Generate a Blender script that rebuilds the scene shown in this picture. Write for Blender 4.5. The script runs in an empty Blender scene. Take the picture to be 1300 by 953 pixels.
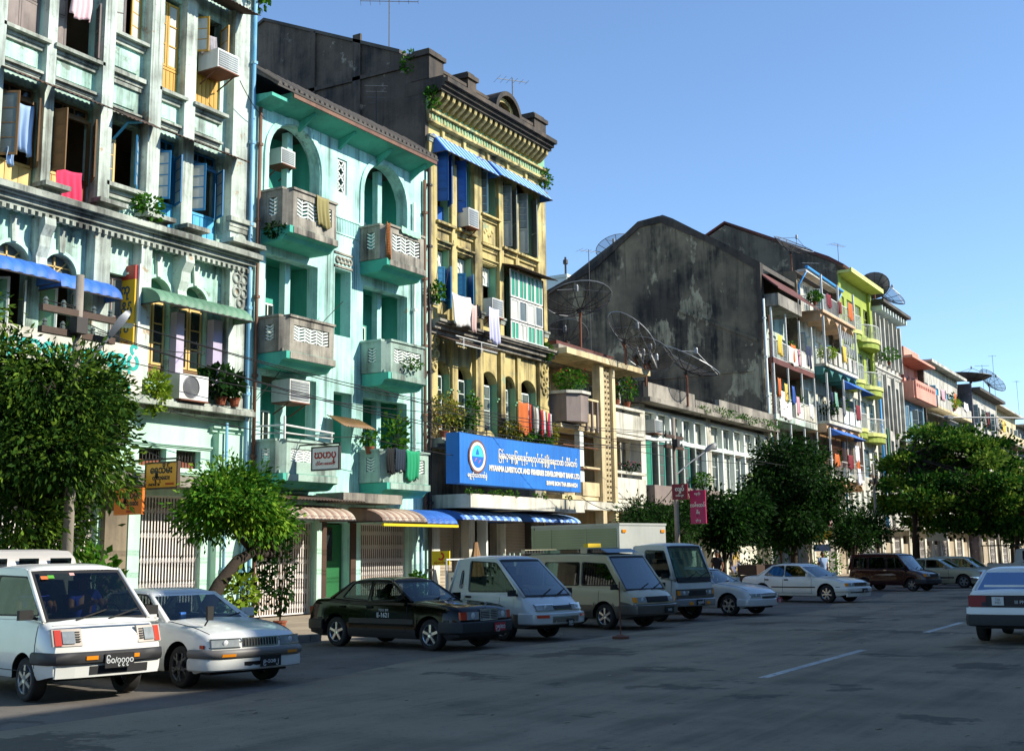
import bpy, bmesh, math, random
import numpy as np
from mathutils import Vector, Matrix
from mathutils.geometry import tessellate_polygon
SC = bpy.context.scene
COL = SC.collection
RNG = random.Random(7)
R = math.radians
pi = math.pi
# ------------------------------------------------------------------ camera
CAMZ = 1.8
F, YAW, PITCH, ROLL = 1560.0, .5280, .1731, -.0141
cam_d = bpy.data.cameras.new('camera'); cam = bpy.data.objects.new('camera', cam_d); COL.objects.link(cam)
fw = Vector((-math.sin(YAW)*math.cos(PITCH), math.cos(YAW)*math.cos(PITCH), math.sin(PITCH)))
rr = Vector((math.cos(YAW), math.sin(YAW), 0)); uu = rr.cross(fw)
r2 = rr*math.cos(ROLL)+uu*math.sin(ROLL); u2 = -rr*math.sin(ROLL)+uu*math.cos(ROLL)
M = Matrix((r2, u2, -fw)).transposed().to_4x4(); M.translation = (0, 0, CAMZ)
cam.matrix_world = M
cam_d.sensor_width = 36; cam_d.lens = F/1300*36; cam_d.shift_y = -(476.5-431)/1300
cam_d.clip_end = 3000; cam_d.clip_start = .05
SC.camera = cam
# ------------------------------------------------------------------ light
SUN_EL, SUN_AZ = R(33), R(21)            # azimuth from +X (across the street) towards +Y (down the street)
S = Vector((math.cos(SUN_AZ)*math.cos(SUN_EL), math.sin(SUN_AZ)*math.cos(SUN_EL), math.sin(SUN_EL)))
w = bpy.data.worlds.new('World'); SC.world = w; w.use_nodes = True
nt = w.node_tree; nt.nodes.clear()
sky = nt.nodes.new('ShaderNodeTexSky'); sky.sky_type = 'NISHITA'; sky.sun_disc = False
sky.sun_elevation = SUN_EL; sky.sun_rotation = math.atan2(S.x, S.y)
sky.air_density = 1.0; sky.dust_density = .1; sky.ozone_density = 2.2; sky.altitude = 1500
bg = nt.nodes.new('ShaderNodeBackground'); bg.inputs[1].default_value = .15
out = nt.nodes.new('ShaderNodeOutputWorld')
hs = nt.nodes.new('ShaderNodeMix'); hs.data_type = 'RGBA'; hs.blend_type = 'MULTIPLY'; hs.inputs[0].default_value = 1; hs.inputs[7].default_value = (.91, 1.0, 1.06, 1)
nt.links.new(sky.outputs[0], hs.inputs[6]); nt.links.new(hs.outputs[2], bg.inputs[0]); nt.links.new(bg.outputs[0], out.inputs[0])
sl = bpy.data.lights.new('sun', 'SUN'); sl.energy = 4.8; sl.angle = R(.5); sl.color = (1, .93, .80)
so = bpy.data.objects.new('sun', sl); COL.objects.link(so)
so.rotation_euler = S.to_track_quat('Z', 'Y').to_euler()
SC.view_settings.view_transform = 'Standard'; SC.view_settings.look = 'None'
SC.view_settings.gamma = 1; SC.view_settings.use_curve_mapping = False
SC.view_settings.exposure = 0.62
# ------------------------------------------------------------------ materials
def lin(h):
    if not isinstance(h, str): return tuple(h)
    h = h.lstrip('#'); v = [int(h[i:i+2], 16)/255 for i in (0, 2, 4)]
    return tuple(a/12.92 if a <= .04045 else ((a+.055)/1.055)**2.4 for a in v)
MATS = {}
def mat(name, base, var=None, rough=.8, streak=0, scol='#2e2c28', patch=None, pth=.62, spots=0, bump=.15, metal=0,
        coat=0, vs=.45, ss=(2.2, .12), bs=14, spec=.5, ptex=1.1, wave=None, pst=1, drip=0):
    """procedural surface: two-tone noise, vertical rain streaks, flaked patches, speckle, bump"""
    if name in MATS: return MATS[name]
    m = bpy.data.materials.new(name); m.use_nodes = True; t = m.node_tree; N = t.nodes; L = t.links
    p = N['Principled BSDF']; p.inputs['Roughness'].default_value = rough; p.inputs['Metallic'].default_value = metal
    p.inputs['Coat Weight'].default_value = coat; p.inputs['Specular IOR Level'].default_value = spec
    base = lin(base)
    tc = N.new('ShaderNodeTexCoord')
    def noise(scale, det=4, vec=None, rgh=.6):
        n = N.new('ShaderNodeTexNoise'); n.inputs['Scale'].default_value = scale; n.inputs['Detail'].default_value = det
        n.inputs['Roughness'].default_value = rgh
        L.new(vec if vec else tc.outputs['Object'], n.inputs['Vector']); return n.outputs[0]
    def ramp(src, a, b):
        r = N.new('ShaderNodeMapRange'); r.inputs[1].default_value = a; r.inputs[2].default_value = b
        L.new(src, r.inputs[0]); return r.outputs[0]
    def mix(fac, a, b, mode='MIX'):
        x = N.new('ShaderNodeMix'); x.data_type = 'RGBA'; x.blend_type = mode
        for s, v in ((0, fac), (6, a), (7, b)):
            if hasattr(v, 'is_linked') or hasattr(v, 'node'): L.new(v, x.inputs[s])
            elif s == 0: x.inputs[0].default_value = v
            else: x.inputs[s].default_value = (*lin(v), 1)
        return x.outputs[2]
    col = None
    def cur(): return col if col is not None else base
    if var is not None: col = mix(ramp(noise(vs, 5), .38, .62), base, var)
    if wave is not None:
        c2, sc, axis = wave
        wv = N.new('ShaderNodeTexWave'); wv.bands_direction = axis; wv.inputs['Scale'].default_value = sc
        L.new(tc.outputs['Object'], wv.inputs['Vector'])
        col = mix(ramp(wv.outputs[0], .45, .55), cur(), c2)
    if patch is not None:
        pm = N.new('ShaderNodeMapping'); pm.inputs['Scale'].default_value = (1, 1, pst); L.new(tc.outputs['Object'], pm.inputs['Vector'])
        col = mix(ramp(noise(ptex, 8, pm.outputs[0], rgh=.65), pth, pth+.03), cur(), patch)
    if streak:
        mp = N.new('ShaderNodeMapping'); mp.inputs['Scale'].default_value = (ss[0], ss[0], ss[1]) if len(ss) == 2 else ss
        L.new(tc.outputs['Object'], mp.inputs['Vector'])
        a = noise(1.0, 6, mp.outputs[0], .7); b = noise(.5, 5)
        ml = N.new('ShaderNodeMath'); ml.operation = 'MULTIPLY'; L.new(a, ml.inputs[0]); L.new(b, ml.inputs[1])
        f = ramp(ml.outputs[0], .215, .36)
        m2 = N.new('ShaderNodeMath'); m2.operation = 'MULTIPLY'; L.new(f, m2.inputs[0]); m2.inputs[1].default_value = streak
        col = mix(m2.outputs[0], cur(), scol)
    if drip:
        dm = N.new('ShaderNodeMapping'); dm.inputs['Scale'].default_value = (3.2, 3.2, .05); L.new(tc.outputs['Object'], dm.inputs['Vector'])
        f = ramp(noise(1.0, 5, dm.outputs[0], .75), .53, .66); g = ramp(noise(.32, 4), .40, .60)
        m3 = N.new('ShaderNodeMath'); m3.operation = 'MULTIPLY'; L.new(f, m3.inputs[0]); L.new(g, m3.inputs[1])
        m4 = N.new('ShaderNodeMath'); m4.operation = 'MULTIPLY'; L.new(m3.outputs[0], m4.inputs[0]); m4.inputs[1].default_value = drip
        col = mix(m4.outputs[0], cur(), scol)
    if spots:
        f = ramp(noise(9, 6, rgh=.75), .56, .72)
        m2 = N.new('ShaderNodeMath'); m2.operation = 'MULTIPLY'; L.new(f, m2.inputs[0]); m2.inputs[1].default_value = spots
        col = mix(m2.outputs[0], cur(), scol)
    if col is None: p.inputs['Base Color'].default_value = (*base, 1)
    else: L.new(col, p.inputs['Base Color'])
    if bump:
        b = N.new('ShaderNodeBump'); b.inputs['Strength'].default_value = bump; b.inputs['Distance'].default_value = .03
        L.new(noise(bs, 5), b.inputs['Height']); L.new(b.outputs[0], p.inputs['Normal'])
    MATS[name] = m; return m
def glass(name, tint=(.55, .62, .60), refl=(.9, .95, 1), lo=.10):
    if name in MATS: return MATS[name]
    m = bpy.data.materials.new(name); m.use_nodes = True; t = m.node_tree; N = t.nodes; L = t.links; N.clear()
    o = N.new('ShaderNodeOutputMaterial'); mx = N.new('ShaderNodeMixShader'); tr = N.new('ShaderNodeBsdfTransparent')
    gl = N.new('ShaderNodeBsdfGlossy'); lw = N.new('ShaderNodeLayerWeight'); lw.inputs[0].default_value = .3
    mr = N.new('ShaderNodeMapRange'); mr.inputs[3].default_value = lo; mr.inputs[4].default_value = .95
    tr.inputs[0].default_value = (*tint, 1); gl.inputs[0].default_value = (*refl, 1); gl.inputs[1].default_value = .02
    L.new(lw.outputs[0], mr.inputs[0]); L.new(mr.outputs[0], mx.inputs[0]); L.new(tr.outputs[0], mx.inputs[1])
    L.new(gl.outputs[0], mx.inputs[2]); L.new(mx.outputs[0], o.inputs[0]); MATS[name] = m; return m
def mesh_metal(name, col, open_=.4):
    if name in MATS: return MATS[name]
    m = bpy.data.materials.new(name); m.use_nodes = True; t = m.node_tree; N = t.nodes; L = t.links
    p = N['Principled BSDF']; p.inputs['Base Color'].default_value = (*lin(col), 1); p.inputs['Roughness'].default_value = .6
    p.inputs['Alpha'].default_value = 1-open_; MATS[name] = m; return m
def leafmat(name, a, b, c_):
    if name in MATS: return MATS[name]
    m = mat(name, a, rough=.75, bump=0, spec=.12); t = m.node_tree; N = t.nodes; L = t.links; p = N['Principled BSDF']
    at = N.new('ShaderNodeAttribute'); at.attribute_name = 'tone'
    cr = N.new('ShaderNodeValToRGB'); e = cr.color_ramp.elements
    e[0].color = (*lin(a), 1); e[1].color = (*lin(c_), 1); x = e.new(.55); x.color = (*lin(b), 1)
    L.new(at.outputs['Fac'], cr.inputs[0]); L.new(cr.outputs[0], p.inputs['Base Color'])
    tl = N.new('ShaderNodeBsdfTranslucent'); L.new(cr.outputs[0], tl.inputs[0])
    mx = N.new('ShaderNodeMixShader'); mx.inputs[0].default_value = .3
    o = N['Material Output']; L.new(p.outputs[0], mx.inputs[1]); L.new(tl.outputs[0], mx.inputs[2]); L.new(mx.outputs[0], o.inputs[0])
    return m
# ------------------------------------------------------------------ mesh building
ORG = {}
def org(o): return ORG.get(o.name, Vector((0, 0, 0)))
SPLIT = {'pier','reveal','ledge','capital','panel','door_post','string_course','white_band','parapet_pier','parapet','impost','post','buttress','jamb','balcony_post','pilaster','column','canopy_window','corner_post','shutter_guide','marker_lamp','roof_band','baluster','upper_store','eye','ear','leg','pitched_roof','red_end','red_roof_sheet','fin','balcony'}
class MB:
    def __init__(s): s.v = []; s.f = []; s.cut = []
    def add(s, vs, fs):
        s.cut.append((len(s.v),len(s.f)))
        n = len(s.v); s.v += [tuple(q) for q in vs]; s.f += [[i+n for i in f] for f in fs]; return s
    def box(s, x0, x1, y0, y1, z0, z1):
        return s.add([(x0,y0,z0),(x1,y0,z0),(x1,y1,z0),(x0,y1,z0),(x0,y0,z1),(x1,y0,z1),(x1,y1,z1),(x0,y1,z1)],
            [[3,2,1,0],[4,5,6,7],[0,1,5,4],[1,2,6,5],[2,3,7,6],[3,0,4,7]])
    def obox(s, c, sx, sy, sz, rz=0, rx=0, ry=0):
        m = Matrix.Rotation(rz,3,'Z')@Matrix.Rotation(ry,3,'Y')@Matrix.Rotation(rx,3,'X'); c = Vector(c)
        vs = [c+m@Vector((a*sx/2,b*sy/2,d*sz/2)) for d in (-1,1) for a,b in ((-1,-1),(1,-1),(1,1),(-1,1))]
        return s.add(vs, [[3,2,1,0],[4,5,6,7],[0,1,5,4],[1,2,6,5],[2,3,7,6],[3,0,4,7]])
    def bar(s, a, b, wd, th=None, up=(0,0,1)):
        """rectangular bar from a to b"""
        a = Vector(a); b = Vector(b); d = (b-a).normalized(); u = Vector(up)
        if abs(d.dot(u)) > .95: u = Vector((1,0,0))
        q = d.cross(u).normalized(); r = q.cross(d); th = th or wd
        vs = [p+q*i*wd/2+r*j*th/2 for p in (a,b) for i,j in ((-1,-1),(1,-1),(1,1),(-1,1))]
        return s.add(vs, [[0,1,2,3],[7,6,5,4],[0,4,5,1],[1,5,6,2],[2,6,7,3],[3,7,4,0]])
    def prism(s, poly, ax, a, b):
        n = len(poly)
        def P(q, t): return (t,q[0],q[1]) if ax == 'x' else ((q[0],t,q[1]) if ax == 'y' else (q[0],q[1],t))
        vs = [P(q,a) for q in poly]+[P(q,b) for q in poly]
        return s.add(vs, [list(range(n))[::-1], list(range(n,2*n))]+[[i,(i+1)%n,n+(i+1)%n,n+i] for i in range(n)])
    def tube(s, pts, r, n=6, cap=True):
        pts = [Vector(p) for p in pts]; rs = r if isinstance(r,(list,tuple)) else [r]*len(pts); rings = []; prev = None
        for i,p in enumerate(pts):
            d = (pts[min(i+1,len(pts)-1)]-pts[max(i-1,0)]).normalized()
            u = Vector((0,0,1)) if abs(d.z) < .9 else Vector((1,0,0))
            if prev is not None: u = prev
            q = d.cross(u)
            if q.length < 1e-4: q = d.cross(Vector((0,1,0)))
            q.normalize(); u = q.cross(d); prev = u
            rings.append([p+(q*math.cos(2*pi*k/n)+u*math.sin(2*pi*k/n))*rs[i] for k in range(n)])
        vs = [v for g in rings for v in g]; fs = []
        for i in range(len(pts)-1):
            for k in range(n): fs.append([i*n+k, i*n+(k+1)%n, (i+1)*n+(k+1)%n, (i+1)*n+k])
        if cap: fs += [list(range(n))[::-1], [(len(pts)-1)*n+k for k in range(n)]]
        return s.add(vs, fs)
    def lathe(s, prof, c=(0,0,0), n=16, axis='z', a0=0, a1=2*pi):
        full = abs(a1-a0-2*pi) < 1e-6; m = n if full else n+1; c = Vector(c); vs = []
        for r,h in prof:
            for k in range(m):
                a = a0+(a1-a0)*k/n; x, y = r*math.cos(a), r*math.sin(a)
                vs.append(c+Vector((x,y,h) if axis == 'z' else ((h,x,y) if axis == 'x' else (y,h,x))))
        fs = [[i*m+k, i*m+(k+1)%m, (i+1)*m+(k+1)%m, (i+1)*m+k] for i in range(len(prof)-1) for k in range(n if full else m-1)]
        return s.add(vs, fs)
    def grid(s, fn, nu, nv):
        vs = [fn(i/nu, j/nv) for j in range(nv+1) for i in range(nu+1)]
        return s.add(vs, [[j*(nu+1)+i, j*(nu+1)+i+1, (j+1)*(nu+1)+i+1, (j+1)*(nu+1)+i] for j in range(nv) for i in range(nu)])
    def wall(s, y0, y1, z0, z1, xf, th, holes=()):
        """facade wall facing +x with openings (ya,yb,za,zb[,arch]) and real reveals"""
        ys = sorted({y0,y1,*[h[0] for h in holes],*[h[1] for h in holes]}); zs = sorted({z0,z1,*[h[2] for h in holes],*[h[3] for h in holes]})
        ys = [y for y in ys if y0 <= y <= y1]; zs = [z for z in zs if z0 <= z <= z1]; xb = xf-th
        def hit(y,z): return any(h[0] < y < h[1] and h[2] < z < h[3] for h in holes)
        for i in range(len(ys)-1):
            run = None
            for j in range(len(zs)):
                solid = j < len(zs)-1 and not hit((ys[i]+ys[i+1])/2, (zs[j]+zs[j+1])/2)
                if solid and run is None: run = zs[j]
                if not solid and run is not None:
                    a,b,c,d = ys[i],ys[i+1],run,zs[j]
                    s.add([(xf,a,c),(xf,b,c),(xf,b,d),(xf,a,d)], [[0,1,2,3]])
                    s.add([(xb,a,c),(xb,b,c),(xb,b,d),(xb,a,d)], [[3,2,1,0]]); run = None
        for h in holes:
            a,b,c,d = h[:4]; arch = len(h) > 4 and h[4]
            if arch:
                r = (b-a)/2; rz = h[5] if len(h) > 5 else r; sp = d-rz; n = 12; ym = (a+b)/2
                arc = [(ym+r*math.cos(pi-pi*k/n), sp+rz*math.sin(pi*k/n)) for k in range(n+1)]
                for k in range(n):
                    (p,q),(u,v) = arc[k],arc[k+1]
                    for x,fl in ((xf,0),(xb,1)):
                        f = [3,2,1,0] if fl == 0 else [0,1,2,3]
                        s.add([(x,p,d),(x,u,d),(x,u,v),(x,p,q)], [f])
                    s.add([(xf,p,q),(xf,u,v),(xb,u,v),(xb,p,q)], [[0,1,2,3]])
            else:
                sp = d; s.add([(xf,a,d),(xf,b,d),(xb,b,d),(xb,a,d)], [[0,1,2,3]])
            s.add([(xf,a,c),(xf,a,sp),(xb,a,sp),(xb,a,c)], [[0,1,2,3]])
            s.add([(xf,b,c),(xf,b,sp),(xb,b,sp),(xb,b,c)], [[3,2,1,0]])
            s.add([(xf,a,c),(xf,b,c),(xb,b,c),(xb,a,c)], [[3,2,1,0]])
        s.add([(xf,y0,z1),(xf,y1,z1),(xb,y1,z1),(xb,y0,z1)], [[0,1,2,3]])
        for y,f in ((y0,[0,1,2,3]),(y1,[3,2,1,0])): s.add([(xf,y,z0),(xf,y,z1),(xb,y,z1),(xb,y,z0)], [f])
        return s
    def ledge(s, y0, y1, z0, z1, x, pj, n=3):
        """stepped moulding, widest at the top"""
        for k in range(n):
            a = z0+(z1-z0)*k/n; b = z0+(z1-z0)*(k+1)/n; p = pj*(k+1)/n*(1 if k != n-2 or n < 3 else .72)
            s.box(x-.05, x+p, y0-p*.4, y1+p*.4, a, b)
        return s
    def islands(s):
        """clusters of pieces whose bounding boxes touch"""
        c = s.cut+[(len(s.v),len(s.f))]; bb = []
        for (a,_),(b,_) in zip(c[:-1],c[1:]):
            q = np.array(s.v[a:b]); bb.append((q.min(0)-.012,q.max(0)+.012))
        g = list(range(len(bb)))
        def fd(i):
            while g[i] != i: i = g[i]
            return i
        for i in range(len(bb)):
            for j in range(i):
                if (bb[i][0] <= bb[j][1]).all() and (bb[j][0] <= bb[i][1]).all(): g[fd(i)] = fd(j)
        out = {}
        for i in range(len(bb)):
            m = out.setdefault(fd(i),MB()); (a,fa),(b,fb) = c[i],c[i+1]; m.add(s.v[a:b],[[k-a for k in f] for f in s.f[fa:fb]])
        return list(out.values())
    def build(s, name, m, parent=None, smooth=False, o=None, label=None, kind=None, thick=0):
        if parent and name in SPLIT and 1 < len(s.cut) < 60:
            L = s.islands()
            if len(L) > 1: return [q._build(name,m,parent,smooth,o,label,kind,thick) for q in L][0]
        return s._build(name,m,parent,smooth,o,label,kind,thick)
    def _build(s, name, m, parent=None, smooth=False, o=None, label=None, kind=None, thick=0):
        me = bpy.data.meshes.new(name); g = Vector(o) if o is not None else (org(parent) if parent else Vector((0,0,0)))
        me.from_pydata([(v[0]-g.x, v[1]-g.y, v[2]-g.z) for v in s.v], [], s.f); me.materials.append(m)
        if smooth: me.polygons.foreach_set('use_smooth', [True]*len(me.polygons))
        me.validate(); me.update()
        ob = bpy.data.objects.new(name, me); COL.objects.link(ob)
        if parent: ob.parent = parent; ORG[ob.name] = g
        else: ob.location = g; ORG[ob.name] = g
        if label: ob['label'] = label
        if kind: ob['kind'] = kind
        if thick:
            md = ob.modifiers.new('thickness', 'SOLIDIFY'); md.thickness = abs(thick); md.offset = -1 if thick > 0 else 1
        return ob
def fix_normals(ob):
    bm = bmesh.new(); bm.from_mesh(ob.data); bmesh.ops.recalc_face_normals(bm, faces=bm.faces); bm.to_mesh(ob.data); bm.free()
def thing(name, label, cat, loc=(0,0,0), rz=0, group=None, local=False):
    o = bpy.data.objects.new(name, None); COL.objects.link(o); o.location = loc; o.rotation_euler = (0,0,rz); o.empty_display_size = .2
    o['label'] = label; o['category'] = cat
    if group: o['group'] = group
    ORG[o.name] = Vector((0,0,0)) if local else Vector(loc)
    return o
def tag(o, label, cat, group=None):
    o['label'] = label; o['category'] = cat
    if group: o['group'] = group
    return o
def struct(name, mb, m): return mb.build(name, m, kind='structure')
UNIT = {}
def piece(name, m, parent, c, size, rz=0, rx=0, ry=0):
    """one small box part sharing mesh data with every like piece"""
    k = (name, m.name)
    if k not in UNIT:
        b = MB().box(-.5,.5,-.5,.5,-.5,.5); me = bpy.data.meshes.new(name); me.from_pydata(b.v, [], b.f); me.materials.append(m); UNIT[k] = me
    o = bpy.data.objects.new(name, UNIT[k]); COL.objects.link(o); o.parent = parent
    o.location = Vector(c)-org(parent); o.rotation_euler = (rx,ry,rz); o.scale = size; ORG[o.name] = org(parent); return o
def dup(root, loc, rz, label=None):
    def cp(o, par):
        n = o.copy(); COL.objects.link(n)
        if par: n.parent = par
        for ch in o.children: cp(ch, n)
        return n
    r = cp(root, None); r.location = loc; r.rotation_euler = (0,0,rz)
    if label: r['label'] = label
    return r
def text(name, s, size, m, parent, pos, rot, sx=1, align='CENTER', ext=.004, bold=0):
    cu = bpy.data.curves.new(name, 'FONT'); cu.body = s; cu.size = size; cu.align_x = align; cu.align_y = 'CENTER'; cu.extrude = ext
    cu.resolution_u = 2; cu.offset = bold; cu.fill_mode = 'FRONT'
    t = bpy.data.objects.new('lettering_curve', cu); COL.objects.link(t); bpy.context.view_layer.update()
    me = bpy.data.meshes.new_from_object(t.evaluated_get(bpy.context.evaluated_depsgraph_get()))
    bpy.data.objects.remove(t); bpy.data.curves.remove(cu); me.materials.clear(); me.materials.append(m); me.name = name
    o = bpy.data.objects.new(name, me); COL.objects.link(o); o.parent = parent; o.location = Vector(pos)-org(parent)
    o.rotation_euler = rot; o.scale = (sx,1,1); return o
ROT_X = (pi/2, 0, pi/2)      # lettering that faces +x (the street)
ROT_Y = (pi/2, 0, 0)         # lettering that faces -y (along the street, towards the camera)
# ------------------------------------------------------------------ palette
def G(n): return MATS[n]
mat('asphalt', '#837763', '#918470', rough=.9, bump=.7, bs=55, vs=.3, spots=.6, scol='#38342e', patch='#5a5347', pth=.57, ptex=.4, streak=.55, ss=(1.1,.035,1))
mat('parking_dirt', '#6b645c', '#57524c', rough=.95, bump=.4, bs=30, vs=.6, spots=.5, scol='#37332e', patch='#4a453f', pth=.58, ptex=.7)
mat('paving', '#a2927c', '#8a7c69', rough=.92, bump=.3, spots=.4, scol='#4a4034', vs=.8)
mat('kerb_stone', '#8d867a', '#6f695e', rough=.9, spots=.5)
mat('road_paint', '#b9bab4', '#8e9090', rough=.7, spots=.8, scol='#47494c', patch='#4a4c4f', pth=.6, ptex=6)
mat('dark_room', '#3b342c', '#2a2622', rough=.95, bump=0)
mat('room_wall', '#7a6a55', '#5f5545', rough=.95, bump=0)
mat('mint_plaster', '#a9d6c4', '#c0dccd', drip=.7, streak=.85, scol='#3f423b', patch='#8fa394', pth=.58, spots=.5)
mat('grey_plaster', '#c8d6cb', '#b3beb2', drip=.8, streak=.85, scol='#3d3c35', patch='#b09a7c', pth=.63, spots=.6)
mat('ledge_plaster', '#b3baad', '#8b9186', drip=.8, streak=.85, scol='#2c2b27', spots=.7, vs=.9)
mat('green_paint', '#aed6c0', '#bcdecb', streak=.3, scol='#5d7a68', spots=.15)
mat('turquoise', '#aadfd3', '#bfe7de', drip=.95, streak=.65, scol='#3f5a52', patch='#cdb48a', pth=.655, spots=.35, vs=.3)
mat('turquoise_shade', '#3fa68f', '#54b5a0', streak=.45, scol='#2e6e60', spots=.15)  # shaded copy of the turquoise: shade coloured into recesses, soffits and undersides
mat('white_paint', '#dfe6e0', '#cfd8d0', rough=.6, streak=.2, scol='#8a8f88')
mat('balcony_concrete', '#a9a394', '#878276', drip=.9, streak=.97, scol='#2b2925', spots=.6, vs=.9)
mat('ochre', '#cfbd80', '#b5a468', drip=.9, streak=.95, scol='#342d22', patch='#94a07a', pth=.6, spots=.35)
mat('ochre_green', '#7fb493', '#6aa584', streak=.5, scol='#b09a55', spots=.2)
mat('black_stone', '#574b3e', '#3a3128', streak=.9, scol='#1a1817', spots=.6, bump=.3)
mat('sooty_wall', '#665a4c', '#473d33', drip=.7, streak=.95, scol='#1a1816', patch='#8f8778', pth=.6, spots=.6, bump=.3, vs=.3, ss=(1.3,.1))
mat('gable_wall', '#8f7f63', '#4c4033', streak=.97, scol='#1f1a15', drip=.85, patch='#b5a684', pth=.56, pst=.55, spots=.5, bump=.35, vs=.22, ptex=.6, ss=(1.3,.10))
mat('pale_stain', '#8d93a0', '#6c655c', streak=.8, scol='#2b2825', spots=.5, patch='#57504a', pth=.55)
mat('cream', '#d9c9a0', '#cdb98c', streak=.7, scol='#6b604c', spots=.2)
mat('cream_white', '#d8d6c8', '#c5c2b0', drip=.5, streak=.7, scol='#6a6658', spots=.3)
mat('grey_concrete', '#9d978a', '#7f7a6f', streak=.9, scol='#2f2c28', spots=.6)
mat('lime', '#9dac46', '#8f9e3c', streak=.3, scol='#5f6f20')
mat('lime_pale', '#cdd27c', streak=.3, scol='#8c9440')
mat('pink', '#d99a86', '#d0907c', streak=.35, scol='#7a5248')
mat('peach', '#d6b08c', '#c9a27e', streak=.4, scol='#7d6650')
mat('slate_white', '#c9c6ba', '#b4b1a6', drip=.6, streak=.7, scol='#57544b', spots=.25)
mat('blue_grey_wall', '#7fa9bd', '#6c96ab', streak=.3, scol='#40586a')
mat('aqua_dark', '#4f8f8a', '#3f7a76', streak=.4, scol='#28504d')
mat('roof_tile', '#5c564e', '#45403a', streak=.4, scol='#1d1a17', spots=.5, bump=.3)
mat('rust_sheet', '#3f3630', '#57402f', streak=.4, scol='#1a1714', spots=.5, rough=.8)
mat('red_roof', '#6d3a32', '#553029', streak=.4, scol='#2a1a16', rough=.8)
mat('yellow_wood', '#c79a35', '#b88a2c', streak=.3, scol='#6e5320', rough=.55)
mat('pale_yellow_wood', '#dcbb75', '#cfae68', streak=.3, scol='#8b7140', rough=.6)
mat('brown_wood', '#86653a', '#735530', streak=.4, scol='#3a2b18', rough=.6)
mat('grey_wood', '#8a7d76', '#766a64', streak=.5, scol='#40393a', rough=.7)
mat('dark_wood', '#4a3424', '#3a2a1e', rough=.6)
mat('cyan_wood', '#4fb0d8', '#45a4cc', streak=.2, scol='#2e6a86', rough=.5)
mat('blue_wood', '#2f7fae', '#276f9c', streak=.2, scol='#1c4560', rough=.5)
mat('deep_blue', '#1d5fae', '#17509a', streak=.15, scol='#0e2f58', rough=.5)
mat('royal_blue', '#1c50b0', '#2560bd', rough=.5, bump=.05)
mat('awning_blue', '#3a72c8', '#3068ba', rough=.6, spots=.25, streak=.4, scol='#1a3f7a', bump=.05)
mat('awning_pale', '#8fbbe8', '#a8cdf0', rough=.55, streak=.25, scol='#4a74a8', bump=.05)
mat('awning_green', '#6a9478', '#5c8469', rough=.6, spots=.25, streak=.45, scol='#2f4a38', bump=.05)
mat('arch_green', '#4f8a68', '#437a5a', rough=.7)
mat('sign_blue', '#2878d0', '#2270c4', rough=.5, bump=.02, streak=.3, scol='#12508f')
mat('frosted_pane', '#c6c8bd', '#b4b8ac', rough=.35, bump=.05)
mat('dull_pane', '#66706c', '#4f5856', rough=.25, bump=.05)
mat('dark_pane', '#23302e', '#1a2422', rough=.12, bump=.03)
mat('blue_pane', '#1f4fb0', '#16398a', rough=.3, bump=.03)
mat('green_pane', '#3f9c7a', '#2f8466', rough=.3, bump=.03)
mat('white_metal', '#dcdcd6', '#cfcfc8', rough=.45, streak=.25, scol='#77746c', bump=.03)
mat('grey_metal', '#8d9092', '#7c7f82', rough=.45, metal=.5, bump=.05)
mat('dark_metal', '#2b2a2a', '#3a3330', rough=.6, bump=.05)
mat('rusty_metal', '#7a4a32', '#5d3a2a', rough=.8, bump=.1)
mat('gate_paint', '#e2ddd8', '#d5cfc9', streak=.25, scol='#8c7c72', spots=.25, rough=.6)
mat('pipe_brown', '#6a4536', '#7d5a44', streak=.5, scol='#332219', rough=.7)
mat('pipe_blue', '#5f9fc6', '#8cb8cc', streak=.3, scol='#2f5068', rough=.5)
mat('cable_black', '#1a1a1a', rough=.7, bump=0)
mat('terracotta', '#8f4f34', '#7a4028', rough=.85)
mat('bark', '#2b231c', '#3a3027', rough=.95, bump=.8, bs=18)
leafmat('leaf_mango', '#14290b', '#2b4c14', '#6d8a2c')
leafmat('leaf_bright', '#1c3f0e', '#3c6e18', '#86a833')
leafmat('leaf_dark', '#0c2008', '#183810', '#345a1c')
leafmat('leaf_broad', '#122d0d', '#2c5a18', '#7c9434')
leafmat('leaf_fern', '#5a7a1c', '#86a02e', '#b4bc48')
leafmat('leaf_rose', '#3d5a1c', '#8a8a34', '#c9743a')
# ------------------------------------------------------------------ setting
XF = -24.0
struct('ground', MB().add([(-1500,-600,-.02),(900,-600,-.02),(900,2400,-.02),(-1500,2400,-.02)], [[0,1,2,3]]), G('parking_dirt'))
struct('parking_lane', MB().add([(-17.6,-60,.004),(-11,-60,.004),(-11,420,.004),(-17.6,420,.004)], [[0,1,2,3]]), G('parking_dirt'))
def road_edge():
    n = 160; rg = random.Random(3); L = []
    for i in range(n+1):
        y = -60+480*i/n; L.append((-12.1+.55*math.sin(y*.21)+.35*math.sin(y*.53+1)+rg.uniform(-.12,.12), y))
    vs = [(x,y,.010) for x,y in L]+[(1.6,y,.010) for x,y in L]
    return MB().add(vs, [[i, n+1+i, n+2+i, i+1] for i in range(n)])
struct('road', road_edge(), G('asphalt'))
struct('parking_lane', MB().add([(1.6,-60,.004),(5.2,-60,.004),(5.2,420,.004),(1.6,420,.004)], [[0,1,2,3]]), G('parking_dirt'))
for y0,y1 in [(3.5,6.2),(17.5,23.0),(28.2,32.2),(38.5,42),(49.5,53.3),(57.5,61),(65.5,69),(74,78),(83,87),(92,96)]:
    struct('lane_marking', MB().add([(-6.2,y0,.0145),(-6.05,y0,.0145),(-6.05,y1,.0145),(-6.2,y1,.0145)], [[0,1,2,3]]), G('road_paint'))
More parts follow.
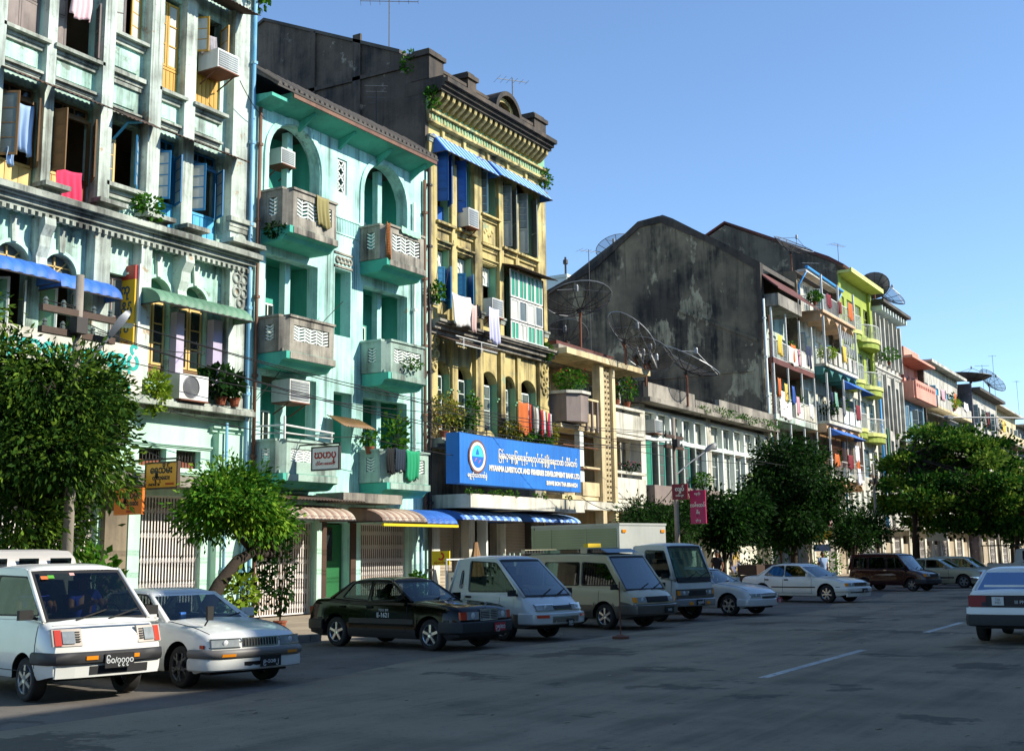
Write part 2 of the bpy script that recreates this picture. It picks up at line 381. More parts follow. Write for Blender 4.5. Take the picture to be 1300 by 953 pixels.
struct('pavement', MB().box(-24.6,-17.85,-40,330,-.1,.14), G('paving'))
struct('pavement', MB().box(5.45,10.4,-40,330,-.1,.14), G('paving'))
kb = thing('kerb', 'worn concrete kerb stones along the pavement edge by parked cars', 'kerb', (-17.72, 40, 0))
kb['kind'] = 'structure'; del kb['category']; del kb['label']
for i in range(120): piece('kerb_stone', G('kerb_stone'), kb, (-17.72+RNG.uniform(-.012,.012), 8+i*.92, .05), (.24,.9,.21+RNG.uniform(-.02,.02)))
struct('kerb', MB().box(5.2,5.45,-40,330,-.1,.15), G('kerb_stone'))
# ------------------------------------------------------------------ helpers for buildings
def building(name, label, y0, y1, h, floors, side, roof, depth=13, x=XF, lefth=None, group=None):
    b = thing(name, label, 'building', (x, (y0+y1)/2, 0), group=group)
    xb = x-depth
    MB().box(xb, x-.42, y0+.002, y0+.25, 0, h).build('side_wall', side, b)
    MB().box(xb, x-.42, y1-.25, y1-.002, 0, h).build('side_wall', side, b)
    MB().box(xb, xb+.25, y0+.26, y1-.26, 0, h).build('back_wall', side, b)
    MB().box(xb+.26, x-.45, y0+.26, y1-.26, h-.25, h-.02).build('roof', roof, b)
    m = MB()
    for z in floors: m.box(x-4.4, x-.46, y0+.26, y1-.26, z-.1, z+.1)
    m.build('floor_slab', G('room_wall'), b)
    MB().box(x-4.7, x-4.45, y0+.26, y1-.26, 0, h-.3).build('inner_wall', G('room_wall'), b)
    m = MB(); k = max(1, round((y1-y0)/4.2))
    for i in range(1, k): m.box(x-4.4, x-1.75, y0+(y1-y0)*i/k-.06, y0+(y1-y0)*i/k+.06, 0, h-.3)
    if k > 1: m.build('inner_wall', G('room_wall'), b)
    return b
def window(b, y0, y1, z0, z1, x, fm, pm, cols=2, rows=3, fw_=.06, d=.05, name='window'):
    """fixed frame with glazing bars, every pane its own part"""
    m = MB(); m.box(x,x+d,y0,y0+fw_,z0,z1); m.box(x,x+d,y1-fw_,y1,z0,z1)
    m.box(x,x+d,y0+fw_,y1-fw_,z0,z0+fw_); m.box(x,x+d,y0+fw_,y1-fw_,z1-fw_,z1)
    w_ = (y1-y0-2*fw_)/cols; h_ = (z1-z0-2*fw_)/rows
    for i in range(1,cols): m.box(x+.004,x+d+.006,y0+fw_+w_*i-.02,y0+fw_+w_*i+.02,z0+fw_,z1-fw_)
    for j in range(1,rows): m.box(x+.006,x+d+.002,y0+fw_,y1-fw_,z0+fw_+h_*j-.016,z0+fw_+h_*j+.016)
    o = m.build(name, fm, b)
    for i in range(cols):
        for j in range(rows):
            piece('pane', pm, o, (x+d*.4+RNG.uniform(-.004,.004), y0+fw_+w_*(i+.5), z0+fw_+h_*(j+.5)), (.012, w_, h_), ry=RNG.uniform(-.012,.012))
    return o
def leaf(b, hy, x, z0, z1, wd, ang, fm, pm, rows=3, solid=0, cols=1, name='shutter', sl=.055):
    """hinged casement leaf; ang from +y (closed, hinge at the left) swinging out towards +x; negative wd hinges on the right"""
    s = 1 if wd > 0 else -1; wd = abs(wd)
    dx, dy = math.sin(ang), s*math.cos(ang); m = MB(); t = .04
    def P(u, z): return (x+dx*u, hy+dy*u, z)
    up = (dy, -dx, 0)
    m.bar(P(sl/2,z0), P(sl/2,z1), sl, t, up); m.bar(P(wd-sl/2,z0), P(wd-sl/2,z1), sl, t, up)
    zs0 = z0+(z1-z0)*solid
    for z in (z0+sl/2, z1-sl/2): m.bar(P(sl,z), P(wd-sl,z), t*.95, sl, (0,0,1))
    h_ = (z1-zs0-2*sl)/rows
    for j in range(1,rows): m.bar(P(sl,zs0+sl+h_*j), P(wd-sl,zs0+sl+h_*j), .026, .026)
    if solid:
        m.bar(P(sl,zs0), P(wd-sl,zs0), t*.95, sl*1.2)
        m.bar(P(wd/2,z0+sl), P(wd/2,zs0), .02, wd-2*sl, (dx,dy,0)) if False else None
    w_ = (wd-2*sl)/cols
    for i in range(1,cols): m.bar(P(sl+w_*i,zs0+sl), P(sl+w_*i,z1-sl), .026, .026, up)
    o = m.build(name, fm, b); rz = math.atan2(dy,dx)-pi/2
    for i in range(cols):
        for j in range(rows): piece('pane', pm, o, (*P(sl+w_*(i+.5),0)[:2], zs0+sl+h_*(j+.5)), (.012,w_,h_), rz)
    if solid: piece('panel', fm, o, (*P(wd/2,0)[:2], (z0+zs0)/2), (.02, wd-2*sl, zs0-z0-sl), rz)
    return o
def wood_panel(b, y0, y1, z0, z1, x, m_, n=4, name='panel'):
    o = MB().box(x,x+.03,y0,y1,z0,z1).box(x+.03,x+.055,y0,y1,z1-.07,z1).box(x+.03,x+.055,y0,y1,z0,z0+.07).build(name, m_, b)
    w_ = (y1-y0)/n
    for i in range(n): piece('board', m_, o, (x+.038, y0+w_*(i+.5), (z0+z1)/2), (.016+.006*(i%2), w_*.88, z1-z0-.18))
    return o
def awning(b, y0, y1, z1, z0, x, pj, m_a, m_b=None, n=12, name='awning', curve=True, end=True):
    """ribbed sheet awning: every rib strip its own piece, hooped or straight"""
    def prof(t):
        return (x+pj*math.sin(t*pi/2), z0+(z1-z0)*math.cos(t*pi/2)) if curve else (x+pj*t, z1+(z0-z1)*t)
    k = 7 if curve else 2; root = None; wd = (y1-y0)/n; meshes = {}
    fr = MB(); fr.tube([(x,y0,z0),(x+pj,y0,z0),(x+pj,y1,z0),(x,y1,z0)], .02)
    root = fr.build(name, G('dark_metal'), b)
    for i in range(n):
        mm = m_b if (m_b and i % 2) else m_a
        m = MB(); ya, yb = y0+wd*i, y0+wd*(i+1); q = 5
        vs = []
        for j in range(k+1):
            px, pz = prof(j/k)
            for l in range(q+1):
                f = l/q; vs.append((px+.022*math.sin(f*pi)*(1 if curve else .3), ya+(yb-ya)*f, pz+.03*math.sin(f*pi)))
        m.add(vs, [[j*(q+1)+l, (j+1)*(q+1)+l, (j+1)*(q+1)+l+1, j*(q+1)+l+1] for j in range(k) for l in range(q)])
        m.build('awning_strip', mm, root, smooth=True)
    if end:
        P = [prof(j/k) for j in range(k+1)]+[(x,z0)]
        for yy in (y0+.01, y1-.03): MB().prism(P, 'y', yy, yy+.015).build('end_panel', m_a, root)
    return root
def corrugated(b, y0, y1, x0, z0, x1, z1, m_, name='canopy', pitch=.14, amp=.018):
    n = int((y1-y0)/pitch*4); vs = []
    for j in range(2):
        for i in range(n+1):
            y = y0+(y1-y0)*i/n; vs.append((x0 if j == 0 else x1, y, (z0 if j == 0 else z1)+amp*math.sin(2*pi*(y-y0)/pitch)))
    return MB().add(vs, [[i,i+1,n+2+i,n+1+i] for i in range(n)]).build(name, m_, b, smooth=True, thick=.012)
def drainpipe(b, pts, r, m_, name='drainpipe'):
    o = MB().tube(pts, r, 8).build(name, m_, b, smooth=True)
    p0, p1 = Vector(pts[0]), Vector(pts[-1]); k = max(2,int(abs(p1.z-p0.z)/2.2))
    for i in range(k):
        c = p0.lerp(p1,(i+.5)/k)
        if len(pts) == 2: piece('pipe_collar', m_, o, c, (r*2.5,r*2.5,.09))
    return o
def folding_gate(b, y0, y1, z0, z1, x, m_, step=.105, name='folding_gate', rows=5):
    m = MB(); n = int((y1-y0)/step)
    for i in range(n+1):
        y = y0+(y1-y0)*i/n; m.box(x-.008,x+.008,y-.02,y+.02,z0,z1)
    d = (z1-z0)/(rows*2)
    for r_ in range(rows):
        zc = z0+d*(2*r_+1)
        for i in range(n):
            a, c = y0+(y1-y0)*i/n, y0+(y1-y0)*(i+1)/n
            for s in (-1,1):
                m.bar((x+.014*s,a,zc-.11*s),(x+.014*s,c,zc+.11*s),.006,.026,(1,0,0))
    m.box(x-.03,x+.03,y0,y1,z1,z1+.06); m.box(x-.03,x+.03,y0,y1,z0-.04,z0)
    return m.build(name, m_, b, kind='stuff')
def cloth(name, label, cat, m_, y0, y1, z1, z0, x, amp=.05, group=None, waves=4, slant=0, rag=.06, seed=1):
    rg = random.Random(seed); ph = rg.uniform(0,6); nu, nv = 22, 10
    def fn(u,v):
        y = y0+(y1-y0)*u; dz = (z1-z0)*v
        sag = .05*math.sin(pi*u)
        return (x+amp*v**.6*math.sin(u*waves*2*pi+ph)+amp*.4*math.sin(u*waves*4.7+ph*2)*v, y+slant*v+.02*math.sin(v*5+ph), z1-sag-dz*(1+rag*math.sin(u*7+ph)))
    o = MB().grid(fn, nu, nv).build(name, m_, o=(x,(y0+y1)/2,z0), smooth=True, thick=.008); tag(o, label, cat, group); return o
def aircon(label, y0, y1, z0, z1, x, pj, fan=False, group=None):
    t = thing('air_conditioner', label, 'air conditioner', (x,(y0+y1)/2,z0), group=group)
    MB().box(x,x+pj,y0,y1,z0,z1).build('casing', G('white_metal'), t)
    if fan:
        c = (x+pj, y0+(y1-y0)*.4, (z0+z1)/2); r = min((y1-y0)*.36,(z1-z0)*.42)
        MB().lathe([(0,.004),(r,.004),(r,.02),(r*1.06,.02),(r*1.06,0)], c, 20, 'x').build('fan_grille', G('grey_metal'), t, smooth=False)
        m = MB()
        for k in range(5): m.lathe([(r*(k+.6)/5.4,.022),(r*(k+.9)/5.4,.022)], c, 20, 'x')
        m.build('fan_ring', G('dark_metal'), t)
    else:
        g = MB().box(x+pj+.002,x+pj+.012,y0+.04,y1-.04,z0+.05,z1-.04).build('grille', G('grey_metal'), t)
        for k in range(7): piece('louvre', G('grey_plaster'), g, (x+pj+.018, (y0+y1)/2, z0+.08+(z1-z0-.16)*k/6), (.012,y1-y0-.1,.016))
    m = MB(); m.box(x-.02,x+pj+.05,y0+.02,y1-.02,z0-.04,z0-.004)
    for y in (y0+.08,y1-.08): m.bar((x+pj*.9,y,z0-.03),(x,y,z0-.35),.03)
    m.build('bracket', G('rusty_metal'), t); return t
def leaves(n, pts_fn, size, seed=0, droop=.3, asp=.32):
    """n folded leaf blades; pts_fn(rng, n)-> centres (n,3), outward directions (n,3), tone (n)"""
    rg = np.random.default_rng(seed); c, d, tone = pts_fn(rg, n)
    d = d+rg.normal(0,.45,(n,3)); d[:,2] -= droop; d /= np.linalg.norm(d,axis=1)[:,None]+1e-9
    u = np.cross(d, rg.normal(0,1,(n,3))); u /= np.linalg.norm(u,axis=1)[:,None]+1e-9
    up = np.cross(u,d); s = size*rg.uniform(.65,1.3,n)[:,None]
    v = np.empty((n,4,3)); v[:,0] = c; v[:,1] = c+d*s*.5+u*s*asp+up*s*.06; v[:,2] = c+d*s-up*s*.12; v[:,3] = c+d*s*.5-u*s*asp+up*s*.06
    return v.reshape(-1,3), np.repeat(np.clip(tone+rg.normal(0,.16,n),0,1),4)
def leaf_mesh(name, v, tone, m_, parent, o=None, kind='stuff'):
    n = len(v)//4; me = bpy.data.meshes.new(name); g = org(parent) if parent else Vector(o)
    me.vertices.add(n*4); me.vertices.foreach_set('co', (v-np.array(g)).astype('f').ravel())
    me.loops.add(n*4); me.loops.foreach_set('vertex_index', np.arange(n*4,dtype='i'))
    me.polygons.add(n); me.polygons.foreach_set('loop_start', np.arange(0,n*4,4,dtype='i'))
    at = me.attributes.new('tone','FLOAT','POINT'); at.data.foreach_set('value', tone.astype('f'))
    me.materials.append(m_); me.update(calc_edges=True); me.validate()
    ob = bpy.data.objects.new(name, me); COL.objects.link(ob)
    if parent: ob.parent = parent
    else: ob.location = g
    if kind: ob['kind'] = kind
    return ob
def clump_fn(c, r, hollow=.3):
    c = np.array(c,float); r = np.array(r if hasattr(r,'__len__') else (r,r,r),float)
    def fn(rg,n):
        d = rg.normal(0,1,(n,3)); d /= np.linalg.norm(d,axis=1)[:,None]
        k = (hollow+(1-hollow)*rg.uniform(0,1,n)**.5)[:,None]
        return c+d*r*k, d, .45+.0*k[:,0]
    return fn
def potted_plant(label, x, y, z, h, sp, m_='leaf_bright', n=160, pot=True, ls=.14, group=None, seed=None, flowers=None, cat='plant'):
    seed = seed if seed is not None else int(abs(x*31+y*17+z*7)*10)
    t = thing('potted_plant' if pot else 'wall_plant', label, cat, (x,y,z), group=group)
    ph = .24 if pot else 0
    if pot: MB().lathe([(0,0),(.11,0),(.15,.2),(.165,.2),(.165,.24),(.13,.24),(.12,.2),(0,.2)], (x,y,z), 12).build('pot', G('terracotta'), t, smooth=False)
    m = MB(); rg = random.Random(seed)
    for k in range(7):
        a = rg.uniform(0,6.3); q = rg.uniform(.2,.8)*sp
        m.tube([(x,y,z+ph*.8),(x+.4*q*math.cos(a),y+.4*q*math.sin(a),z+ph+h*.4),(x+q*math.cos(a),y+q*math.sin(a),z+ph+h*rg.uniform(.6,.95))],[.014,.01,.005],5)
    m.build('stem', G('bark'), t)
    v, tn = leaves(n, clump_fn((x,y,z+ph+h*.55),(sp,sp,h*.5),.15), ls, seed, .15); leaf_mesh('foliage', v, tn, G(m_), t)
    if flowers:
        fm = MB()
        for k in range(14):
            a, b_ = rg.uniform(0,6.3), rg.uniform(.5,1)
            fm.lathe([(0,0),(.035,.02),(.045,.045),(.02,.05),(0,.04)], (x+sp*b_*math.cos(a),y+sp*b_*math.sin(a),z+ph+h*rg.uniform(.4,1)), 6)
        fm.build('flower', mat('flower_'+flowers.strip('#'), flowers, rough=.6, bump=0), t, kind='stuff')
    return t
def antenna(label, x, y, z, h, yaw=0, n=6, ln=1.2, group=None):
    t = thing('aerial', label, 'aerial', (x,y,z), group=group)
    MB().tube([(x,y,z),(x,y,z+h)], .022, 5).build('mast', G('dark_metal'), t)
    m = MB(); c, s = math.cos(yaw), math.sin(yaw); m.bar((x-c*ln/2,y-s*ln/2,z+h-.1),(x+c*ln/2,y+s*ln/2,z+h-.1),.025)
    b = m.build('boom', G('grey_metal'), t)
    for i in range(n):
        u = -ln/2+ln*i/(n-1); e = .42-.04*i; px, py = x+c*u, y+s*u
        MB().tube([(px+s*e,py-c*e,z+h-.1),(px-s*e,py+c*e,z+h-.1)], .008, 4).build('element', G('grey_metal'), b)
    return t
# ================================================================== pale green building (far left)
A = building('apartment_building', 'tall weathered pale green building with pilasters and open coloured shutters', 8.0, 26.1, 20.2, (5.75,10.3,14.2,18.2), G('grey_plaster'), G('grey_concrete'))
bays = [(17.65,18.86),(19.16,20.53),(20.9,22.1),(22.56,23.45),(23.88,25.05)]
H = []
for i,(a,c) in enumerate(bays):
    H.append((a,c,15.48 if i == 2 else 14.4,17.2)); H.append((a,c,11.35 if i == 2 else 10.48,13.12))
H += [(17.85,18.85,6.45,9.2,True),(19.2,20.25,6.45,9.2,True),(21.1,21.95,6.9,9.05),(22.4,23.4,6.45,9.2,True),(23.72,24.78,6.45,9.2,True)]
H += [(22.45,23.4,4.2,4.68),(23.75,24.65,4.2,4.68),(22.45,24.75,.14,3.45),(17.4,21.2,.14,3.45)]
for q in range(3): H += [(9.2+q*2.6,10.6+q*2.6,z,z+2.4) for z in (6.6,10.6,14.5)]
MB().wall(8.0,26.1,5.8,20.0,-24.3,.3,[h for h in H if h[2] > 5]).build('front_wall', G('mint_plaster'), A)
MB().wall(8.0,26.1,.1,5.74,-24.25,.3,[h for h in H if h[2] < 5]).build('ground_floor_wall', G('green_paint'), A)
m = lambda: MB()
for a,c,nm in [(17.0,17.64,0),(20.53,20.9,0),(22.12,22.55,0),(25.3,26.1,0),(13.4,13.9,0)]:
    p = MB().box(-24.32,-24.0,a,c,10.72,20.1).build('pilaster', G('grey_plaster'), A)
    MB().box(-24.3,-23.92,a-.06,c+.06,13.0,13.12).box(-24.3,-23.95,a-.03,c+.03,12.9,13.0).build('moulding', G('ledge_plaster'), p) if nm else None
for a,c in [(18.87,19.15),(23.46,23.87)]:
    MB().box(-24.31,-24.08,a,c,10.72,19.9).build('pier', G('grey_plaster'), A)
for a,c in [(17.0,17.7),(20.5,21.0),(22.02,22.38),(25.3,26.1)]:
    MB().box(-24.29,-23.96,a,c,5.95,9.98).build('pilaster', G('grey_plaster'), A)
# right end pilaster: capital, roundel and scrollwork
k = MB().ledge(25.22,26.12,11.0,11.4,-24.0,.16).ledge(25.22,26.12,10.05,10.4,-24.0,.14); k.build('capital', G('ledge_plaster'), A)
MB().lathe([(.0,.02),(.12,.02),(.2,.05),(.26,.02),(.26,-.02)], (-23.98,25.7,10.72), 20, 'x').build('roundel', G('grey_plaster'), A, smooth=True)
sc = MB()
for yy,zz,r_ in [(25.55,9.65,.17),(25.85,9.65,.17),(25.55,9.25,.17),(25.85,9.25,.17),(25.7,9.45,.12),(25.7,8.95,.15),(25.7,9.88,.1)]:
    sc.lathe([(r_*.55,.0),(r_*.6,.045),(r_*.85,.05),(r_,.0)], (-23.96,yy,zz), 16, 'x')
sc.build('scrollwork', G('ledge_plaster'), A, smooth=True)
# window ledges with panels between the floors
for i,(a,c) in enumerate(bays):
    if i == 2:
        l = MB().ledge(a+.04,c-.04,15.2,15.46,-24.3,.26).ledge(a+.04,c-.04,14.1,14.45,-24.3,.2).ledge(a+.04,c-.04,13.3,13.45,-24.3,.12); l.build('ledge', G('ledge_plaster'), A)
        MB().box(-24.32,-24.26,a+.15,c-.2,14.58,15.1).box(-24.32,-24.26,a+.1,c-.25,13.55,14.0).build('panel', G('mint_plaster'), A)
        MB().ledge(a+.04,c-.04,11.0,11.33,-24.3,.3).build('ledge', G('ledge_plaster'), A)
    else:
        MB().ledge(a+.04,c-.04,14.12,14.4,-24.3,.3).build('ledge', G('ledge_plaster'), A)
        MB().ledge(a+.06,c-.06,13.38,13.58,-24.3,.17).build('ledge', G('ledge_plaster'), A)
        MB().box(-24.33,-24.25,a+.14,c-.14,13.66,14.06).build('panel', G('mint_plaster'), A)
MB().ledge(25.1,26.1,13.3,13.42,-24.1,.02,1).build('ledge', G('ledge_plaster'), A)
# main cornice over the first floor
c_ = MB()
for z0,z1,pj in [(9.98,10.08,.1),(10.08,10.2,.2),(10.2,10.26,.3),(10.26,10.4,.42),(10.4,10.46,.3)]: c_.box(-24.35,-24.0+pj,8.0,26.12+pj*.3,z0,z1)
c_.build('cornice', G('ledge_plaster'), A)
d_ = MB()
for i in range(90): d_.box(-24.0,-23.86,8.1+i*.2,8.2+i*.2,9.86,9.975)
d_.build('dentils', G('ledge_plaster'), A, kind='stuff')
for a,c in [(18.87,19.15),(20.5,20.95),(22.05,22.6),(23.46,23.87),(25.22,26.14)]:
    MB().ledge(a-.05,c+.05,10.36,10.7,-24.02,.44).build('pedestal', G('ledge_plaster'), A)
for y in (19.02,23.6):
    P = [(-24.3,9.9),(-23.82,9.88),(-23.8,9.7),(-23.95,9.45),(-23.98,9.2),(-24.08,8.95),(-24.05,8.75),(-24.3,8.7)]
    MB().prism(P,'y',y-.16,y+.16).build('console_bracket', G('grey_plaster'), A)
    MB().box(-24.3,-24.0,y-.2,y+.2,8.5,8.7).build('capital', G('ledge_plaster'), A)
for ym in (18.35,19.72,22.9,24.25):
    MB().prism([(ym-.07,9.22),(ym+.07,9.22),(ym+.12,9.85),(ym-.12,9.85)],'x',-24.3,-24.2).build('keystone', G('grey_plaster'), A)
    r_ = .5; arc = MB(); n = 14
    for t in range(n):
        a0, a1 = pi*t/n, pi*(t+1)/n
        q = [(ym+r_*math.cos(a0),8.7+r_*math.sin(a0)),(ym+(r_+.09)*math.cos(a0),8.7+(r_+.09)*math.sin(a0)),(ym+(r_+.09)*math.cos(a1),8.7+(r_+.09)*math.sin(a1)),(ym+r_*math.cos(a1),8.7+r_*math.sin(a1))]
        arc.prism(q,'x',-24.3,-24.24)
    arc.build('arch_moulding', G('green_paint'), A)
# ledge at first floor level, ground floor string courses
c_ = MB()
for z0,z1,pj in [(5.62,5.72,.12),(5.72,5.86,.34),(5.86,5.93,.26)]: c_.box(-24.3,-24.0+pj,8.0,26.15,z0,z1)
c_.build('ledge', G('ledge_plaster'), A)
MB().box(-24.25,-23.2,17.2,24.95,3.62,3.9).build('canopy_slab', G('grey_concrete'), A)
MB().ledge(25.0,26.1,5.25,5.4,-24.2,.14).ledge(21.5,25.0,4.74,4.82,-24.25,.08,2).ledge(21.5,25.0,4.02,4.12,-24.25,.1,2).build('string_course', G('green_paint'), A)
MB().box(-24.26,-24.02,25.1,26.1,.14,5.2).box(-24.26,-24.05,22.02,22.4,.14,3.6).build('pier', G('green_paint'), A)
MB().box(-24.26,-24.08,21.3,22.0,.14,3.6).build('pier', mat('bare_render','#8c7f68','#7a6e5a',streak=.5,spots=.4), A)
for a,c in [(22.45,23.4),(23.75,24.65)]:
    g = MB().box(-24.5,-24.46,a,c,4.2,4.23).box(-24.5,-24.46,a,c,4.65,4.68).build('vent_grille', G('dark_metal'), A)
    for i in range(8): piece('grille_bar', G('dark_metal'), g, (-24.44,a+.06+(c-a-.12)*i/7,4.44), (.02,.02,.44))
    MB().box(-24.6,-24.45,a,c,4.2,4.38).build('brick_infill', G('terracotta'), A)
folding_gate(A, 22.47, 24.73, .2, 3.4, -24.4, G('gate_paint'))
folding_gate(A, 17.42, 21.18, .2, 3.4, -24.4, G('gate_paint'))
# third floor shutters and windows
W = G
x = -24.42
leaf(A,17.66,x,14.42,17.1,.6,.12,W('grey_wood'),W('grey_wood'),3,.35); leaf(A,18.85,x,14.42,17.1,-.58,.1,W('grey_wood'),W('grey_wood'),3,.35)
leaf(A,19.17,x,14.42,16.6,.42,.3,W('grey_wood'),W('grey_wood'),3,.4); leaf(A,20.52,x+.1,14.42,15.9,-.42,1.1,W('grey_wood'),W('dull_pane'),3,.3)
MB().box(x,x+.05,19.17,20.52,16.7,16.78).build('transom', W('grey_wood'), A)
leaf(A,20.92,x,15.5,17.15,.5,.5,W('grey_wood'),W('frosted_pane'),3); leaf(A,22.08,x,15.5,17.15,-.42,.2,W('yellow_wood'),W('frosted_pane'),4)
a = bays[3]; window(A,a[0]+.02,a[0]+.45,15.22,17.1,x,W('yellow_wood'),W('frosted_pane'),1,3); window(A,a[0]+.47,a[1]-.02,15.22,17.1,x,W('yellow_wood'),W('frosted_pane'),1,3)
wood_panel(A,a[0]+.02,a[1]-.02,14.42,15.2,x,W('yellow_wood'),6)
a = bays[4]; wood_panel(A,a[0]+.02,a[1]-.02,14.42,15.5,x,W('yellow_wood'),7)
leaf(A,a[0]+.02,x+.1,15.95,17.0,.5,1.15,W('yellow_wood'),W('frosted_pane'),3); leaf(A,a[1]-.02,x+.1,15.7,17.0,-.55,1.2,W('yellow_wood'),W('frosted_pane'),3)
corrugated(A,22.6,25.6,-24.25,17.75,-23.3,17.45,W('rust_sheet'))
corrugated(A,17.6,20.6,-24.25,17.9,-23.5,17.6,W('rust_sheet'))
# second floor
wood_panel(A,17.68,18.84,10.5,11.2,x,W('pale_yellow_wood'),3); wood_panel(A,19.2,19.62,10.5,11.25,x,W('pale_yellow_wood'),2)
leaf(A,20.5,x,10.5,11.25,-.55,.35,W('terracotta'),W('terracotta'),1,.9)
leaf(A,17.68,x+.2,11.15,12.72,.52,1.05,W('brown_wood'),W('dull_pane'),4); leaf(A,18.84,x+.2,11.15,12.72,-.55,.95,W('brown_wood'),W('brown_wood'),4)
leaf(A,19.18,x+.2,11.15,12.72,.5,1.35,W('brown_wood'),W('brown_wood'),4); leaf(A,20.5,x+.2,11.2,12.7,-.55,1.0,W('brown_wood'),W('dull_pane'),4)
for a,c in ((17.66,18.85),(19.17,20.52)):
    MB().box(x,x+.08,a,c,12.74,12.82).box(x,x+.08,a,a+.07,11.15,12.74).box(x,x+.08,c-.07,c,11.15,12.74).build('window_frame', W('brown_wood'), A)
    window(A,a+.08,c-.08,12.84,13.1,x-.02,W('brown_wood'),W('dark_pane'),3,1)
    corrugated(A,a-.1,c+.1,-24.2,13.35,-23.55,13.02,W('rust_sheet'))
leaf(A,20.94,x,11.37,12.6,.4,.2,W('pale_yellow_wood'),W('dull_pane'),3); leaf(A,22.05,x+.15,11.4,12.75,-.55,.75,W('blue_wood'),W('frosted_pane'),4)
MB().tube([(x,21.25,12.55),(x+.5,21.35,13.0),(x+.75,21.6,13.05)], .04).build('awning_arm', W('cyan_wood'), A)
corrugated(A,20.95,22.3,-24.2,13.35,-23.6,13.0,W('rust_sheet'))
for (a,c) in bays[3:]:
    wood_panel(A,a+.02,c-.02,10.5,11.35,x,W('cyan_wood'),4)
    leaf(A,a+.03,x+.12,11.3,12.65,.5,1.1,W('blue_wood'),W('frosted_pane'),4); leaf(A,c-.03,x+.12,11.3,12.65,-.5,1.15,W('blue_wood'),W('frosted_pane'),4)
    MB().box(x,x+.07,a,c,12.68,12.76).box(x,x+.07,a,a+.06,11.35,12.68).box(x,x+.07,c-.06,c,11.35,12.68).build('window_frame', W('blue_wood'), A)
    window(A,a+.06,c-.06,12.78,13.1,x,W('blue_wood'),W('dark_pane'),3,1)
corrugated(A,22.6,25.5,-24.2,13.3,-23.5,12.98,W('rust_sheet'))
# first floor: awnings, arched lights, casements
awning(A,17.1,19.0,8.72,8.25,-24.15,.8,W('awning_blue'),None,6); awning(A,19.05,20.9,8.62,8.15,-24.15,.8,W('awning_blue'),None,6)
awning(A,22.05,25.5,8.75,8.3,-24.1,.85,W('awning_green'),None,13)
for i,(a,c) in enumerate([(17.85,18.85),(19.2,20.25),(22.4,23.4),(23.72,24.78)]):
    ym = (a+c)/2; r_ = (c-a)/2
    mm = W('arch_green') if i > 1 else W('dull_pane')
    MB().lathe([(0,0),(r_,0)], (-24.52,ym,8.7), 16, 'x', 0, pi).build('arch_panel', mm, A)
    if i < 2:
        b2 = MB().box(-24.51,-24.47,ym-.02,ym+.02,8.7,9.15); b2.bar((-24.49,ym,8.72),(-24.49,ym-.35,9.05),.03); b2.bar((-24.49,ym,8.72),(-24.49,ym+.35,9.05),.03); b2.box(-24.51,-24.47,a,c,8.9,8.93)
        b2.build('glazing_bars', W('pale_yellow_wood'), A)
        leaf(A,a+.02,-24.4,6.5,8.3,.48,1.0,W('white_paint'),W('ochre_green'),2,.4); leaf(A,c-.02,-24.4,6.5,8.3,-.48,1.0,W('white_paint'),W('ochre_green'),2,.4)
    else:
        window(A,a+.04,ym-.02,6.9,8.6,-24.5,W('pale_yellow_wood'),W('dark_pane'),1,3); window(A,ym+.02,c-.04,6.9,8.6,-24.5,W('pale_yellow_wood'),W('dark_pane'),1,3)
        wood_panel(A,a+.02,c-.02,6.45,6.88,-24.5,W('brown_wood'),8)
for y0,y1 in ((23.42,23.7),(22.05,22.38),(24.8,25.15)): MB().box(-24.29,-24.05,y0,y1,6.4,8.35).build('jamb', mat('lilac_paint','#b3a9c0','#c4bccc',streak=.3,scol='#6b6478'), A)
window(A,21.14,21.9,6.95,9.0,-24.5,W('grey_wood'),W('dull_pane'),2,4)
# painted signboard of the left half at first floor level
sb = MB().box(-24.1,-23.75,17.0,22.0,5.95,7.15).build('parapet_board', W('cream_white'), A)
m_t = mat('sign_teal','#18a49a',rough=.5,bump=0)
text('lettering','ပညာရေး စာအုပ်', .62, m_t, sb, (-23.745,19.7,6.72), ROT_X, 1.0, bold=.025); text('lettering','ဆိုင်ကြီး', .5, m_t, sb, (-23.745,20.6,6.2), ROT_X, 1, bold=.02)
drainpipe(A,[(-23.9,26.02,.2),(-23.9,26.02,20)],.06,W('pipe_blue'))
drainpipe(A,[(-23.93,25.3,.2),(-23.93,25.3,5.5)],.04,W('pipe_blue'))
# air conditioners, laundry, plants on this front
aircon('white window air conditioner jutting below the yellow shutters at top floor',24.15,25.0,15.45,16.0,-24.3,.75)
aircon('white outdoor fan unit on the ledge under the green awning',23.15,24.2,5.95,6.62,-24.0,.4,True)
WC = lambda n,c1,c2=None: mat(n,c1,c2,rough=.95,bump=.05,vs=3)
cloth('hanging_cloth','pale pink cloth hanging over a top floor window sill','cloth',WC('cloth_pink','#d9b8bb'),19.45,20.1,16.05,15.3,-24.0,.05,seed=2)
cloth('hanging_cloth','light blue garment hanging in the open brown shuttered window','clothing',WC('cloth_blue','#8fa9c9'),17.95,18.5,12.55,11.35,-24.0,.07,seed=3,waves=3)
cloth('hanging_cloth','small blue cloth drooping over the pale yellow panel','clothing',WC('cloth_blue','#8fa9c9'),17.8,18.0,11.35,10.95,-23.95,.03,seed=4,waves=2)
cloth('hanging_cloth','bright red pink towel over the window ledge','towel',WC('cloth_red','#cf3a5c'),19.25,20.02,11.28,10.5,-23.98,.04,seed=5)
cloth('curtain','grey striped curtain beside the air conditioner at top right','curtain',WC('cloth_grey','#9a979c','#6a676e'),24.05,24.75,16.65,15.9,-24.15,.05,seed=6,waves=6)
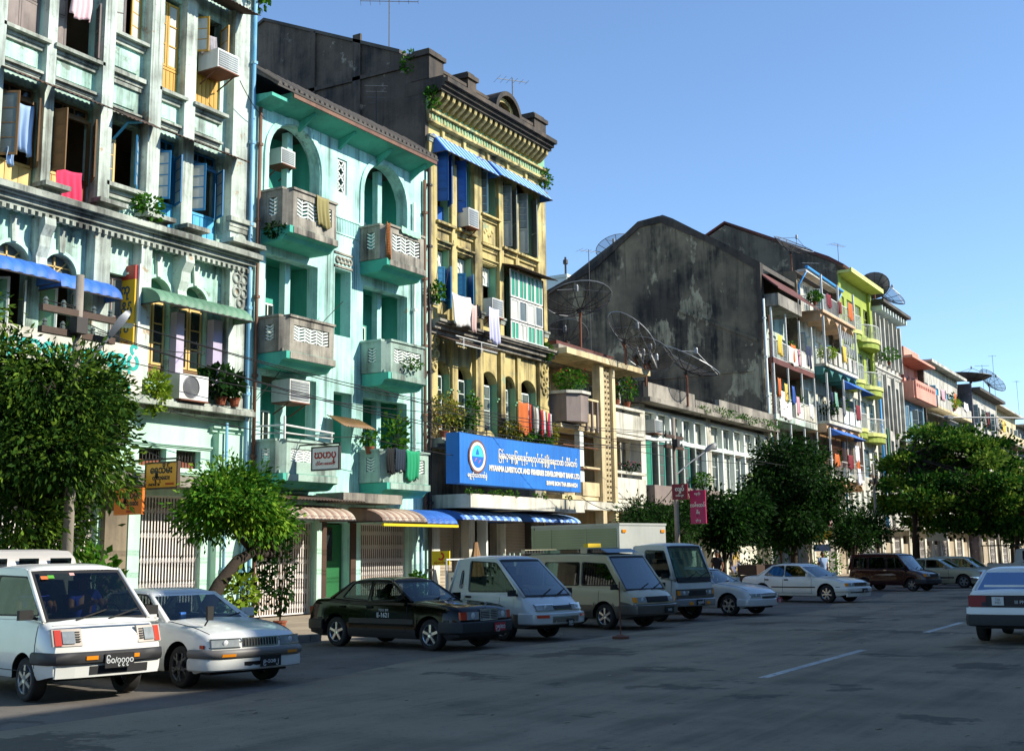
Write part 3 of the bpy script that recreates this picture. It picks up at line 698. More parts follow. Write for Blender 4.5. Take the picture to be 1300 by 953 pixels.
potted_plant('hanging fern cascading over the first floor ledge','x' and -23.85,22.55,5.5,1.1,.32,'leaf_fern',420,False,.16,seed=4)
potted_plant('dark leafy potted plants crowding the ledge beside the fan unit',-23.8,24.9,5.94,.75,.55,'leaf_dark',260,True,.24,seed=5)
potted_plant('small bright green potted plant at the ledge end',-23.72,25.35,5.94,.35,.2,'leaf_bright',90,True,.13,seed=6)
potted_plant('young green shrub sprouting from the cornice above the yellow sign',-23.75,22.0,10.46,.7,.38,'leaf_bright',200,False,.16,seed=7)
potted_plant('yellow green creeper hanging from the roof corner',-23.9,26.1,17.9,1.9,.55,'leaf_bright',420,False,.17,seed=8)
# pipes between the two buildings
# ================================================================== turquoise building
B = building('apartment_building','turquoise building with arched loggias and concrete balconies with lattice panels',26.15,35.3,15.2,(3.9,7.2,11.0),G('sooty_wall'),G('roof_tile'))
y0,y1 = 26.15,35.3
H = [(26.85,29.25,11.1,14.93,True,1.2),(31.5,33.95,11.1,14.93,True,1.2),(30.12,30.62,13.35,14.52),
     (26.8,29.2,7.4,10.68),(31.52,34.02,7.4,10.58),(30.05,30.87,8.7,10.86),(26.7,29.2,4.0,7.1),(31.55,34.0,4.0,6.88),(30.05,30.97,5.0,6.9),
     (26.52,29.42,.14,2.85),(29.75,30.92,.14,2.85),(31.5,34.3,.14,2.85)]
MB().wall(y0,y1,.1,15.4,-24.0,.42,H).build('front_wall', G('turquoise'), B)
# loggias: deep recess lined in turquoise darkened for shade, back wall with doors
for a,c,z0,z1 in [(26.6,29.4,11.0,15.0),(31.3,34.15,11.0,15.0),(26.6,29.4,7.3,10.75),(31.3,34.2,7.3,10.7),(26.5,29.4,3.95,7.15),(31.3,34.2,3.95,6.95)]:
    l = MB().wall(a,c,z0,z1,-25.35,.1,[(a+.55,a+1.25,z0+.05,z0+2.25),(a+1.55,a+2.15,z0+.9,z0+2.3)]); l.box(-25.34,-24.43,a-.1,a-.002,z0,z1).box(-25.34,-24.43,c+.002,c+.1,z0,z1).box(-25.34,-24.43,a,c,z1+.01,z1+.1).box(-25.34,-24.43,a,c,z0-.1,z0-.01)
    l.build('loggia_wall', G('turquoise_shade'), B)
    leaf(B,a+.57,-25.3,z0+.06,z0+2.2,.34,.3+RNG.random(),W('pale_yellow_wood') if a < 30 else W('dark_wood'),W('dark_pane'),4,.3,name='door_leaf'); leaf(B,a+1.24,-25.3,z0+.06,z0+2.2,-.34,.3+RNG.random(),W('pale_yellow_wood') if a < 30 else W('dark_wood'),W('dark_pane'),4,.3,name='door_leaf')
    window(B,a+1.56,a+2.14,z0+.91,z0+2.29,-25.4,W('white_paint'),W('dark_pane'),2,3)
    for i,yc in enumerate((a+.62,a+1.72)):
        MB().box(-24.68,-24.45,yc-.12,yc+.12,z0,z1-(.12 if z1 > 14 else .0)).build('column', G('turquoise'), B)
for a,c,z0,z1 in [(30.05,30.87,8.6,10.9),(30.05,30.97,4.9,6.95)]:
    MB().box(-25.3,-25.2,a-.1,c+.3,z0,z1).box(-25.2,-24.43,a-.12,a-.002,z0,z1).box(-25.2,-24.43,c+.002,c+.1,z0,z1).build('recess_wall', G('turquoise_shade'), B)
    window(B,a+.05,a+.6,z0+.6,z1-.2,-25.2,W('white_paint'),W('dark_pane'),1,4)
# arch rims
for ym in (28.05,32.72):
    r_, rz, n = 1.2,1.2,18; mm = MB()
    for t in range(n):
        a0,a1 = pi*t/n,pi*(t+1)/n; P = lambda k,a_: (ym+(r_+k)*math.cos(a_),13.73+(rz+k)*math.sin(a_))
        mm.prism([P(.03,a0),P(.22,a0),P(.22,a1),P(.03,a1)],'x',-24.0,-23.95)
    for s in (-1,1): mm.box(-24.0,-23.951,ym+s*1.33-.095,ym+s*1.33+.095,12.4,13.73)
    mm.build('arch_rim', G('turquoise'), B)
def chevrons(bld, y0, y1, z0, z1, x, m_, nm='lattice', cols=4, rows=6, along='y', yfix=0):
    mb = MB(); dw, dh = (y1-y0)/cols, (z1-z0)/rows
    for i in range(cols):
        up = 1 if i % 2 else -1
        for j in range(rows):
            a = (y0+dw*i+.01, z0+dh*(j+.5)-up*dh*.38); c = (y0+dw*(i+1)-.01, z0+dh*(j+.5)+up*dh*.38)
            if along == 'y': mb.bar((x,a[0],a[1]),(x,c[0],c[1]),.045,.05,(1,0,0))
            else: mb.bar((a[0],yfix,a[1]),(c[0],yfix,c[1]),.045,.05,(0,1,0))
        if along == 'y': mb.box(x-.02,x+.02,y0+dw*i-.014,y0+dw*i+.014,z0,z1)
    return mb.build(nm, m_, bld, kind='stuff')
def balcony(b, y0, y1, zf, zt, xf, cm, panel=(.28,-.42), lattice=True, skirt=True):
    """concrete balcony box: floor with tapering underside, front and side parapets pierced by a lattice"""
    x0 = -24.0; t = .12
    pa, pb = y0+.28, y1-.22; za, zb = zf+.34, zt-.2
    f = MB().wall(y0+.22,y1,zf,zt,xf,t,[(pa+.12,pb,za,zb)] if lattice else [])
    bal = f.build('balcony', cm, b)
    s = MB()
    s.add([(xf,y0+.22,zf),(xf,y0+.22,zt),(xf-.22,y0,zt),(xf-.22,y0,zf)],[[0,1,2,3]]).add([(xf-t,y0+.28,zf),(xf-t,y0+.28,zt),(xf-.22,y0+t,zt),(xf-.22,y0+t,zf)],[[3,2,1,0]])
    L = xf-.22-x0; sx0, sx1 = x0+.02, xf-.22
    h1,h2 = x0+.3,xf-.42
    if lattice and h2 > h1+.1:
        s.box(sx0,h1,y0,y0+t,zf,zt).box(h2,sx1,y0,y0+t,zf,zt).box(h1,h2,y0,y0+t,zf,za).box(h1,h2,y0,y0+t,zb,zt)
        chevrons(bal,h1,h2,za,zb,0,G('white_paint'),cols=2,rows=5,along='x',yfix=y0+.05)
    else: s.box(sx0,sx1,y0,y0+t,zf,zt)
    s.box(sx0,xf-t-.002,y1-t,y1,zf,zt)
    s.box(x0+.02,xf-.12,y0+.05,y1-.02,zf-.001,zf+.08)
    s.build('side_parapet', cm, bal)
    MB().box(x0+.02,xf+.05,y0+.18,y1+.04,zt,zt+.07).box(x0+.02,xf-.2,y0-.04,y0+.18,zt,zt+.07).build('coping', cm, bal)
    if lattice: chevrons(bal,pa+.12,pb,za,zb,xf-.06,G('white_paint'),cols=6,rows=5)
    if skirt:
        MB().prism([(x0+.02,zf-.42),(xf-.35,zf-.42),(xf-.22,zf-.38),(xf-.12,zf-.26),(xf+.04,zf-.22),(xf+.04,zf-.01),(x0+.02,zf-.01)],'y',y0+.04,y1+.03).build('underside', G('turquoise_shade'), bal)
        MB().box(xf+.042,xf+.06,y0+.2,y1+.03,zf-.21,zf-.02).build('fascia', cm, bal)
    return bal
CC = G('balcony_concrete')
balcony(B,26.55,28.78,11.32,12.42,-22.95,CC); balcony(B,31.3,33.5,11.3,12.4,-22.95,CC)
balcony(B,26.5,28.72,7.62,8.62,-22.95,CC); balcony(B,31.4,33.55,7.6,8.6,-22.95,mat('mint_concrete','#a7bfb2','#8fa89a',streak=.8,scol='#3a3f3a',spots=.5))
mint = G('mint_concrete')
balcony(B,26.45,28.9,4.15,5.05,-22.95,mint); balcony(B,31.35,33.75,4.1,5.08,-22.95,mint)
MB().tube([(-23.95,26.5,5.5),(-22.98,26.6,5.5),(-22.98,28.8,5.42),(-23.9,28.9,5.42)],.028).tube([(-22.98,26.6,5.1),(-22.98,26.6,5.75)],.035).tube([(-22.98,28.7,5.1),(-22.98,28.7,5.45)],.03).tube([(-23.95,26.5,5.28),(-22.98,26.6,5.28),(-22.98,28.8,5.25)],.02).build('railing', G('white_metal'), B)
# lattice window, grooved bands, mouldings
MB().box(-24.34,-24.3,30.12,30.62,13.35,14.52).build('window_back', W('dark_pane'), B)
lw = MB().box(-24.1,-24.05,30.13,30.2,13.36,14.51).box(-24.1,-24.05,30.54,30.61,13.36,14.51).box(-24.1,-24.05,30.2,30.54,13.36,13.42).box(-24.1,-24.05,30.2,30.54,14.45,14.51)
for j in range(3):
    zc = 13.6+j*.34
    for s in (-1,1): lw.bar((-24.07,30.2,zc-.17*s),(-24.07,30.54,zc+.17*s),.035,.035,(1,0,0)); lw.tube([(-24.07,30.37+s*.085,zc-.13),(-24.07,30.37+s*.12,zc),(-24.07,30.37+s*.085,zc+.13)],.02,5)
lw.build('lattice_window', W('white_paint'), B)
bd = MB().box(-24.0,-23.96,29.35,31.4,12.52,12.58).box(-24.0,-23.97,29.35,31.4,12.0,12.05)
for i in range(24): bd.box(-24.0,-23.978,29.4+i*.083,29.44+i*.083,12.06,12.5)
bd.build('grooved_band', W('turquoise'), B)
orn = MB().box(-24.0,-23.96,30.0,30.95,10.9,10.97).box(-24.0,-23.96,30.0,30.95,11.34,11.4)
for i in range(4): orn.lathe([(.05,.0),(.07,.05),(.12,.05),(.13,0)],(-24.0,30.18+i*.2,11.15),10,'x')
orn.build('ornament', W('balcony_concrete'), B)
fl = MB().box(-24.25,-24.06,30.05,30.87,7.25,8.7)
for i in range(9): fl.box(-24.06,-24.035,30.08+i*.09,30.12+i*.09,7.3,8.68)
fl.build('fluted_panel', W('turquoise'), B)
# eave with broken left end and corrugated tiles
MB().prism([(-24.0,15.1),(-23.15,15.36),(-23.15,15.5),(-24.0,15.5)],'y',26.9,34.55).build('eave', W('turquoise_shade'), B)
MB().prism([(-24.0,15.05),(-23.3,15.2),(-23.3,15.3),(-24.0,15.35)],'y',26.15,26.9).build('eave', W('turquoise_shade'), B)
MB().box(-23.15,-23.1,26.9,34.56,15.33,15.53).build('fascia', W('pipe_brown'), B)
for y in (28.2,30.2,32.2,34.2): MB().prism([(-24.0,14.8),(-23.35,15.2),(-23.35,15.28),(-24.0,15.1)],'y',y-.05,y+.05).build('eave_bracket', W('turquoise_shade'), B)
def tiles(b, y0, y1, x0, z0, x1, z1, m_):
    rf = MB().prism([(x0,z0-.04),(x0,z0-.1),(x1,z1-.1),(x1,z1-.04)],'y',y0,y1).build('tiled_roof', m_, b); n = int((y1-y0)/.24)
    a = math.atan2(z1-z0,x1-x0); L = math.hypot(x1-x0,z1-z0)
    me = MB().lathe([(.06,0),(.075,L/2),(.06,L)],(0,0,0),8,'x',-.2,pi+.2)
    src = None
    for i in range(n):
        yy = y0+(i+.5)*(y1-y0)/n
        if src is None:
            mb = MB(); k = 6
            vs = []
            for q in range(2):
                for l in range(k+1):
                    th = pi*l/k; vs.append((x0+(x1-x0)*q, yy+.085*math.cos(th), z0+(z1-z0)*q+.10*math.sin(th)-.03))
            mb.add(vs,[[l,l+1,k+2+l,k+1+l] for l in range(k)]+[list(range(k+1))])
            src = mb.build('roof_tile', m_, rf)
            base = yy
        else:
            o = src.copy(); COL.objects.link(o); o.location = (0,yy-base,RNG.uniform(-.02,.015))
tiles(B,26.15,34.6,-23.08,15.56,-24.5,16.55,W('roof_tile'))
MB().box(-37,-24.6,26.2,35.2,15.0,16.4).build('roof', W('roof_tile'), B)
# ground floor of the turquoise front
folding_gate(B,26.55,29.38,.2,2.8,-24.3,W('gate_paint'),rows=6); folding_gate(B,31.55,34.25,.2,2.8,-24.3,W('gate_paint'),rows=6)
MB().box(-24.75,-24.68,26.5,34.4,.1,3.0).build('shutter_back', W('brown_wood'), B)
for a,c in ((29.45,29.74),(30.93,31.2)): MB().box(-24.2,-23.95,a,c,.14,2.85).build('door_post', W('dark_wood'), B)
MB().box(-24.35,-24.3,29.76,30.9,.3,2.8).build('shop_door', mat('shop_green','#1f6a3a','#195a30',rough=.5,streak=.3), B)
MB().box(-24.3,-24.27,29.86,30.4,1.7,2.7).build('shop_window', W('dark_pane'), B)
MB().box(-23.99,-23.9,29.22,29.44,.14,3.0).build('pier', W('green_paint'), B)
AS, AW_ = mat('awning_red','#a48a78','#96796a',streak=.6,scol='#4a3a30',rough=.7), mat('awning_cream','#c4b6a2','#b3a592',streak=.6,scol='#5a4e42',rough=.7)
awning(B,26.3,29.35,3.3,2.86,-23.9,1.35,AS,AW_,18); awning(B,30.7,33.1,3.3,2.86,-23.9,1.35,AS,AW_,14); awning(B,33.1,34.9,3.3,2.82,-23.9,1.35,W('awning_blue'),None,5)
MB().box(-22.6,-22.52,30.7,34.9,2.72,2.8).build('awning_rail', mat('rail_yellow','#d8c020',rough=.5), B)
MB().box(-23.95,-22.9,29.2,32.2,3.42,3.7).build('concrete_lip', W('grey_concrete'), B)
corrugated(B,26.4,30.0,-23.95,3.62,-22.7,3.42,W('rust_sheet'))
corrugated(B,29.6,31.2,-23.9,6.1,-23.2,5.72,W('brown_wood'))
for yy,mm in ((26.22,'pipe_blue'),(26.42,'pipe_brown')): drainpipe(B,[(-23.85,yy,.2),(-23.85,yy,4.2)],.05,W(mm))
drainpipe(B,[(-23.9,26.35,3.5),(-23.9,26.35,15.0)],.055,W('pipe_brown')); drainpipe(B,[(-23.8,34.55,.2),(-23.8,34.55,3.0)],.06,W('pipe_blue'))
drainpipe(B,[(-23.9,34.95,3),(-23.9,34.95,15)],.06,W('pipe_brown')); drainpipe(B,[(-23.86,35.18,.2),(-23.86,35.18,16)],.07,W('dark_metal'))
drainpipe(B,[(-23.9,34.3,3.8),(-23.9,34.3,14)],.06,W('white_paint'))
# things on the turquoise front
aircon('small white air conditioner high inside the left arch',27.75,28.4,13.75,14.25,-24.9,.6)
aircon('white air conditioner on a plank above the first floor doorway',27.4,28.3,6.3,6.95,-24.2,.7)
cloth('hanging_cloth','khaki blanket draped over the top left lattice balcony','blanket',WC('cloth_khaki','#8f8656'),27.75,28.3,12.5,11.6,-22.88,.03,seed=11,waves=3,slant=.08)
cloth('hanging_cloth','brown checked cloth hanging over the top right balcony corner','blanket',mat('cloth_check','#7a3f22','#3f2a22',rough=.95,bump=.05,vs=5,wave=('#a86a30',6,'Z')),31.32,31.5,12.5,11.35,-22.9,.06,seed=12)
cloth('hanging_cloth','mint cloth laid along the top right balcony coping','cloth',WC('cloth_mint','#9fd0b4'),32.1,33.2,12.53,12.32,-22.88,.02,seed=13)
cloth('hanging_cloth','dark navy garment over the lowest right balcony','clothing',WC('cloth_navy','#1f2e3c'),31.75,32.3,5.2,4.5,-22.86,.03,seed=14)
cloth('hanging_cloth','bright green garment over the lowest right balcony','clothing',WC('cloth_green','#1f8f62'),32.35,33.1,5.18,4.25,-22.85,.04,seed=15)
cloth('hanging_cloth','black cloth folded over the left side of lowest right balcony','cloth',WC('cloth_black','#15181a'),31.32,31.7,5.2,4.4,-22.87,.03,seed=16)
potted_plant('weeds growing under the top left balcony corner',-23.4,26.6,10.95,.5,.35,'leaf_dark',160,False,.14,seed=20)
potted_plant('small plants peeping through the middle right balcony lattice',-22.85,32.6,7.75,.4,.4,'leaf_bright',110,False,.12,seed=21)
potted_plant('potted plant on the wall beside the right first floor doors',-23.6,31.4,5.0,.5,.25,'leaf_bright',90,True,.15,seed=22)
potted_plant('tall leafy plant in the right first floor loggia',-24.2,33.6,4.3,2.0,.45,'leaf_bright',260,True,.2,seed=23)
# ================================================================== ochre bank building
Cb = building('bank_building','ochre yellow building with black parapet, half round pediment and blue awnings',35.32,44.05,19.0,(3.9,6.1,10.0,13.4),G('sooty_wall'),G('grey_concrete'))
y0,y1 = 35.32,44.05
cb = [(35.87,36.87),(37.27,38.4),(38.97,40.2),(40.57,41.58),(41.88,43.25)]
H = []
for i,(a,c) in enumerate(cb):
    r_ = (c-a)/2
    H.append((a,c,14.78 if i == 2 else 13.76,16.95,True,.42)); H.append((a,c,10.8 if i < 3 else 10.02,12.86))
    H.append((a+.02,c-.02,6.2,8.68,True,min(r_-.02,.48)))
MB().wall(y0,y1,5.4,17.7,-24.12,.4,H).build('front_wall', G('ochre'), Cb)
MB().wall(y0,y1,.1,5.39,-24.3,.3,[(35.95,37.7,.14,3.2),(38.4,40.3,.14,3.2),(40.4,42.9,.14,3.2)]).build('ground_floor_wall', G('grey_concrete'), Cb)
for a,c in [(35.34,35.85),(38.42,38.95),(40.22,40.55),(43.3,44.04)]:
    p = MB().box(-24.14,-23.97,a,c,6.0,16.85).build('pilaster', G('ochre'), Cb)
    MB().ledge(a-.02,c+.02,10.6,10.85,-23.97,.1).ledge(a-.02,c+.02,16.6,16.85,-23.97,.1).build('capital', G('ledge_plaster'), p)
for a,c in [(36.89,37.25),(41.6,41.86)]: MB().box(-24.13,-24.02,a,c,6.2,16.2).build('pier', G('ochre'), Cb)
# green painted reveals inside the windows
for i,(a,c) in enumerate(cb):
    for z0,z1 in ((14.78 if i == 2 else 13.77,16.6),(10.82 if i < 3 else 10.03,12.85),(6.22,8.25)):
        MB().box(-24.5,-24.13,a-.0,a+.03,z0,z1).box(-24.5,-24.13,c-.03,c,z0,z1).build('reveal', G('ochre_green'), Cb)
for i,(a,c) in enumerate(cb):
    e = MB()
    if i == 2: e.ledge(a,c,14.55,14.76,-24.12,.24).ledge(a,c,13.35,13.6,-24.12,.2).ledge(a,c,12.9,13.05,-24.12,.12)
    else: e.ledge(a,c,13.48,13.75,-24.12,.26).ledge(a,c,12.9,13.08,-24.12,.18)
    e.build('ledge', G('ochre'), Cb)
    if i == 2:
        o = MB().box(-24.14,-24.08,a+.2,c-.2,13.7,14.45).build('panel', G('ochre'), Cb)
        for q in range(5): MB().lathe([(0,.05),(.06,.04),(.1,0)],(-24.08,a+.33+.14*q,14.1+.12*math.sin(q*2)),8,'x').build('boss', G('ochre'), o)
    MB().prism([(c*.5+a*.5-.06,16.97),(c*.5+a*.5+.06,16.97),(c*.5+a*.5+.1,17.35),(c*.5+a*.5-.1,17.35)],'x',-24.12,-24.02).build('keystone', G('ochre'), Cb)
# entablature, cornice, parapet, pediment
c_ = MB()
for z0,z1,pj in [(17.35,17.45,.12),(17.45,17.72,.05),(17.72,17.8,.18)]: c_.box(-24.3,-24.0+pj,y0,y1+pj*.5,z0,z1)
c_.build('architrave', G('ochre'), Cb)
fr = MB(); 
for i in range(42): fr.box(-23.95,-23.925,y0+.15+i*.2,y0+.24+i*.2,17.47,17.7)
fr.build('fluting', G('ochre_green'), Cb, kind='stuff')
MB().box(-24.3,-23.98,y0,y1,17.8,18.4).build('frieze', G('ochre_green'), Cb)
br = None
for i in range(22):
    yb = y0+.2+i*.375
    if br is None: br = MB().prism([(-23.97,17.95),(-23.82,17.98),(-23.5,18.25),(-23.45,18.42),(-23.97,18.42)],'y',yb-.085,yb+.085).build('cornice_bracket', G('ochre'), Cb); b0 = yb
    else: o = br.copy(); COL.objects.link(o); o.location = (0,yb-b0,0)
c_ = MB()
for z0,z1,pj in [(18.43,18.55,.62),(18.55,18.68,.75),(18.68,18.85,.9),(18.85,18.95,.72)]: c_.box(-25.0,-24.0+pj,y0-.05,y1-.45,z0,z1)
c_.build('cornice', G('black_stone'), Cb)
MB().box(-24.6,-24.05,y0,y1,18.95,19.5).box(-24.62,-23.95,y0-.02,y1+.03,19.5,19.62).box(-24.6,-24.0,y0,y1,19.05,19.12).build('parapet', G('black_stone'), Cb)
for a,c in [(35.25,36.2),(37.9,38.5),(43.1,44.1)]:
    MB().box(-24.75,-23.9,a,c,18.96,19.85).box(-24.85,-23.82,a-.1,c+.08,19.85,20.02).box(-24.7,-23.95,a+.05,c-.05,20.02,20.15).build('parapet_pier', G('black_stone'), Cb)
def half_ring(mb, ym, zc, r0, r1, xa, xb, n=16):
    for t in range(n):
        a0,a1 = pi*t/n,pi*(t+1)/n
        mb.prism([(ym+r0*math.cos(a0),zc+r0*math.sin(a0)),(ym+r1*math.cos(a0),zc+r1*math.sin(a0)),(ym+r1*math.cos(a1),zc+r1*math.sin(a1)),(ym+r0*math.cos(a1),zc+r0*math.sin(a1))],'x',xa,xb)
    return mb
ym = 40.35
half_ring(MB(),ym,18.95,.86,1.04,-24.5,-23.5).build('pediment_rim', G('black_stone'), Cb)
half_ring(MB(),ym,18.95,.66,.84,-24.4,-23.75).build('pediment_moulding', G('ochre'), Cb)
MB().lathe([(0,0),(.68,0)],(-24.2,ym,18.95),18,'x',0,pi).build('pediment_face', G('ochre_green'), Cb)
for k in range(9):
    a = pi*(k+.5)/9; MB().lathe([(0,.1),(.07,.07),(.1,0)],(-24.18,ym+.55*math.cos(a),18.95+.55*math.sin(a)),8,'x').build('boss', G('ochre'), Cb)
MB().prism([(ym-.3,18.95),(ym+.3,18.95),(ym+.18,19.5),(ym,19.62),(ym-.18,19.5)],'x',-24.19,-24.05).build('cartouche', G('ochre'), Cb)
# side wall of the bank, sooty, sloping up to the rear
s_ = MB().prism([(-24.1,19.5),(-25.2,20.2),(-26.5,20.75),(-31.9,23.1),(-37,20.8),(-37,14),(-24.1,14)],'y',35.28,35.5); s_.build('gable_wall', G('sooty_wall'), Cb)
MB().prism([(-25.2,20.2),(-31.9,23.1),(-31.9,23.22),(-25.2,20.34)],'y',35.2,43.9).prism([(-31.9,23.1),(-37.2,20.7),(-37.2,20.85),(-31.9,23.22)],'y',35.2,43.9).build('pitched_roof', G('roof_tile'), Cb)
for xx in (-27.2,-29.4): MB().box(xx-.18,xx+.18,35.2,35.3,17,22.3+(.6 if xx < -28 else 0)-.9).build('buttress', G('sooty_wall'), Cb)
MB().box(-31.5,-25.2,35.2,35.29,19.55,19.7).build('string_course', G('sooty_wall'), Cb)
# third floor: blue and grey louvred shutters
x = -24.4
LV = lambda b,*a,**k: leaf(b,*a,**k)
leaf(Cb,35.9,x+.25,14.5,16.4,.55,1.2,W('deep_blue'),W('deep_blue'),5,.2); leaf(Cb,36.84,x+.25,14.5,16.4,-.5,.9,W('deep_blue'),W('royal_blue'),5,.2); MB().box(x,x+.04,35.9,36.84,13.78,14.5).build('panel', W('deep_blue'), Cb)
leaf(Cb,37.3,x+.2,14.4,16.4,.5,1.25,W('deep_blue'),W('deep_blue'),5,.2); MB().box(x,x+.04,37.3,38.38,13.78,14.4).build('panel', W('deep_blue'), Cb)
leaf(Cb,39.0,x+.1,14.8,16.5,.5,1.1,W('blue_grey_wall'),W('dull_pane'),5)
gl_ = mat('shutter_grey','#8f9894','#7d8682',streak=.4,scol='#4a4f4c',rough=.6)
for a,c in cb[3:]:
    leaf(Cb,a+.03,x+.2,13.8,16.3,.52,1.1,gl_,W('dull_pane'),5,.4); leaf(Cb,c-.03,x+.2,13.8,16.3,-.52,1.0,gl_,gl_,5,.4)
awning(Cb,35.6,39.35,16.95,16.2,-24.0,.62,W('awning_blue'),W('awning_pale'),22,curve=False); awning(Cb,39.5,43.6,17.0,16.3,-24.0,.62,W('awning_blue'),W('awning_pale'),22,curve=False)
# second floor
for i,(a,c) in enumerate(cb[:3]):
    half_ring(MB(),(a+c)/2,12.2,.28,.36,x-.04,x).build('fanlight', W('white_paint'), Cb)
    window(Cb,a+.05,c-.05,12.1,12.8,x-.06,W('white_paint'),W('frosted_pane'),4,1)
    if i < 2:
        leaf(Cb,a+.05,x+.12,10.85,12.1,.5,.75+i*.3,W('blue_wood'),W('blue_wood'),4,.3); leaf(Cb,c-.05,x+.12,10.6,12.15,-.55,1.0,W('blue_wood'),W('deep_blue'),4,.2)
    else: window(Cb,a+.05,a+.6,10.9,12.1,x,W('white_paint'),W('dull_pane'),1,4)
gf = MB().box(-24.1,-23.5,40.57,43.2,9.98,10.06).build('glazed_box_floor', W('white_paint'), Cb)
for k in range(4):
    a = 40.6+k*.65; window(Cb,a,a+.62,11.75,12.85,-23.75,W('white_metal'),W('green_pane'),2,1,name='glazed_screen'); 
    window(Cb,a,a+.62,10.85,11.7,-23.75,W('white_metal'),W('dull_pane') if k%2 else W('frosted_pane'),1,1,name='glazed_screen')
    window(Cb,a,a+.62,10.05,10.8,-23.75,W('white_metal'),W('green_pane') if k != 1 else W('frosted_pane'),2,1,name='glazed_screen')
window(Cb,43.22,43.28,10.05,12.85,-23.76,W('white_metal'),W('green_pane'),1,1,name='glazed_screen')
corrugated(Cb,40.4,43.6,-24.0,13.05,-23.2,12.85,W('rust_sheet'))
# main cornice and the first floor arches
c_ = MB()
for z0,z1,pj in [(9.55,9.7,.12),(9.7,9.86,.28),(9.86,9.93,.42),(9.93,10.02,.5)]: c_.box(-24.3,-24.0+pj,y0,y1+.1,z0,z1)
c_.build('cornice', G('grey_concrete'), Cb)
for yc in (35.6,43.65):
    k = MB()
    for q in range(5): k.lathe([(.09,0),(.1,.06),(.16,.06),(.18,0)],(-23.96,yc+(-.14 if q%2 else .14)*(1 if q < 4 else 0),9.3-.24*q),12,'x')
    k.build('scrollwork', G('ochre'), Cb, smooth=True)
for i,(a,c) in enumerate(cb):
    window(Cb,a+.1,c-.1,6.25,8.2,x-.05,W('white_paint'),W('dull_pane') if i > 1 else W('dark_pane'),2,4)
    MB().ledge(a-.06,a+.08,7.55,7.7,-24.12,.1).ledge(c-.08,c+.06,7.55,7.7,-24.12,.1).build('impost', G('ochre_green'), Cb)
corrugated(Cb,35.6,38.6,-23.9,9.5,-23.1,9.2,W('rust_sheet'))  # dark canopy added to stand in for deep cornice shade over the left bays
MB().tube([(-23.1,35.7,9.15),(-23.1,38.5,9.15)],.02).tube([(-23.1,35.7,9.4),(-23.1,38.5,9.4)],.02).tube([(-23.1,36.2,9.4),(-23.1,36.2,9.0)],.02).tube([(-23.1,37.4,9.4),(-23.1,37.4,9.0)],.02).build('white_rail', W('white_metal'), Cb)
c_ = MB()
for z0,z1,pj in [(5.5,5.62,.35),(5.62,5.75,.65),(5.75,5.82,.55)]: c_.box(-24.3,-24.0+pj,y0,y1,z0,z1)
c_.build('ledge', G('grey_concrete'), Cb)
half_ring(MB(),38.6,5.82,.32,.5,-23.75,-23.55,10).build('parapet_roundel', G('ochre'), Cb)
MB().tube([(-23.4,37.0,6.4),(-23.4,38.2,6.4)],.02).tube([(-23.4,37.0,6.15),(-23.4,38.2,6.15)],.02).tube([(-23.4,37.0,5.8),(-23.4,37.0,6.4)],.02).tube([(-23.4,38.2,5.8),(-23.4,38.2,6.4)],.02).build('railing', W('dark_metal'), Cb)
# canopy slab below the sign, ground floor awnings and shutters
MB().box(-24.25,-22.35,35.4,43.85,3.4,3.86).build('canopy_slab', W('cream_white'), Cb)
awning(Cb,35.3,39.3,3.37,2.98,-24.2,1.6,W('awning_blue'),W('awning_pale'),16); awning(Cb,40.2,44.0,3.37,2.98,-24.2,1.6,W('awning_blue'),W('awning_pale'),16)
sh = mat('shutter_cream','#b5a893','#a39680',streak=.35,scol='#5d5344',rough=.55)
for a,c in ((35.96,37.68),(40.42,42.88)):
    g = MB().box(-24.62,-24.58,a,c,.14,3.15).build('roller_shutter', sh, Cb)
    for k in range(25): piece('slat', sh, g, (-24.565,(a+c)/2,.22+.12*k), (.03,c-a,.105))
for a,c in ((35.4,35.92),(37.8,38.2),(40.32,40.38)):
    MB().box(-24.3,-23.95,a,c,.14,3.3).build('pier', W('cream_white'), Cb)
MB().box(-24.3,-23.9,38.9,39.02,.14,3.3).build('post', W('white_paint'), Cb)
# blue sign board
sg = thing('bank_sign','large blue corrugated bank sign with white lettering and round emblem above the canopy','sign',(-22.5,39.4,4.2))
a,c = 34.95,43.85; n = 74
MB().box(-23.05,-22.52,a,c,4.2,5.92).build('box', W('sign_blue'), sg)
vs = []
for j in range(2):
    for i in range(n*2+1): vs.append((-22.5+(.012 if (i//2)%2 else 0), a+(c-a)*i/(n*2), 4.2 if j == 0 else 5.92))
MB().add(vs,[[i,i+1,n*2+2+i,n*2+1+i] for i in range(n*2)]).build('corrugated_face', W('sign_blue'), sg)
wm = mat('letter_white','#e8e2cc',rough=.6,bump=0); bm_ = mat('letter_black','#161616',rough=.6,bump=0)
xs = -22.478
text('lettering','ြမန်မာ့ေမွးြမူေရးနှင့်ေရလုပ်ငန်းဖွံ့ြဖိုးေရးဘဏ် လီမိတက်', .33, wm, sg, (xs,40.5,5.28), ROT_X, .8, bold=.006)
text('lettering','MYANMA LIVESTOCK AND FISHERIES DEVELOPMENT BANK LTD.', .265, wm, sg, (xs,40.3,4.80), ROT_X, .90, bold=.012)
text('lettering','SHWE BON THA BRANCH', .215, wm, sg, (xs,42.25,4.45), ROT_X, 1.0, bold=.01)
text('lettering','ေရွှဘုံသာဘဏ်ခွဲ', .2, wm, sg, (xs,36.05,4.5), ROT_X, .9, bold=.004)
em = MB().lathe([(.5,.0),(.5,.03),(.58,.03),(.58,0)],(-22.49,36.05,5.15),28,'x').build('emblem_ring', mat('ring_brown','#6b4a4a',rough=.6,bump=0), sg)
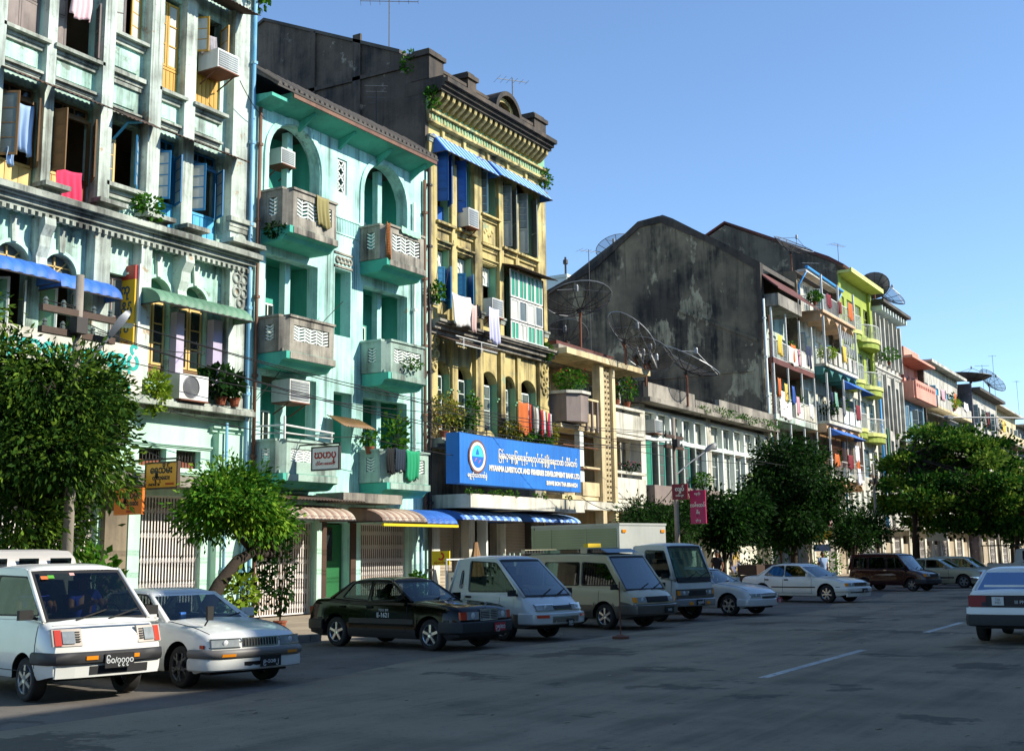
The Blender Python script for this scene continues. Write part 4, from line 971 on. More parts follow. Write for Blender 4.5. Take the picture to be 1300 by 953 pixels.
MB().lathe([(.40,.0),(.40,.034),(.5,.034),(.5,0)],(-22.49,36.05,5.15),28,'x').build('emblem_rim', wm, em)
MB().lathe([(0,.02),(.4,.02)],(-22.49,36.05,5.15),28,'x',0,pi).build('emblem_sky', mat('emblem_aqua','#46c0cc',rough=.5,bump=0), em)
MB().lathe([(0,.02),(.4,.02)],(-22.49,36.05,5.15),28,'x',pi,2*pi).build('emblem_water', mat('emblem_blue','#1f6ad0',rough=.5,bump=0), em)
of = mat('emblem_orange','#d8703a',rough=.5,bump=0)
for q,(dy,dz) in enumerate(((-.12,-.12),(.12,-.18))): MB().prism([(36.05+dy-.09,5.15+dz-.08),(36.05+dy,5.15+dz),(36.05+dy+.08,5.15+dz+.06),(36.05+dy+.02,5.15+dz+.07),(36.05+dy-.04,5.15+dz)],'x',-22.468,-22.46).build('emblem_fish', of, em)
MB().prism([(36.05-.1,5.22),(36.05+.1,5.22),(36.05+.06,5.34),(36.05,5.42),(36.05-.06,5.34)],'x',-22.468,-22.46).build('emblem_boat', mat('emblem_blue','#1f6ad0'), em)
for i,yy in enumerate((35.4,36.0,36.9,37.5,38.0,38.5,40.0,40.6,42.6)):
    potted_plant(['tuft of weeds at the left corner of the blue sign canopy','small weed below the emblem of the blue sign','weed on the canopy right of the emblem','weed under the left end of the lettering','low weed under the word livestock','spreading weed left of sign centre','weed at the sign centre on the canopy','leafy weed right of the sign centre','sparse weed near the right end of the canopy'][i],-22.4,yy,3.86,.16,.12,'leaf_bright',40,False,.09,seed=40+i,group='weeds along the canopy below the blue sign',cat='weed')
# things on the bank front
aircon('white air conditioner on the third floor sill of the ochre building',37.4,38.1,13.85,14.55,-24.1,.5); aircon('white air conditioner beside the white shirt on the second floor',39.2,40.0,10.75,11.45,-24.2,.5)
cloth('hanging_cloth','white sheet hanging on the line at second floor','sheet',WC('cloth_white','#d6d2cc'),35.75,37.0,11.0,9.9,-23.3,.05,seed=31,slant=.15)
cloth('hanging_cloth','pinkish cloth hanging beside the white sheet','cloth',WC('cloth_pink2','#cdb0a8'),37.05,37.4,10.8,9.8,-23.3,.04,seed=32,waves=2)
cloth('hanging_cloth','small dark cloth over the second floor rail','cloth',WC('cloth_black','#15181a'),37.45,37.7,10.85,10.4,-23.3,.04,seed=33,waves=2)
cloth('hanging_shirt','pale lilac white shirt hanging above the cornice','shirt',WC('cloth_lilac','#c9c9df'),38.3,39.0,10.9,9.6,-23.3,.06,seed=34,waves=3)
for i,(cl,yy,w_) in enumerate([('#b85f2a',40.2,.75),('#c2452a',41.0,.15),('#2a2630',41.2,.12),('#8a8272',41.38,.13),('#c8c4bc',41.56,.16),('#1f1f24',41.76,.14),('#b0272c',41.95,.14),('#d6d2d0',42.14,.13),('#5f3a35',42.3,.12),('#c53a58',42.48,.16),('#c0beb8',42.68,.13)]):
    cloth('hanging_garment',['wide orange brown sheet at the left end of the first floor washing line','narrow orange red garment next to the orange sheet','first dark garment on the first floor washing line','khaki grey garment between the dark ones','pale grey shirt in the middle of the washing line','black garment right of the pale shirt','dark red garment on the washing line','white garment right of the dark red one','brown garment near the line end','pink red garment second from the right end','off white garment at the right end of the washing line'][i],'clothing',WC('wash_%d'%i,cl),yy,yy+w_,7.55-.05*i*.5,6.35+.15*(i%3),-23.2,.04,seed=50+i,waves=1.5,group='washing on the first floor line')
tag(MB().tube([(-23.2,40.1,7.6),(-23.2,43.0,7.4)],.012,4).build('washing_line',W('cable_black'),o=(-23.2,41.5,7.5)),'thin washing line across the first floor of the ochre building','washing line')
for i,(yy,h_,s_,k_,lb) in enumerate([(35.6,1.3,.5,'leaf_rose','orange flowering croton in the pot at the left end of the bank ledge'),(36.2,1.1,.42,'leaf_rose','orange red croton beside the railing on the bank ledge'),(36.65,.8,.3,'leaf_dark','dark green potted plant next to the crotons'),(37.5,1.5,.25,'leaf_bright','tall thin plant behind the ledge railing'),(40.3,.7,.45,'leaf_rose','yellowish bushy plant under the orange sheet'),(41.2,.6,.45,'leaf_bright','green bushy plant below the washing'),(41.9,.55,.45,'leaf_dark','dark bushy plant below the dark red garment'),(42.7,.55,.4,'leaf_bright','light green plant at the right end of the bank ledge'),(43.4,.9,.3,'leaf_rose','yellow flowering plant in the right corner of the bank ledge')]):
    potted_plant(lb,-23.55,yy,5.82,h_,s_,k_,300,True,.13,seed=60+i,group='potted plants on the bank ledge')
for i,(xx,yy,zz,s_,lb) in enumerate([(-23.85,35.35,18.1,.5,'green weed growing at the left end of the cornice'),(-24.8,35.3,19.6,.55,'bush growing on the roof corner of the bank side wall'),(-23.9,43.9,17.2,.55,'dry weed tuft at the right capital of the ochre building'),(-23.9,44.0,18.9,.3,'little weed at the right end of the cornice'),(-23.7,35.4,10.9,.45,'weed by the left pilaster above the washing'),(-23.8,43.6,9.9,.4,'vine hanging from the right end of the lower cornice')]):
    potted_plant(lb,xx,yy,zz-.3,s_*1.6,s_*.6,'leaf_bright',180,False,.15,seed=80+i,cat='weed')
# ================================================================== low cream building with the roof dishes
D = building('apartment_building','low cream building with flat projecting roof slab and pierced block column',44.1,52.6,10.1,(3.9,6.9),G('cream_white'),G('grey_concrete'),x=-24.3)
MB().wall(44.1,52.6,.1,10.1,-25.6,.3,[(44.6,45.6,8.0,9.6),(46.3,47.2,7.1,9.7),(44.5,47.3,4.7,6.7),(49.4,52.2,7.3,9.6),(49.3,52.2,4.3,6.6),(44.6,47.6,.14,3.0),(49.0,52.3,.14,3.0)]).build('front_wall', G('cream'), D)
MB().box(-26.0,-23.1,44.06,52.4,9.92,10.16).build('roof_slab', W('cream'), D)
MB().box(-30,-23.6,44.1,49.5,10.35,10.5).build('red_roof_sheet', W('red_roof'), D); MB().box(-30,-23.5,44.1,49.6,10.17,10.34).build('roof', W('grey_concrete'), D)
for a,c in ((47.5,47.85),(48.72,49.0)): MB().box(-23.7,-23.32,a,c,.14,9.9).build('column', W('cream'), D)
MB().box(-24.2,-23.3,44.1,52.3,3.6,3.95).build('floor_band', W('cream_white'), D)
pb_ = None
for r_ in range(24):
    for q in range(3):
        yy, zz = 47.98+q*.29, 4.15+r_*.242
        if pb_ is None:
            pb_ = MB()
            for aa in ((yy-.14,yy-.09),(yy+.09,yy+.14)): pb_.box(-23.6,-23.45,aa[0],aa[1],zz-.115,zz+.115)
            pb_.box(-23.6,-23.45,yy-.09,yy+.09,zz-.115,zz-.06).box(-23.6,-23.45,yy-.09,yy+.09,zz+.06,zz+.115)
            pb_ = pb_.build('pierced_block', W('cream'), D); p0_ = (yy,zz)
        else: o = pb_.copy(); COL.objects.link(o); o.location = (0,yy-p0_[0],zz-p0_[1])
for z0,z1 in ((6.9,8.3),(4.0,5.4)):
    MB().box(-25.3,-23.5,44.15,47.5,z0,z0+.18).box(-23.55,-23.45,45.9,47.5,z0+.18,z0+.75).box(-23.58,-23.4,45.9,47.5,z1-.08,z1).build('balcony', W('cream'), D)
    MB().box(-25.3,-23.5,49.0,52.3,z0,z0+.18).box(-23.55,-23.45,49.0,52.3,z0+.18,z1-.3).box(-23.6,-23.4,49.0,52.3,z1-.12,z1).build('balcony', W('cream_white'), D)
MB().prism([(-24.3,44.3),(-23.3,44.3),(-22.9,44.8),(-22.9,45.5),(-23.2,45.85),(-24.3,45.85)],'z',7.15,8.3).build('curved_balcony', W('grey_wood'), D)
MB().prism([(-24.3,44.2),(-23.25,44.2),(-22.8,44.75),(-22.8,45.55),(-23.15,45.95),(-24.3,45.95)],'z',8.3,8.42).build('coping', W('cream_white'), D)
for yy in (46.3,46.8,47.3): MB().box(-23.5,-23.38,yy,yy+.1,6.9,8.2).build('baluster', W('grey_wood'), D)
window(D,46.35,47.15,7.15,9.65,-25.62,W('white_paint'),W('dark_pane'),2,4); window(D,44.65,45.55,8.05,9.55,-25.62,W('dark_wood'),W('dark_pane'),2,2)
window(D,49.45,50.7,7.35,9.55,-25.62,W('white_paint'),W('dull_pane'),2,3); window(D,50.8,52.15,7.35,9.55,-25.62,W('white_paint'),W('dull_pane'),2,3)
for z in (4.7,5.6): MB().tube([(-23.45,44.2,z+.6),(-23.45,47.4,z+.6)],.025).build('railing', W('rusty_metal'), D)
MB().box(-23.8,-23.55,45.9,46.25,3.95,6.9).build('post', W('white_paint'), D)
for k in range(6): MB().box(-23.52,-23.47,49.15+k*.5,49.5+k*.5,7.3,7.85).build('parapet_panel', W('cream'), D)
potted_plant('mass of red flowered plants on the curved balcony of the cream building',-23.4,44.9,8.42,.9,.75,'leaf_bright',560,False,.13,seed=90,flowers='#d0303a')
potted_plant('red flowering plants beside the pierced column of the cream building',-23.5,50.6,8.3,1.1,.55,'leaf_bright',360,True,.13,seed=91,flowers='#d0303a')
potted_plant('small dark potted plant at the upper right balcony rail',-23.5,49.5,8.3,.6,.25,'leaf_dark',110,True,.12,seed=92)
potted_plant('pink flowers on the lower right balcony of the cream building',-23.4,50.4,5.4,.4,.5,'leaf_dark',160,False,.11,seed=93,flowers='#d87a90')
# ================================================================== low white building with wide windows
E_ = building('apartment_building','low whitish building with broad white framed windows and mossy parapet',52.65,71.4,9.0,(3.8,7.2),G('grey_concrete'),G('grey_concrete'),x=-24.0)
MB().wall(52.65,71.4,.1,8.75,-24.35,.25,[(53.2,61.2,4.9,8.6),(61.8,70.6,4.9,8.6),(53.4,57,.14,3),(58,61,.14,3),(62,66,.14,3),(67,70.5,.14,3)]).build('front_wall', G('cream_white'), E_)
MB().box(-24.4,-23.2,52.5,71.4,8.78,9.0).build('roof_slab', W('grey_concrete'), E_)
for a,c,z in ((53.0,58.8,9.75),(58.9,62.2,9.5),(62.3,71.35,9.85)): MB().box(-23.75,-23.5,a,c,9.0,z).build('parapet', W('grey_concrete'), E_)
MB().box(-24.2,-23.9,52.7,71.3,8.45,8.6).box(-24.2,-23.9,52.7,71.3,7.1,7.3).build('white_band', W('white_paint'), E_)
k = 0
for a,c in ((53.25,61.15),(61.85,70.55)):
    n = 5; w_ = (c-a)/n
    for i in range(n):
        q0, q1 = a+w_*i, a+w_*(i+1)
        window(E_,q0+.06,q1-.06,7.35,8.42,-24.3,W('white_paint'),W('frosted_pane') if k%3 else W('dull_pane'),2,1,.07); k += 1
        if a < 60 and i < 4:
            leaf(E_,q0+.1,-24.2,4.95,7.05,.7,.5,mat('shutter_turq','#2f9a8a','#278676',rough=.5),W('dull_pane') if i%2 else W('green_pane'),4); leaf(E_,q1-.1,-24.2,4.95,7.05,-.7,.9,W('white_paint'),W('frosted_pane'),4)
        else: window(E_,q0+.06,q1-.06,4.95,7.05,-24.3,W('white_paint'),W('frosted_pane') if i%2 else W('dull_pane'),2,3,.07)
        MB().box(-24.15,-23.88,q1-.09,q1+.09,4.9,8.45).build('mullion', W('white_paint'), E_)
for a in (53.0,61.5,70.9): MB().box(-24.36,-23.85,a-.25,a+.3,.14,8.75).build('pier', W('cream_white'), E_)
MB().box(-24.3,-23.2,52.7,61.0,4.0,4.9).build('balcony', W('grey_wood'), E_)
MB().box(-24.3,-22.6,52.7,71.3,3.5,3.7).build('canopy_slab', W('grey_concrete'), E_)
MB().box(-24.7,-24.6,53,71,.14,3.3).build('shop_shutter', W('cream_white'), E_)
aircon('rusty caged air conditioner at the left white window',54.1,55.0,7.45,8.1,-24.2,.5)
potted_plant('bright green plant on the sill of the white building beside the pole',-23.3,59.0,4.9,.8,.5,'leaf_bright',260,False,.16,seed=95)
potted_plant('yellow flowering plant at the right white windows',-23.5,67.0,4.9,1.2,.3,'leaf_fern',160,False,.14,seed=96)
for i in range(7): potted_plant(['first','second','third','fourth','fifth','sixth','seventh'][i]+' grass tuft from the left on the mossy white building parapet',-23.45+.12*(i%3),[59.6,61.9,62.6,65.3,66.1,68.9,70.6][i],8.8,.42+.1*(i%2),.5+.2*(i%3),'leaf_bright',170,False,.12,seed=100+i,group='grass tufts along the mossy parapet',cat='grass tuft')
# ================================================================== the taller row further down the street
def rail(b, x, y0, y1, z0, z1, m_, step=.14, xs=None, name='railing'):
    """balcony railing: top and bottom rail plus bars, with a return at the left end"""
    m = MB(); m.box(x-.03,x+.03,y0,y1,z1-.05,z1).box(x-.02,x+.02,y0,y1,z0,z0+.04)
    n = int((y1-y0)/step)
    for i in range(n+1): yy = y0+(y1-y0)*i/n; m.box(x-.011,x+.011,yy-.011,yy+.011,z0+.04,z1-.05)
    if xs:
        m.box(xs,x,y0-.03,y0+.03,z1-.05,z1-.002); k = int((x-xs)/step)
        for i in range(1,k): xx = xs+(x-xs)*i/k; m.box(xx-.011,xx+.011,y0-.011,y0+.011,z0,z1-.05)
    return m.build(name, m_, b, kind='stuff')
def slab_balcony(b, x0, x1, y0, y1, z, m_, th=.22, name='balcony_slab'): return MB().box(x0,x1,y0,y1,z-th,z).build(name, m_, b)
def upper_front(b, y0, y1, x, levels, wm, nw, fm, pm, back=1.1, wh=2.1, hm=None):
    """flat wall with doors and windows on every level"""
    H = []; w_ = (y1-y0)/nw
    for z in levels:
        for i in range(nw): H.append((y0+w_*i+w_*.16,y0+w_*(i+1)-w_*.16,z+.12,z+wh+.12))
    o = MB().wall(y0,y1,levels[0]-.3,hm or levels[-1]+3.2,x,.25,H).build('front_wall', wm, b)
    for h in H:
        f_ = fm[RNG.randrange(len(fm))]; p_ = pm[RNG.randrange(len(pm))]
        window(b,h[0]+.02,h[1]-.02,h[2]+.02,h[3]-.02,x-.16,f_,p_,2,3)
        if RNG.random() < .4: leaf(b,h[0]+.03,x-.02,h[2]+.05,h[3]-.05,min(.6,(h[1]-h[0])*.5),.8+RNG.random()*.6,f_,p_,3)
    return o
def shops(b, y0, y1, x, m_, n, top=7.0):
    H = []; w_ = (y1-y0)/n
    for i in range(n): H.append((y0+w_*i+.35,y0+w_*(i+1)-.35,.14,2.9))
    for i in range(n*2): H.append((y0+w_*i/2+.25,y0+w_*(i+1)/2-.25,4.2,6.2))
    MB().wall(y0,y1,.1,top,x,.3,H).build('shop_front', m_, b)
    for h in H[n:]: window(b,h[0]+.02,h[1]-.02,h[2]+.02,h[3]-.02,x-.2,G('white_paint'),G('dull_pane') if RNG.random() < .6 else G('frosted_pane'),2,2)
    MB().box(x-.2,x+.9,y0+.1,y1-.1,3.3,3.48).build('canopy_slab', G('grey_concrete'), b)
    for i,h in enumerate(H[:n]):
        if i%2: folding_gate(b,h[0]+.02,h[1]-.02,.18,2.85,x-.15,G('gate_paint'),.2,rows=4)
        else: MB().box(x-.2,x-.15,h[0],h[1],.14,1.9+.6*RNG.random()).build('shutter', G('shutter_cream') if 'shutter_cream' in MATS else G('cream_white'), b)
# --- F1: old block with the great sooty gable
F1 = building('apartment_building','old grimy block with huge sooty gable wall and rusty balconies',71.5,80.25,17.6,(3.8,6.4,9.9,13.4),G('gable_wall'),G('roof_tile'),depth=15)
gp = [(-23.95,.1),(-23.95,19.1),(-26.9,21.1),(-30.4,23.0),(-31.9,22.9),(-35.3,20.5),(-39,19.0),(-39,.1)]
MB().prism(gp,'y',71.44,71.75).build('gable_wall', G('gable_wall'), F1)
MB().prism([(-23.9,15.6),(-23.9,19.3),(-26.9,21.3),(-30.5,23.25),(-32,23.1),(-35.4,20.65),(-39.2,19.2),(-39.2,18.85),(-35.3,20.3),(-31.9,22.7),(-30.4,22.8),(-26.9,20.85),(-24.2,18.9),(-24.2,15.6)],'y',71.36,71.9).build('gable_coping', G('black_stone'), F1)
MB().prism([(-31.2,22.9),(-30.4,23.4),(-29.7,23.05),(-24.5,19.7),(-24.5,19.4),(-26.9,21.1),(-30.4,23.0)],'y',71.75,80.2).prism([(-31.2,22.9),(-30.4,23.4),(-32.2,23.05),(-39,19.2),(-35.3,20.4),(-31.9,22.8)],'y',71.75,80.2).build('pitched_roof', G('roof_tile'), F1)
MB().box(-38,-24.6,71.38,71.46,12.6,12.72).prism([(-30,17.3),(-24.3,14.6),(-24.3,14.4),(-30,17.1)],'y',71.37,71.45).build('string_course', G('gable_wall'), F1)
MB().box(-37.5,-25.4,71.40,71.46,3.0,9.1).build('pale_lower_wall', G('pale_stain'), F1)
xw = -25.2
upper_front(F1,71.8,80.2,xw,(6.5,10.0,13.5),mat('grimy_aqua','#9fbcae','#c9ccc0',streak=.8,scol='#3c423d',spots=.4),4,[W('white_paint'),W('white_metal')],[W('frosted_pane'),W('green_pane')],hm=17.4)
MB().prism([(-24.6,19.2),(-22.9,17.7),(-22.9,17.6),(-24.6,19.05)],'y',71.6,80.2).build('lean_to_roof', W('red_roof'), F1)
MB().box(-25.2,-23.0,71.8,76.5,16.6,17.35).build('upper_store', W('grey_concrete'), F1)
for z,rm in ((13.4,'slate_white'),(9.95,'slate_white'),(6.4,'grey_wood')):
    slab_balcony(F1,xw,-23.45,71.65,80.1,z,W('red_roof') if z > 13 else W('grimy_aqua'),.35)
    rail(F1,-23.5,71.7,80.05,z,z+1.15,W('white_metal'),.16,xw)
    for yy in (71.75,74.5,77.3,80.0): MB().box(-23.54,-23.44,yy-.05,yy+.05,z,z+3.1).build('balcony_post', W('white_metal'), F1)
    MB().box(-23.47,-23.44,75.6,79.9,z+.1,z+1.05).build('rail_panel', W('cream_white') if z > 9 else W('grey_wood'), F1)
drainpipe(F1,[(-23.8,71.42,.2),(-23.8,71.42,17)],.07,W('white_paint')); drainpipe(F1,[(-23.6,71.7,.2),(-23.6,71.7,16)],.06,W('pipe_brown'))
shops(F1,71.7,80.2,-24.2,W('cream_white'),3)
corrugated(F1,72,79.8,-24.1,3.4,-22.8,3.0,W('rust_sheet'))
# --- F2: peach and green balconies
F2 = building('apartment_building','block with peach vaulted balconies and blue awnings and blue gutter',80.35,88.75,20.6,(3.8,6.7,10.3,14.1,17.6),G('gable_wall'),G('roof_tile'))
xw = -24.7
upper_front(F2,80.4,88.7,xw,(6.7,10.4,14.2,18.0),W('cream_white'),4,[W('white_paint'),W('blue_grey_wall')],[W('frosted_pane'),W('dull_pane')],hm=20.6)
MB().box(-24.3,-23.7,80.3,89.0,20.45,20.62).build('roof_soffit', W('slate_white'), F2)
MB().tube([(-23.65,80.3,20.75),(-23.65,89.1,20.6)],.11,8).build('gutter', mat('gutter_blue','#2f8ed0',rough=.4), F2)
drainpipe(F2,[(-23.7,80.5,20.5),(-24.3,80.5,19.6),(-24.3,80.5,18)],.06,W('gutter_blue')); drainpipe(F2,[(-23.7,88.9,20.4),(-24.2,88.9,19.5),(-24.2,88.9,4)],.09,W('gutter_blue'))
for z,mm,um in ((17.75,'peach','peach'),(14.1,'cream_white','aqua_dark'),(10.25,'cream_white','peach'),(6.6,'cream_white','peach')):
    slab_balcony(F2,xw,-22.75,80.5,88.7,z,W(mm),.18)
    for k in range(4):     # vaulted underside
        a = 80.5+2.05*k; q = [(a,z-.19)]+[(a+1.025-1.0*math.cos(pi*t/8), z-.75+.52*math.sin(pi*t/8)) for t in range(9)]+[(a+2.05,z-.19)]
        MB().prism(q,'x',-24.4,-22.95+.0).build('vault', W(um), F2)
    rail(F2,-22.8,80.55,88.65,z,z+1.1,W('white_metal'),.2,xw)
    for yy in (80.6,84.6,88.6): MB().box(-22.86,-22.74,yy-.06,yy+.06,z,z+(2.4 if z > 17 else 3.2)).build('balcony_post', W('white_metal'), F2)
for k in range(6): MB().box(-22.74,-22.7,81.0+k*1.25,81.75+k*1.25,14.2,15.15).build('rail_panel', W('slate_white'), F2); 
for k in range(5): MB().box(-22.74,-22.7,81.0+k*1.5,82.2+k*1.5,10.35,11.25).build('rail_panel', W('white_paint') if k > 1 else W('slate_white'), F2)
gr_ = MB()
for k in range(8):
    for s in (-1,1): gr_.bar((-22.8,84.7+k*.48,15.3+.0),(-22.8,84.7+(k+1)*.48 if s > 0 else 84.7+(k-1)*.48,17.0),.04)
gr_.build('diamond_grille', W('white_metal'), F2, kind='stuff')
awning(F2,84.8,89.4,13.4,12.75,-22.8,1.0,W('awning_blue'),None,7,curve=False); awning(F2,80.8,86.6,9.75,9.25,-22.8,.9,W('awning_blue'),None,8,curve=False)
cg = MB(); 
for k in range(34): cg.box(-22.8,-22.77,80.7+k*.235,80.74+k*.235,7.3,9.4)
cg.build('cage_bars', W('rusty_metal'), F2, kind='stuff'); MB().box(-23.6,-23.5,80.7,85.6,6.7,9.4).build('bamboo_blind', W('brown_wood'), F2)
MB().box(-23.3,-23.2,84.9,88.6,10.4,12.3).build('dark_screen', W('dark_metal'), F2)
shops(F2,80.4,88.7,-24.2,W('cream_white'),3)
# --- G: lime green
Gb = building('apartment_building','lime green block with rounded balconies and red edged roof',88.85,98.4,22.3,(3.8,7,10.6,14.4,18.2),G('gable_wall'),G('red_roof'))
MB().prism([(-23.9,10),(-23.9,22.6),(-25,23.2),(-32.4,26.9),(-37,24.5),(-37,10)],'y',88.8,89.05).build('gable_wall', mat('gable_brown','#6b6252','#544c40',streak=.8,scol='#25211c',patch='#8f826b',pth=.6,spots=.4), Gb)
MB().prism([(-23.4,22.4),(-24.5,23.1),(-32.4,27.05),(-32.4,27.2),(-24.4,23.3),(-23.3,22.55)],'y',88.7,98.4).prism([(-32.4,27.05),(-37.2,24.6),(-37.2,24.75),(-32.4,27.2)],'y',88.7,98.4).build('pitched_roof', W('red_roof'), Gb)
upper_front(Gb,88.9,98.35,-24.05,(14.5,18.3),W('lime'),4,[W('white_paint'),W('lime_pale')],[W('dull_pane'),W('dark_pane')],hm=22.3); upper_front(Gb,88.9,98.35,-24.07,(7.1,10.8),W('cream_white'),4,[W('white_paint'),W('blue_grey_wall')],[W('dull_pane'),W('dark_pane')],hm=14.2)
MB().box(-24.5,-22.95,89.0,98.4,22.0,22.2).box(-22.95,-22.85,88.95,98.45,21.98,22.32).build('eave', W('lime_pale'), Gb)
MB().box(-24.05,-23.85,97.6,98.35,14.2,22.0).box(-24.05,-23.85,88.9,89.5,14.2,22.0).build('pilaster', W('lime'), Gb)
for z in (17.9,14.2,10.6):
    for a,c in ((89.4,92.4),(94.0,98.2)):
        ym = (a+c)/2; rw = (c-a)/2
        pl = [(-24.05,a)]+[(-24.05+1.15*math.sin(pi*t/10),ym-rw*math.cos(pi*t/10)) for t in range(11)]
        MB().prism(pl,'z',z-.32,z-.05).build('balcony_slab', W('lime_pale'), Gb)
        MB().prism([(x_*.92-24.05*.08,ym+(y_-ym)*.9) for x_,y_ in pl],'z',z-.75,z-.33).build('balcony_base', W('lime'), Gb)
        m_ = MB()
        for t in range(31):
            aa = pi*t/30; px,py = -24.05+1.1*math.sin(aa), ym-rw*.97*math.cos(aa); m_.box(px-.012,px+.012,py-.012,py+.012,z-.05,z+1.0)
        m_.tube([(-24.05+1.1*math.sin(pi*t/12),ym-rw*.97*math.cos(pi*t/12),z+1.0) for t in range(13)],.04,5).build('railing', W('white_metal'), Gb, kind='stuff')
shops(Gb,88.9,98.35,-24.1,W('cream_white'),3)
# --- H: tall pilastered
Hb = building('apartment_building','tall grey white block of thin vertical pilasters under a bracketed eave',98.5,107.5,21.4,(3.8,7.4,11,14.6,18),G('slate_white'),G('roof_tile'))
H = []
for k in range(6):
    a = 98.9+k*1.4
    H.append((a+.25,a+1.15,17.0,20.2))
    if k%2 == 0: H += [(a+.3,a+2.1,11.4,15.2),(a+.3,a+2.1,7.4,10.6)]
MB().wall(98.5,107.5,3.4,21.3,-24.05,.3,H).build('front_wall', W('slate_white'), Hb)
for h in H: window(Hb,h[0],h[1],h[2],h[3],-24.3,W('slate_white'),W('dark_pane') if h[2] > 16 else W('dull_pane'),2,3 if h[2] > 16 else 4)
for k in range(7): MB().box(-24.05,-23.72,98.95+k*1.4-.14,98.95+k*1.4+.14,16.6,20.6).build('fin', W('slate_white'), Hb)
for k in range(4): MB().box(-24.05,-23.8,98.9+k*2.8-.22,98.9+k*2.8+.12,3.4,15.9).build('pilaster', W('slate_white'), Hb)
MB().ledge(98.5,107.4,15.9,16.3,-24.05,.2).build('ledge', W('slate_white'), Hb)
MB().box(-24.3,-22.85,98.3,107.9,21.35,21.6).box(-24.3,-23.2,98.4,107.7,21.15,21.34).build('eave', W('roof_tile'), Hb)
for k in range(10): MB().box(-24.05,-23.1,98.8+k*.92-.1,98.8+k*.92+.1,20.75,21.14).build('eave_bracket', W('white_paint'), Hb)
corrugated(Hb,104.6,107.2,-24,10.9,-23,10.5,W('arch_green')); drainpipe(Hb,[(-23.75,98.7,3),(-23.75,98.7,15)],.1,W('gutter_blue'))
MB().box(-23.95,-23.9,101.2,102.0,7.2,11.5).build('green_screen', W('arch_green'), Hb); shops(Hb,98.5,107.5,-24.1,W('cream_white'),3)
# --- I: pink
Ib = building('apartment_building','pink block with long parapet balcony and blue painted lower floor',107.6,116.3,18.6,(3.8,7.4,11,14.9),G('pink'),G('pink'))
upper_front(Ib,107.6,116.3,-24.6,(15.0,),W('pink'),4,[W('pink'),W('white_paint')],[W('dark_pane')],hm=18.6)
MB().box(-25,-22.9,107.6,116.8,18.1,18.3).box(-25,-23.6,107.6,113.5,18.3,19.1).build('eave', W('pink'), Ib)
bl = MB().wall(108.2,116.3,14.6,16.2,-22.9,.14,[(108.5+.75*k,108.95+.75*k,15.62,15.92) for k in range(10)]); bl.box(-24.6,-23.05,107.9,108.03,14.6,16.1).box(-24.6,-23.05,108.03,116.25,14.6,14.78).build('balcony', W('pink'), Ib)
upper_front(Ib,107.6,116.3,-24.1,(7.4,11.0),W('blue_grey_wall'),5,[W('white_paint')],[W('dull_pane'),W('blue_grey_wall')],wh=2.9,hm=14.6)
slab_balcony(Ib,-24.1,-22.9,107.8,116.2,10.9,W('cream_white')); rail(Ib,-22.95,107.9,116.1,10.9,11.9,W('dark_metal'),.25); shops(Ib,107.6,116.3,-24.1,W('cream_white'),3)
# --- J
Jb = building('apartment_building','grimy block with dark gable, blue window frames and planted balconies',116.4,133.7,18.9,(3.8,7.4,11,14.9),G('sooty_wall'),G('roof_tile'))
MB().prism([(-23.9,3),(-23.9,19.0),(-26,20.2),(-31,21.2),(-37,19),(-37,3)],'y',116.4,116.7).build('gable_wall', W('sooty_wall'), Jb)
upper_front(Jb,117,133.6,-24.1,(7.4,11.0,14.9),W('slate_white'),7,[W('cyan_wood'),W('white_paint')],[W('frosted_pane'),W('dull_pane'),W('cyan_wood')],hm=19.0)
MB().box(-24.5,-23.2,116.8,133.7,18.95,19.12).box(-23.2,-23.12,116.8,133.8,18.85,19.14).build('eave', W('slate_white'), Jb)
for z,m_ in ((14.8,'cream'),(10.9,'grey_concrete')):
    slab_balcony(Jb,-24.1,-22.9,117,133.5,z,W(m_)); MB().box(-23.0,-22.9,117,133.5,z,z+.95).build('parapet', W('slate_white') if z > 12 else W('grey_concrete'), Jb)
corrugated(Jb,117,128,-24,14.3,-22.6,13.7,W('white_metal')); shops(Jb,116.5,133.6,-24.1,W('cream_white'),5)
# --- K, L, M, N
Kb = building('apartment_building','pale block behind a stained purplish grey side wall with roof dishes',133.8,150,18.4,(3.8,7.4,11,14.9),mat('purple_stain','#6a646c','#4d484e',streak=.8,scol='#242126',patch='#847c84',pth=.6,spots=.4),G('roof_tile'),x=-22.8)
MB().box(-26.5,-22.75,133.75,134.1,3,18.7).build('side_wall', W('purple_stain'), Kb)
upper_front(Kb,134.1,150,-22.95,(7.4,11.0,14.4),W('slate_white'),6,[W('dull_pane'),W('white_paint')],[W('dark_pane'),W('dull_pane')],hm=18.3); MB().box(-24.5,-21.9,133.9,150,18.0,18.3).build('eave', W('roof_tile'), Kb); shops(Kb,134,150,-22.9,W('cream_white'),4)
for i,(a,c,h,mm,lb) in enumerate([(150.1,172,18.3,'cream','ochre grey block with blue trimmed eave beyond the purplish wall'),(172.1,200,17.5,'grey_concrete','far grey block near the end of the street'),(200.1,245,18.6,'slate_white','farthest pale block at the end of the row')]):
    b_ = building('apartment_building',lb,a,c,h,(3.8,7.4,11,14.9),G('grey_concrete'),G('roof_tile'))
    upper_front(b_,a,c,-24.1,(7.4,11.0,14.6),W(mm),8,[W('white_paint'),W('cyan_wood')],[W('dull_pane'),W('dark_pane')],hm=h); MB().box(-24.5,-23,a,c,h,h+.2).build('eave', W('slate_white'), b_)
    for z in (10.9,14.5): slab_balcony(b_,-24.1,-22.9,a+.2,c-.2,z,W('grey_concrete')); MB().box(-23.0,-22.9,a+.2,c-.2,z,z+.9).build('parapet', W(mm), b_)
    shops(b_,a,c,-24.1,W('cream_white'),5)
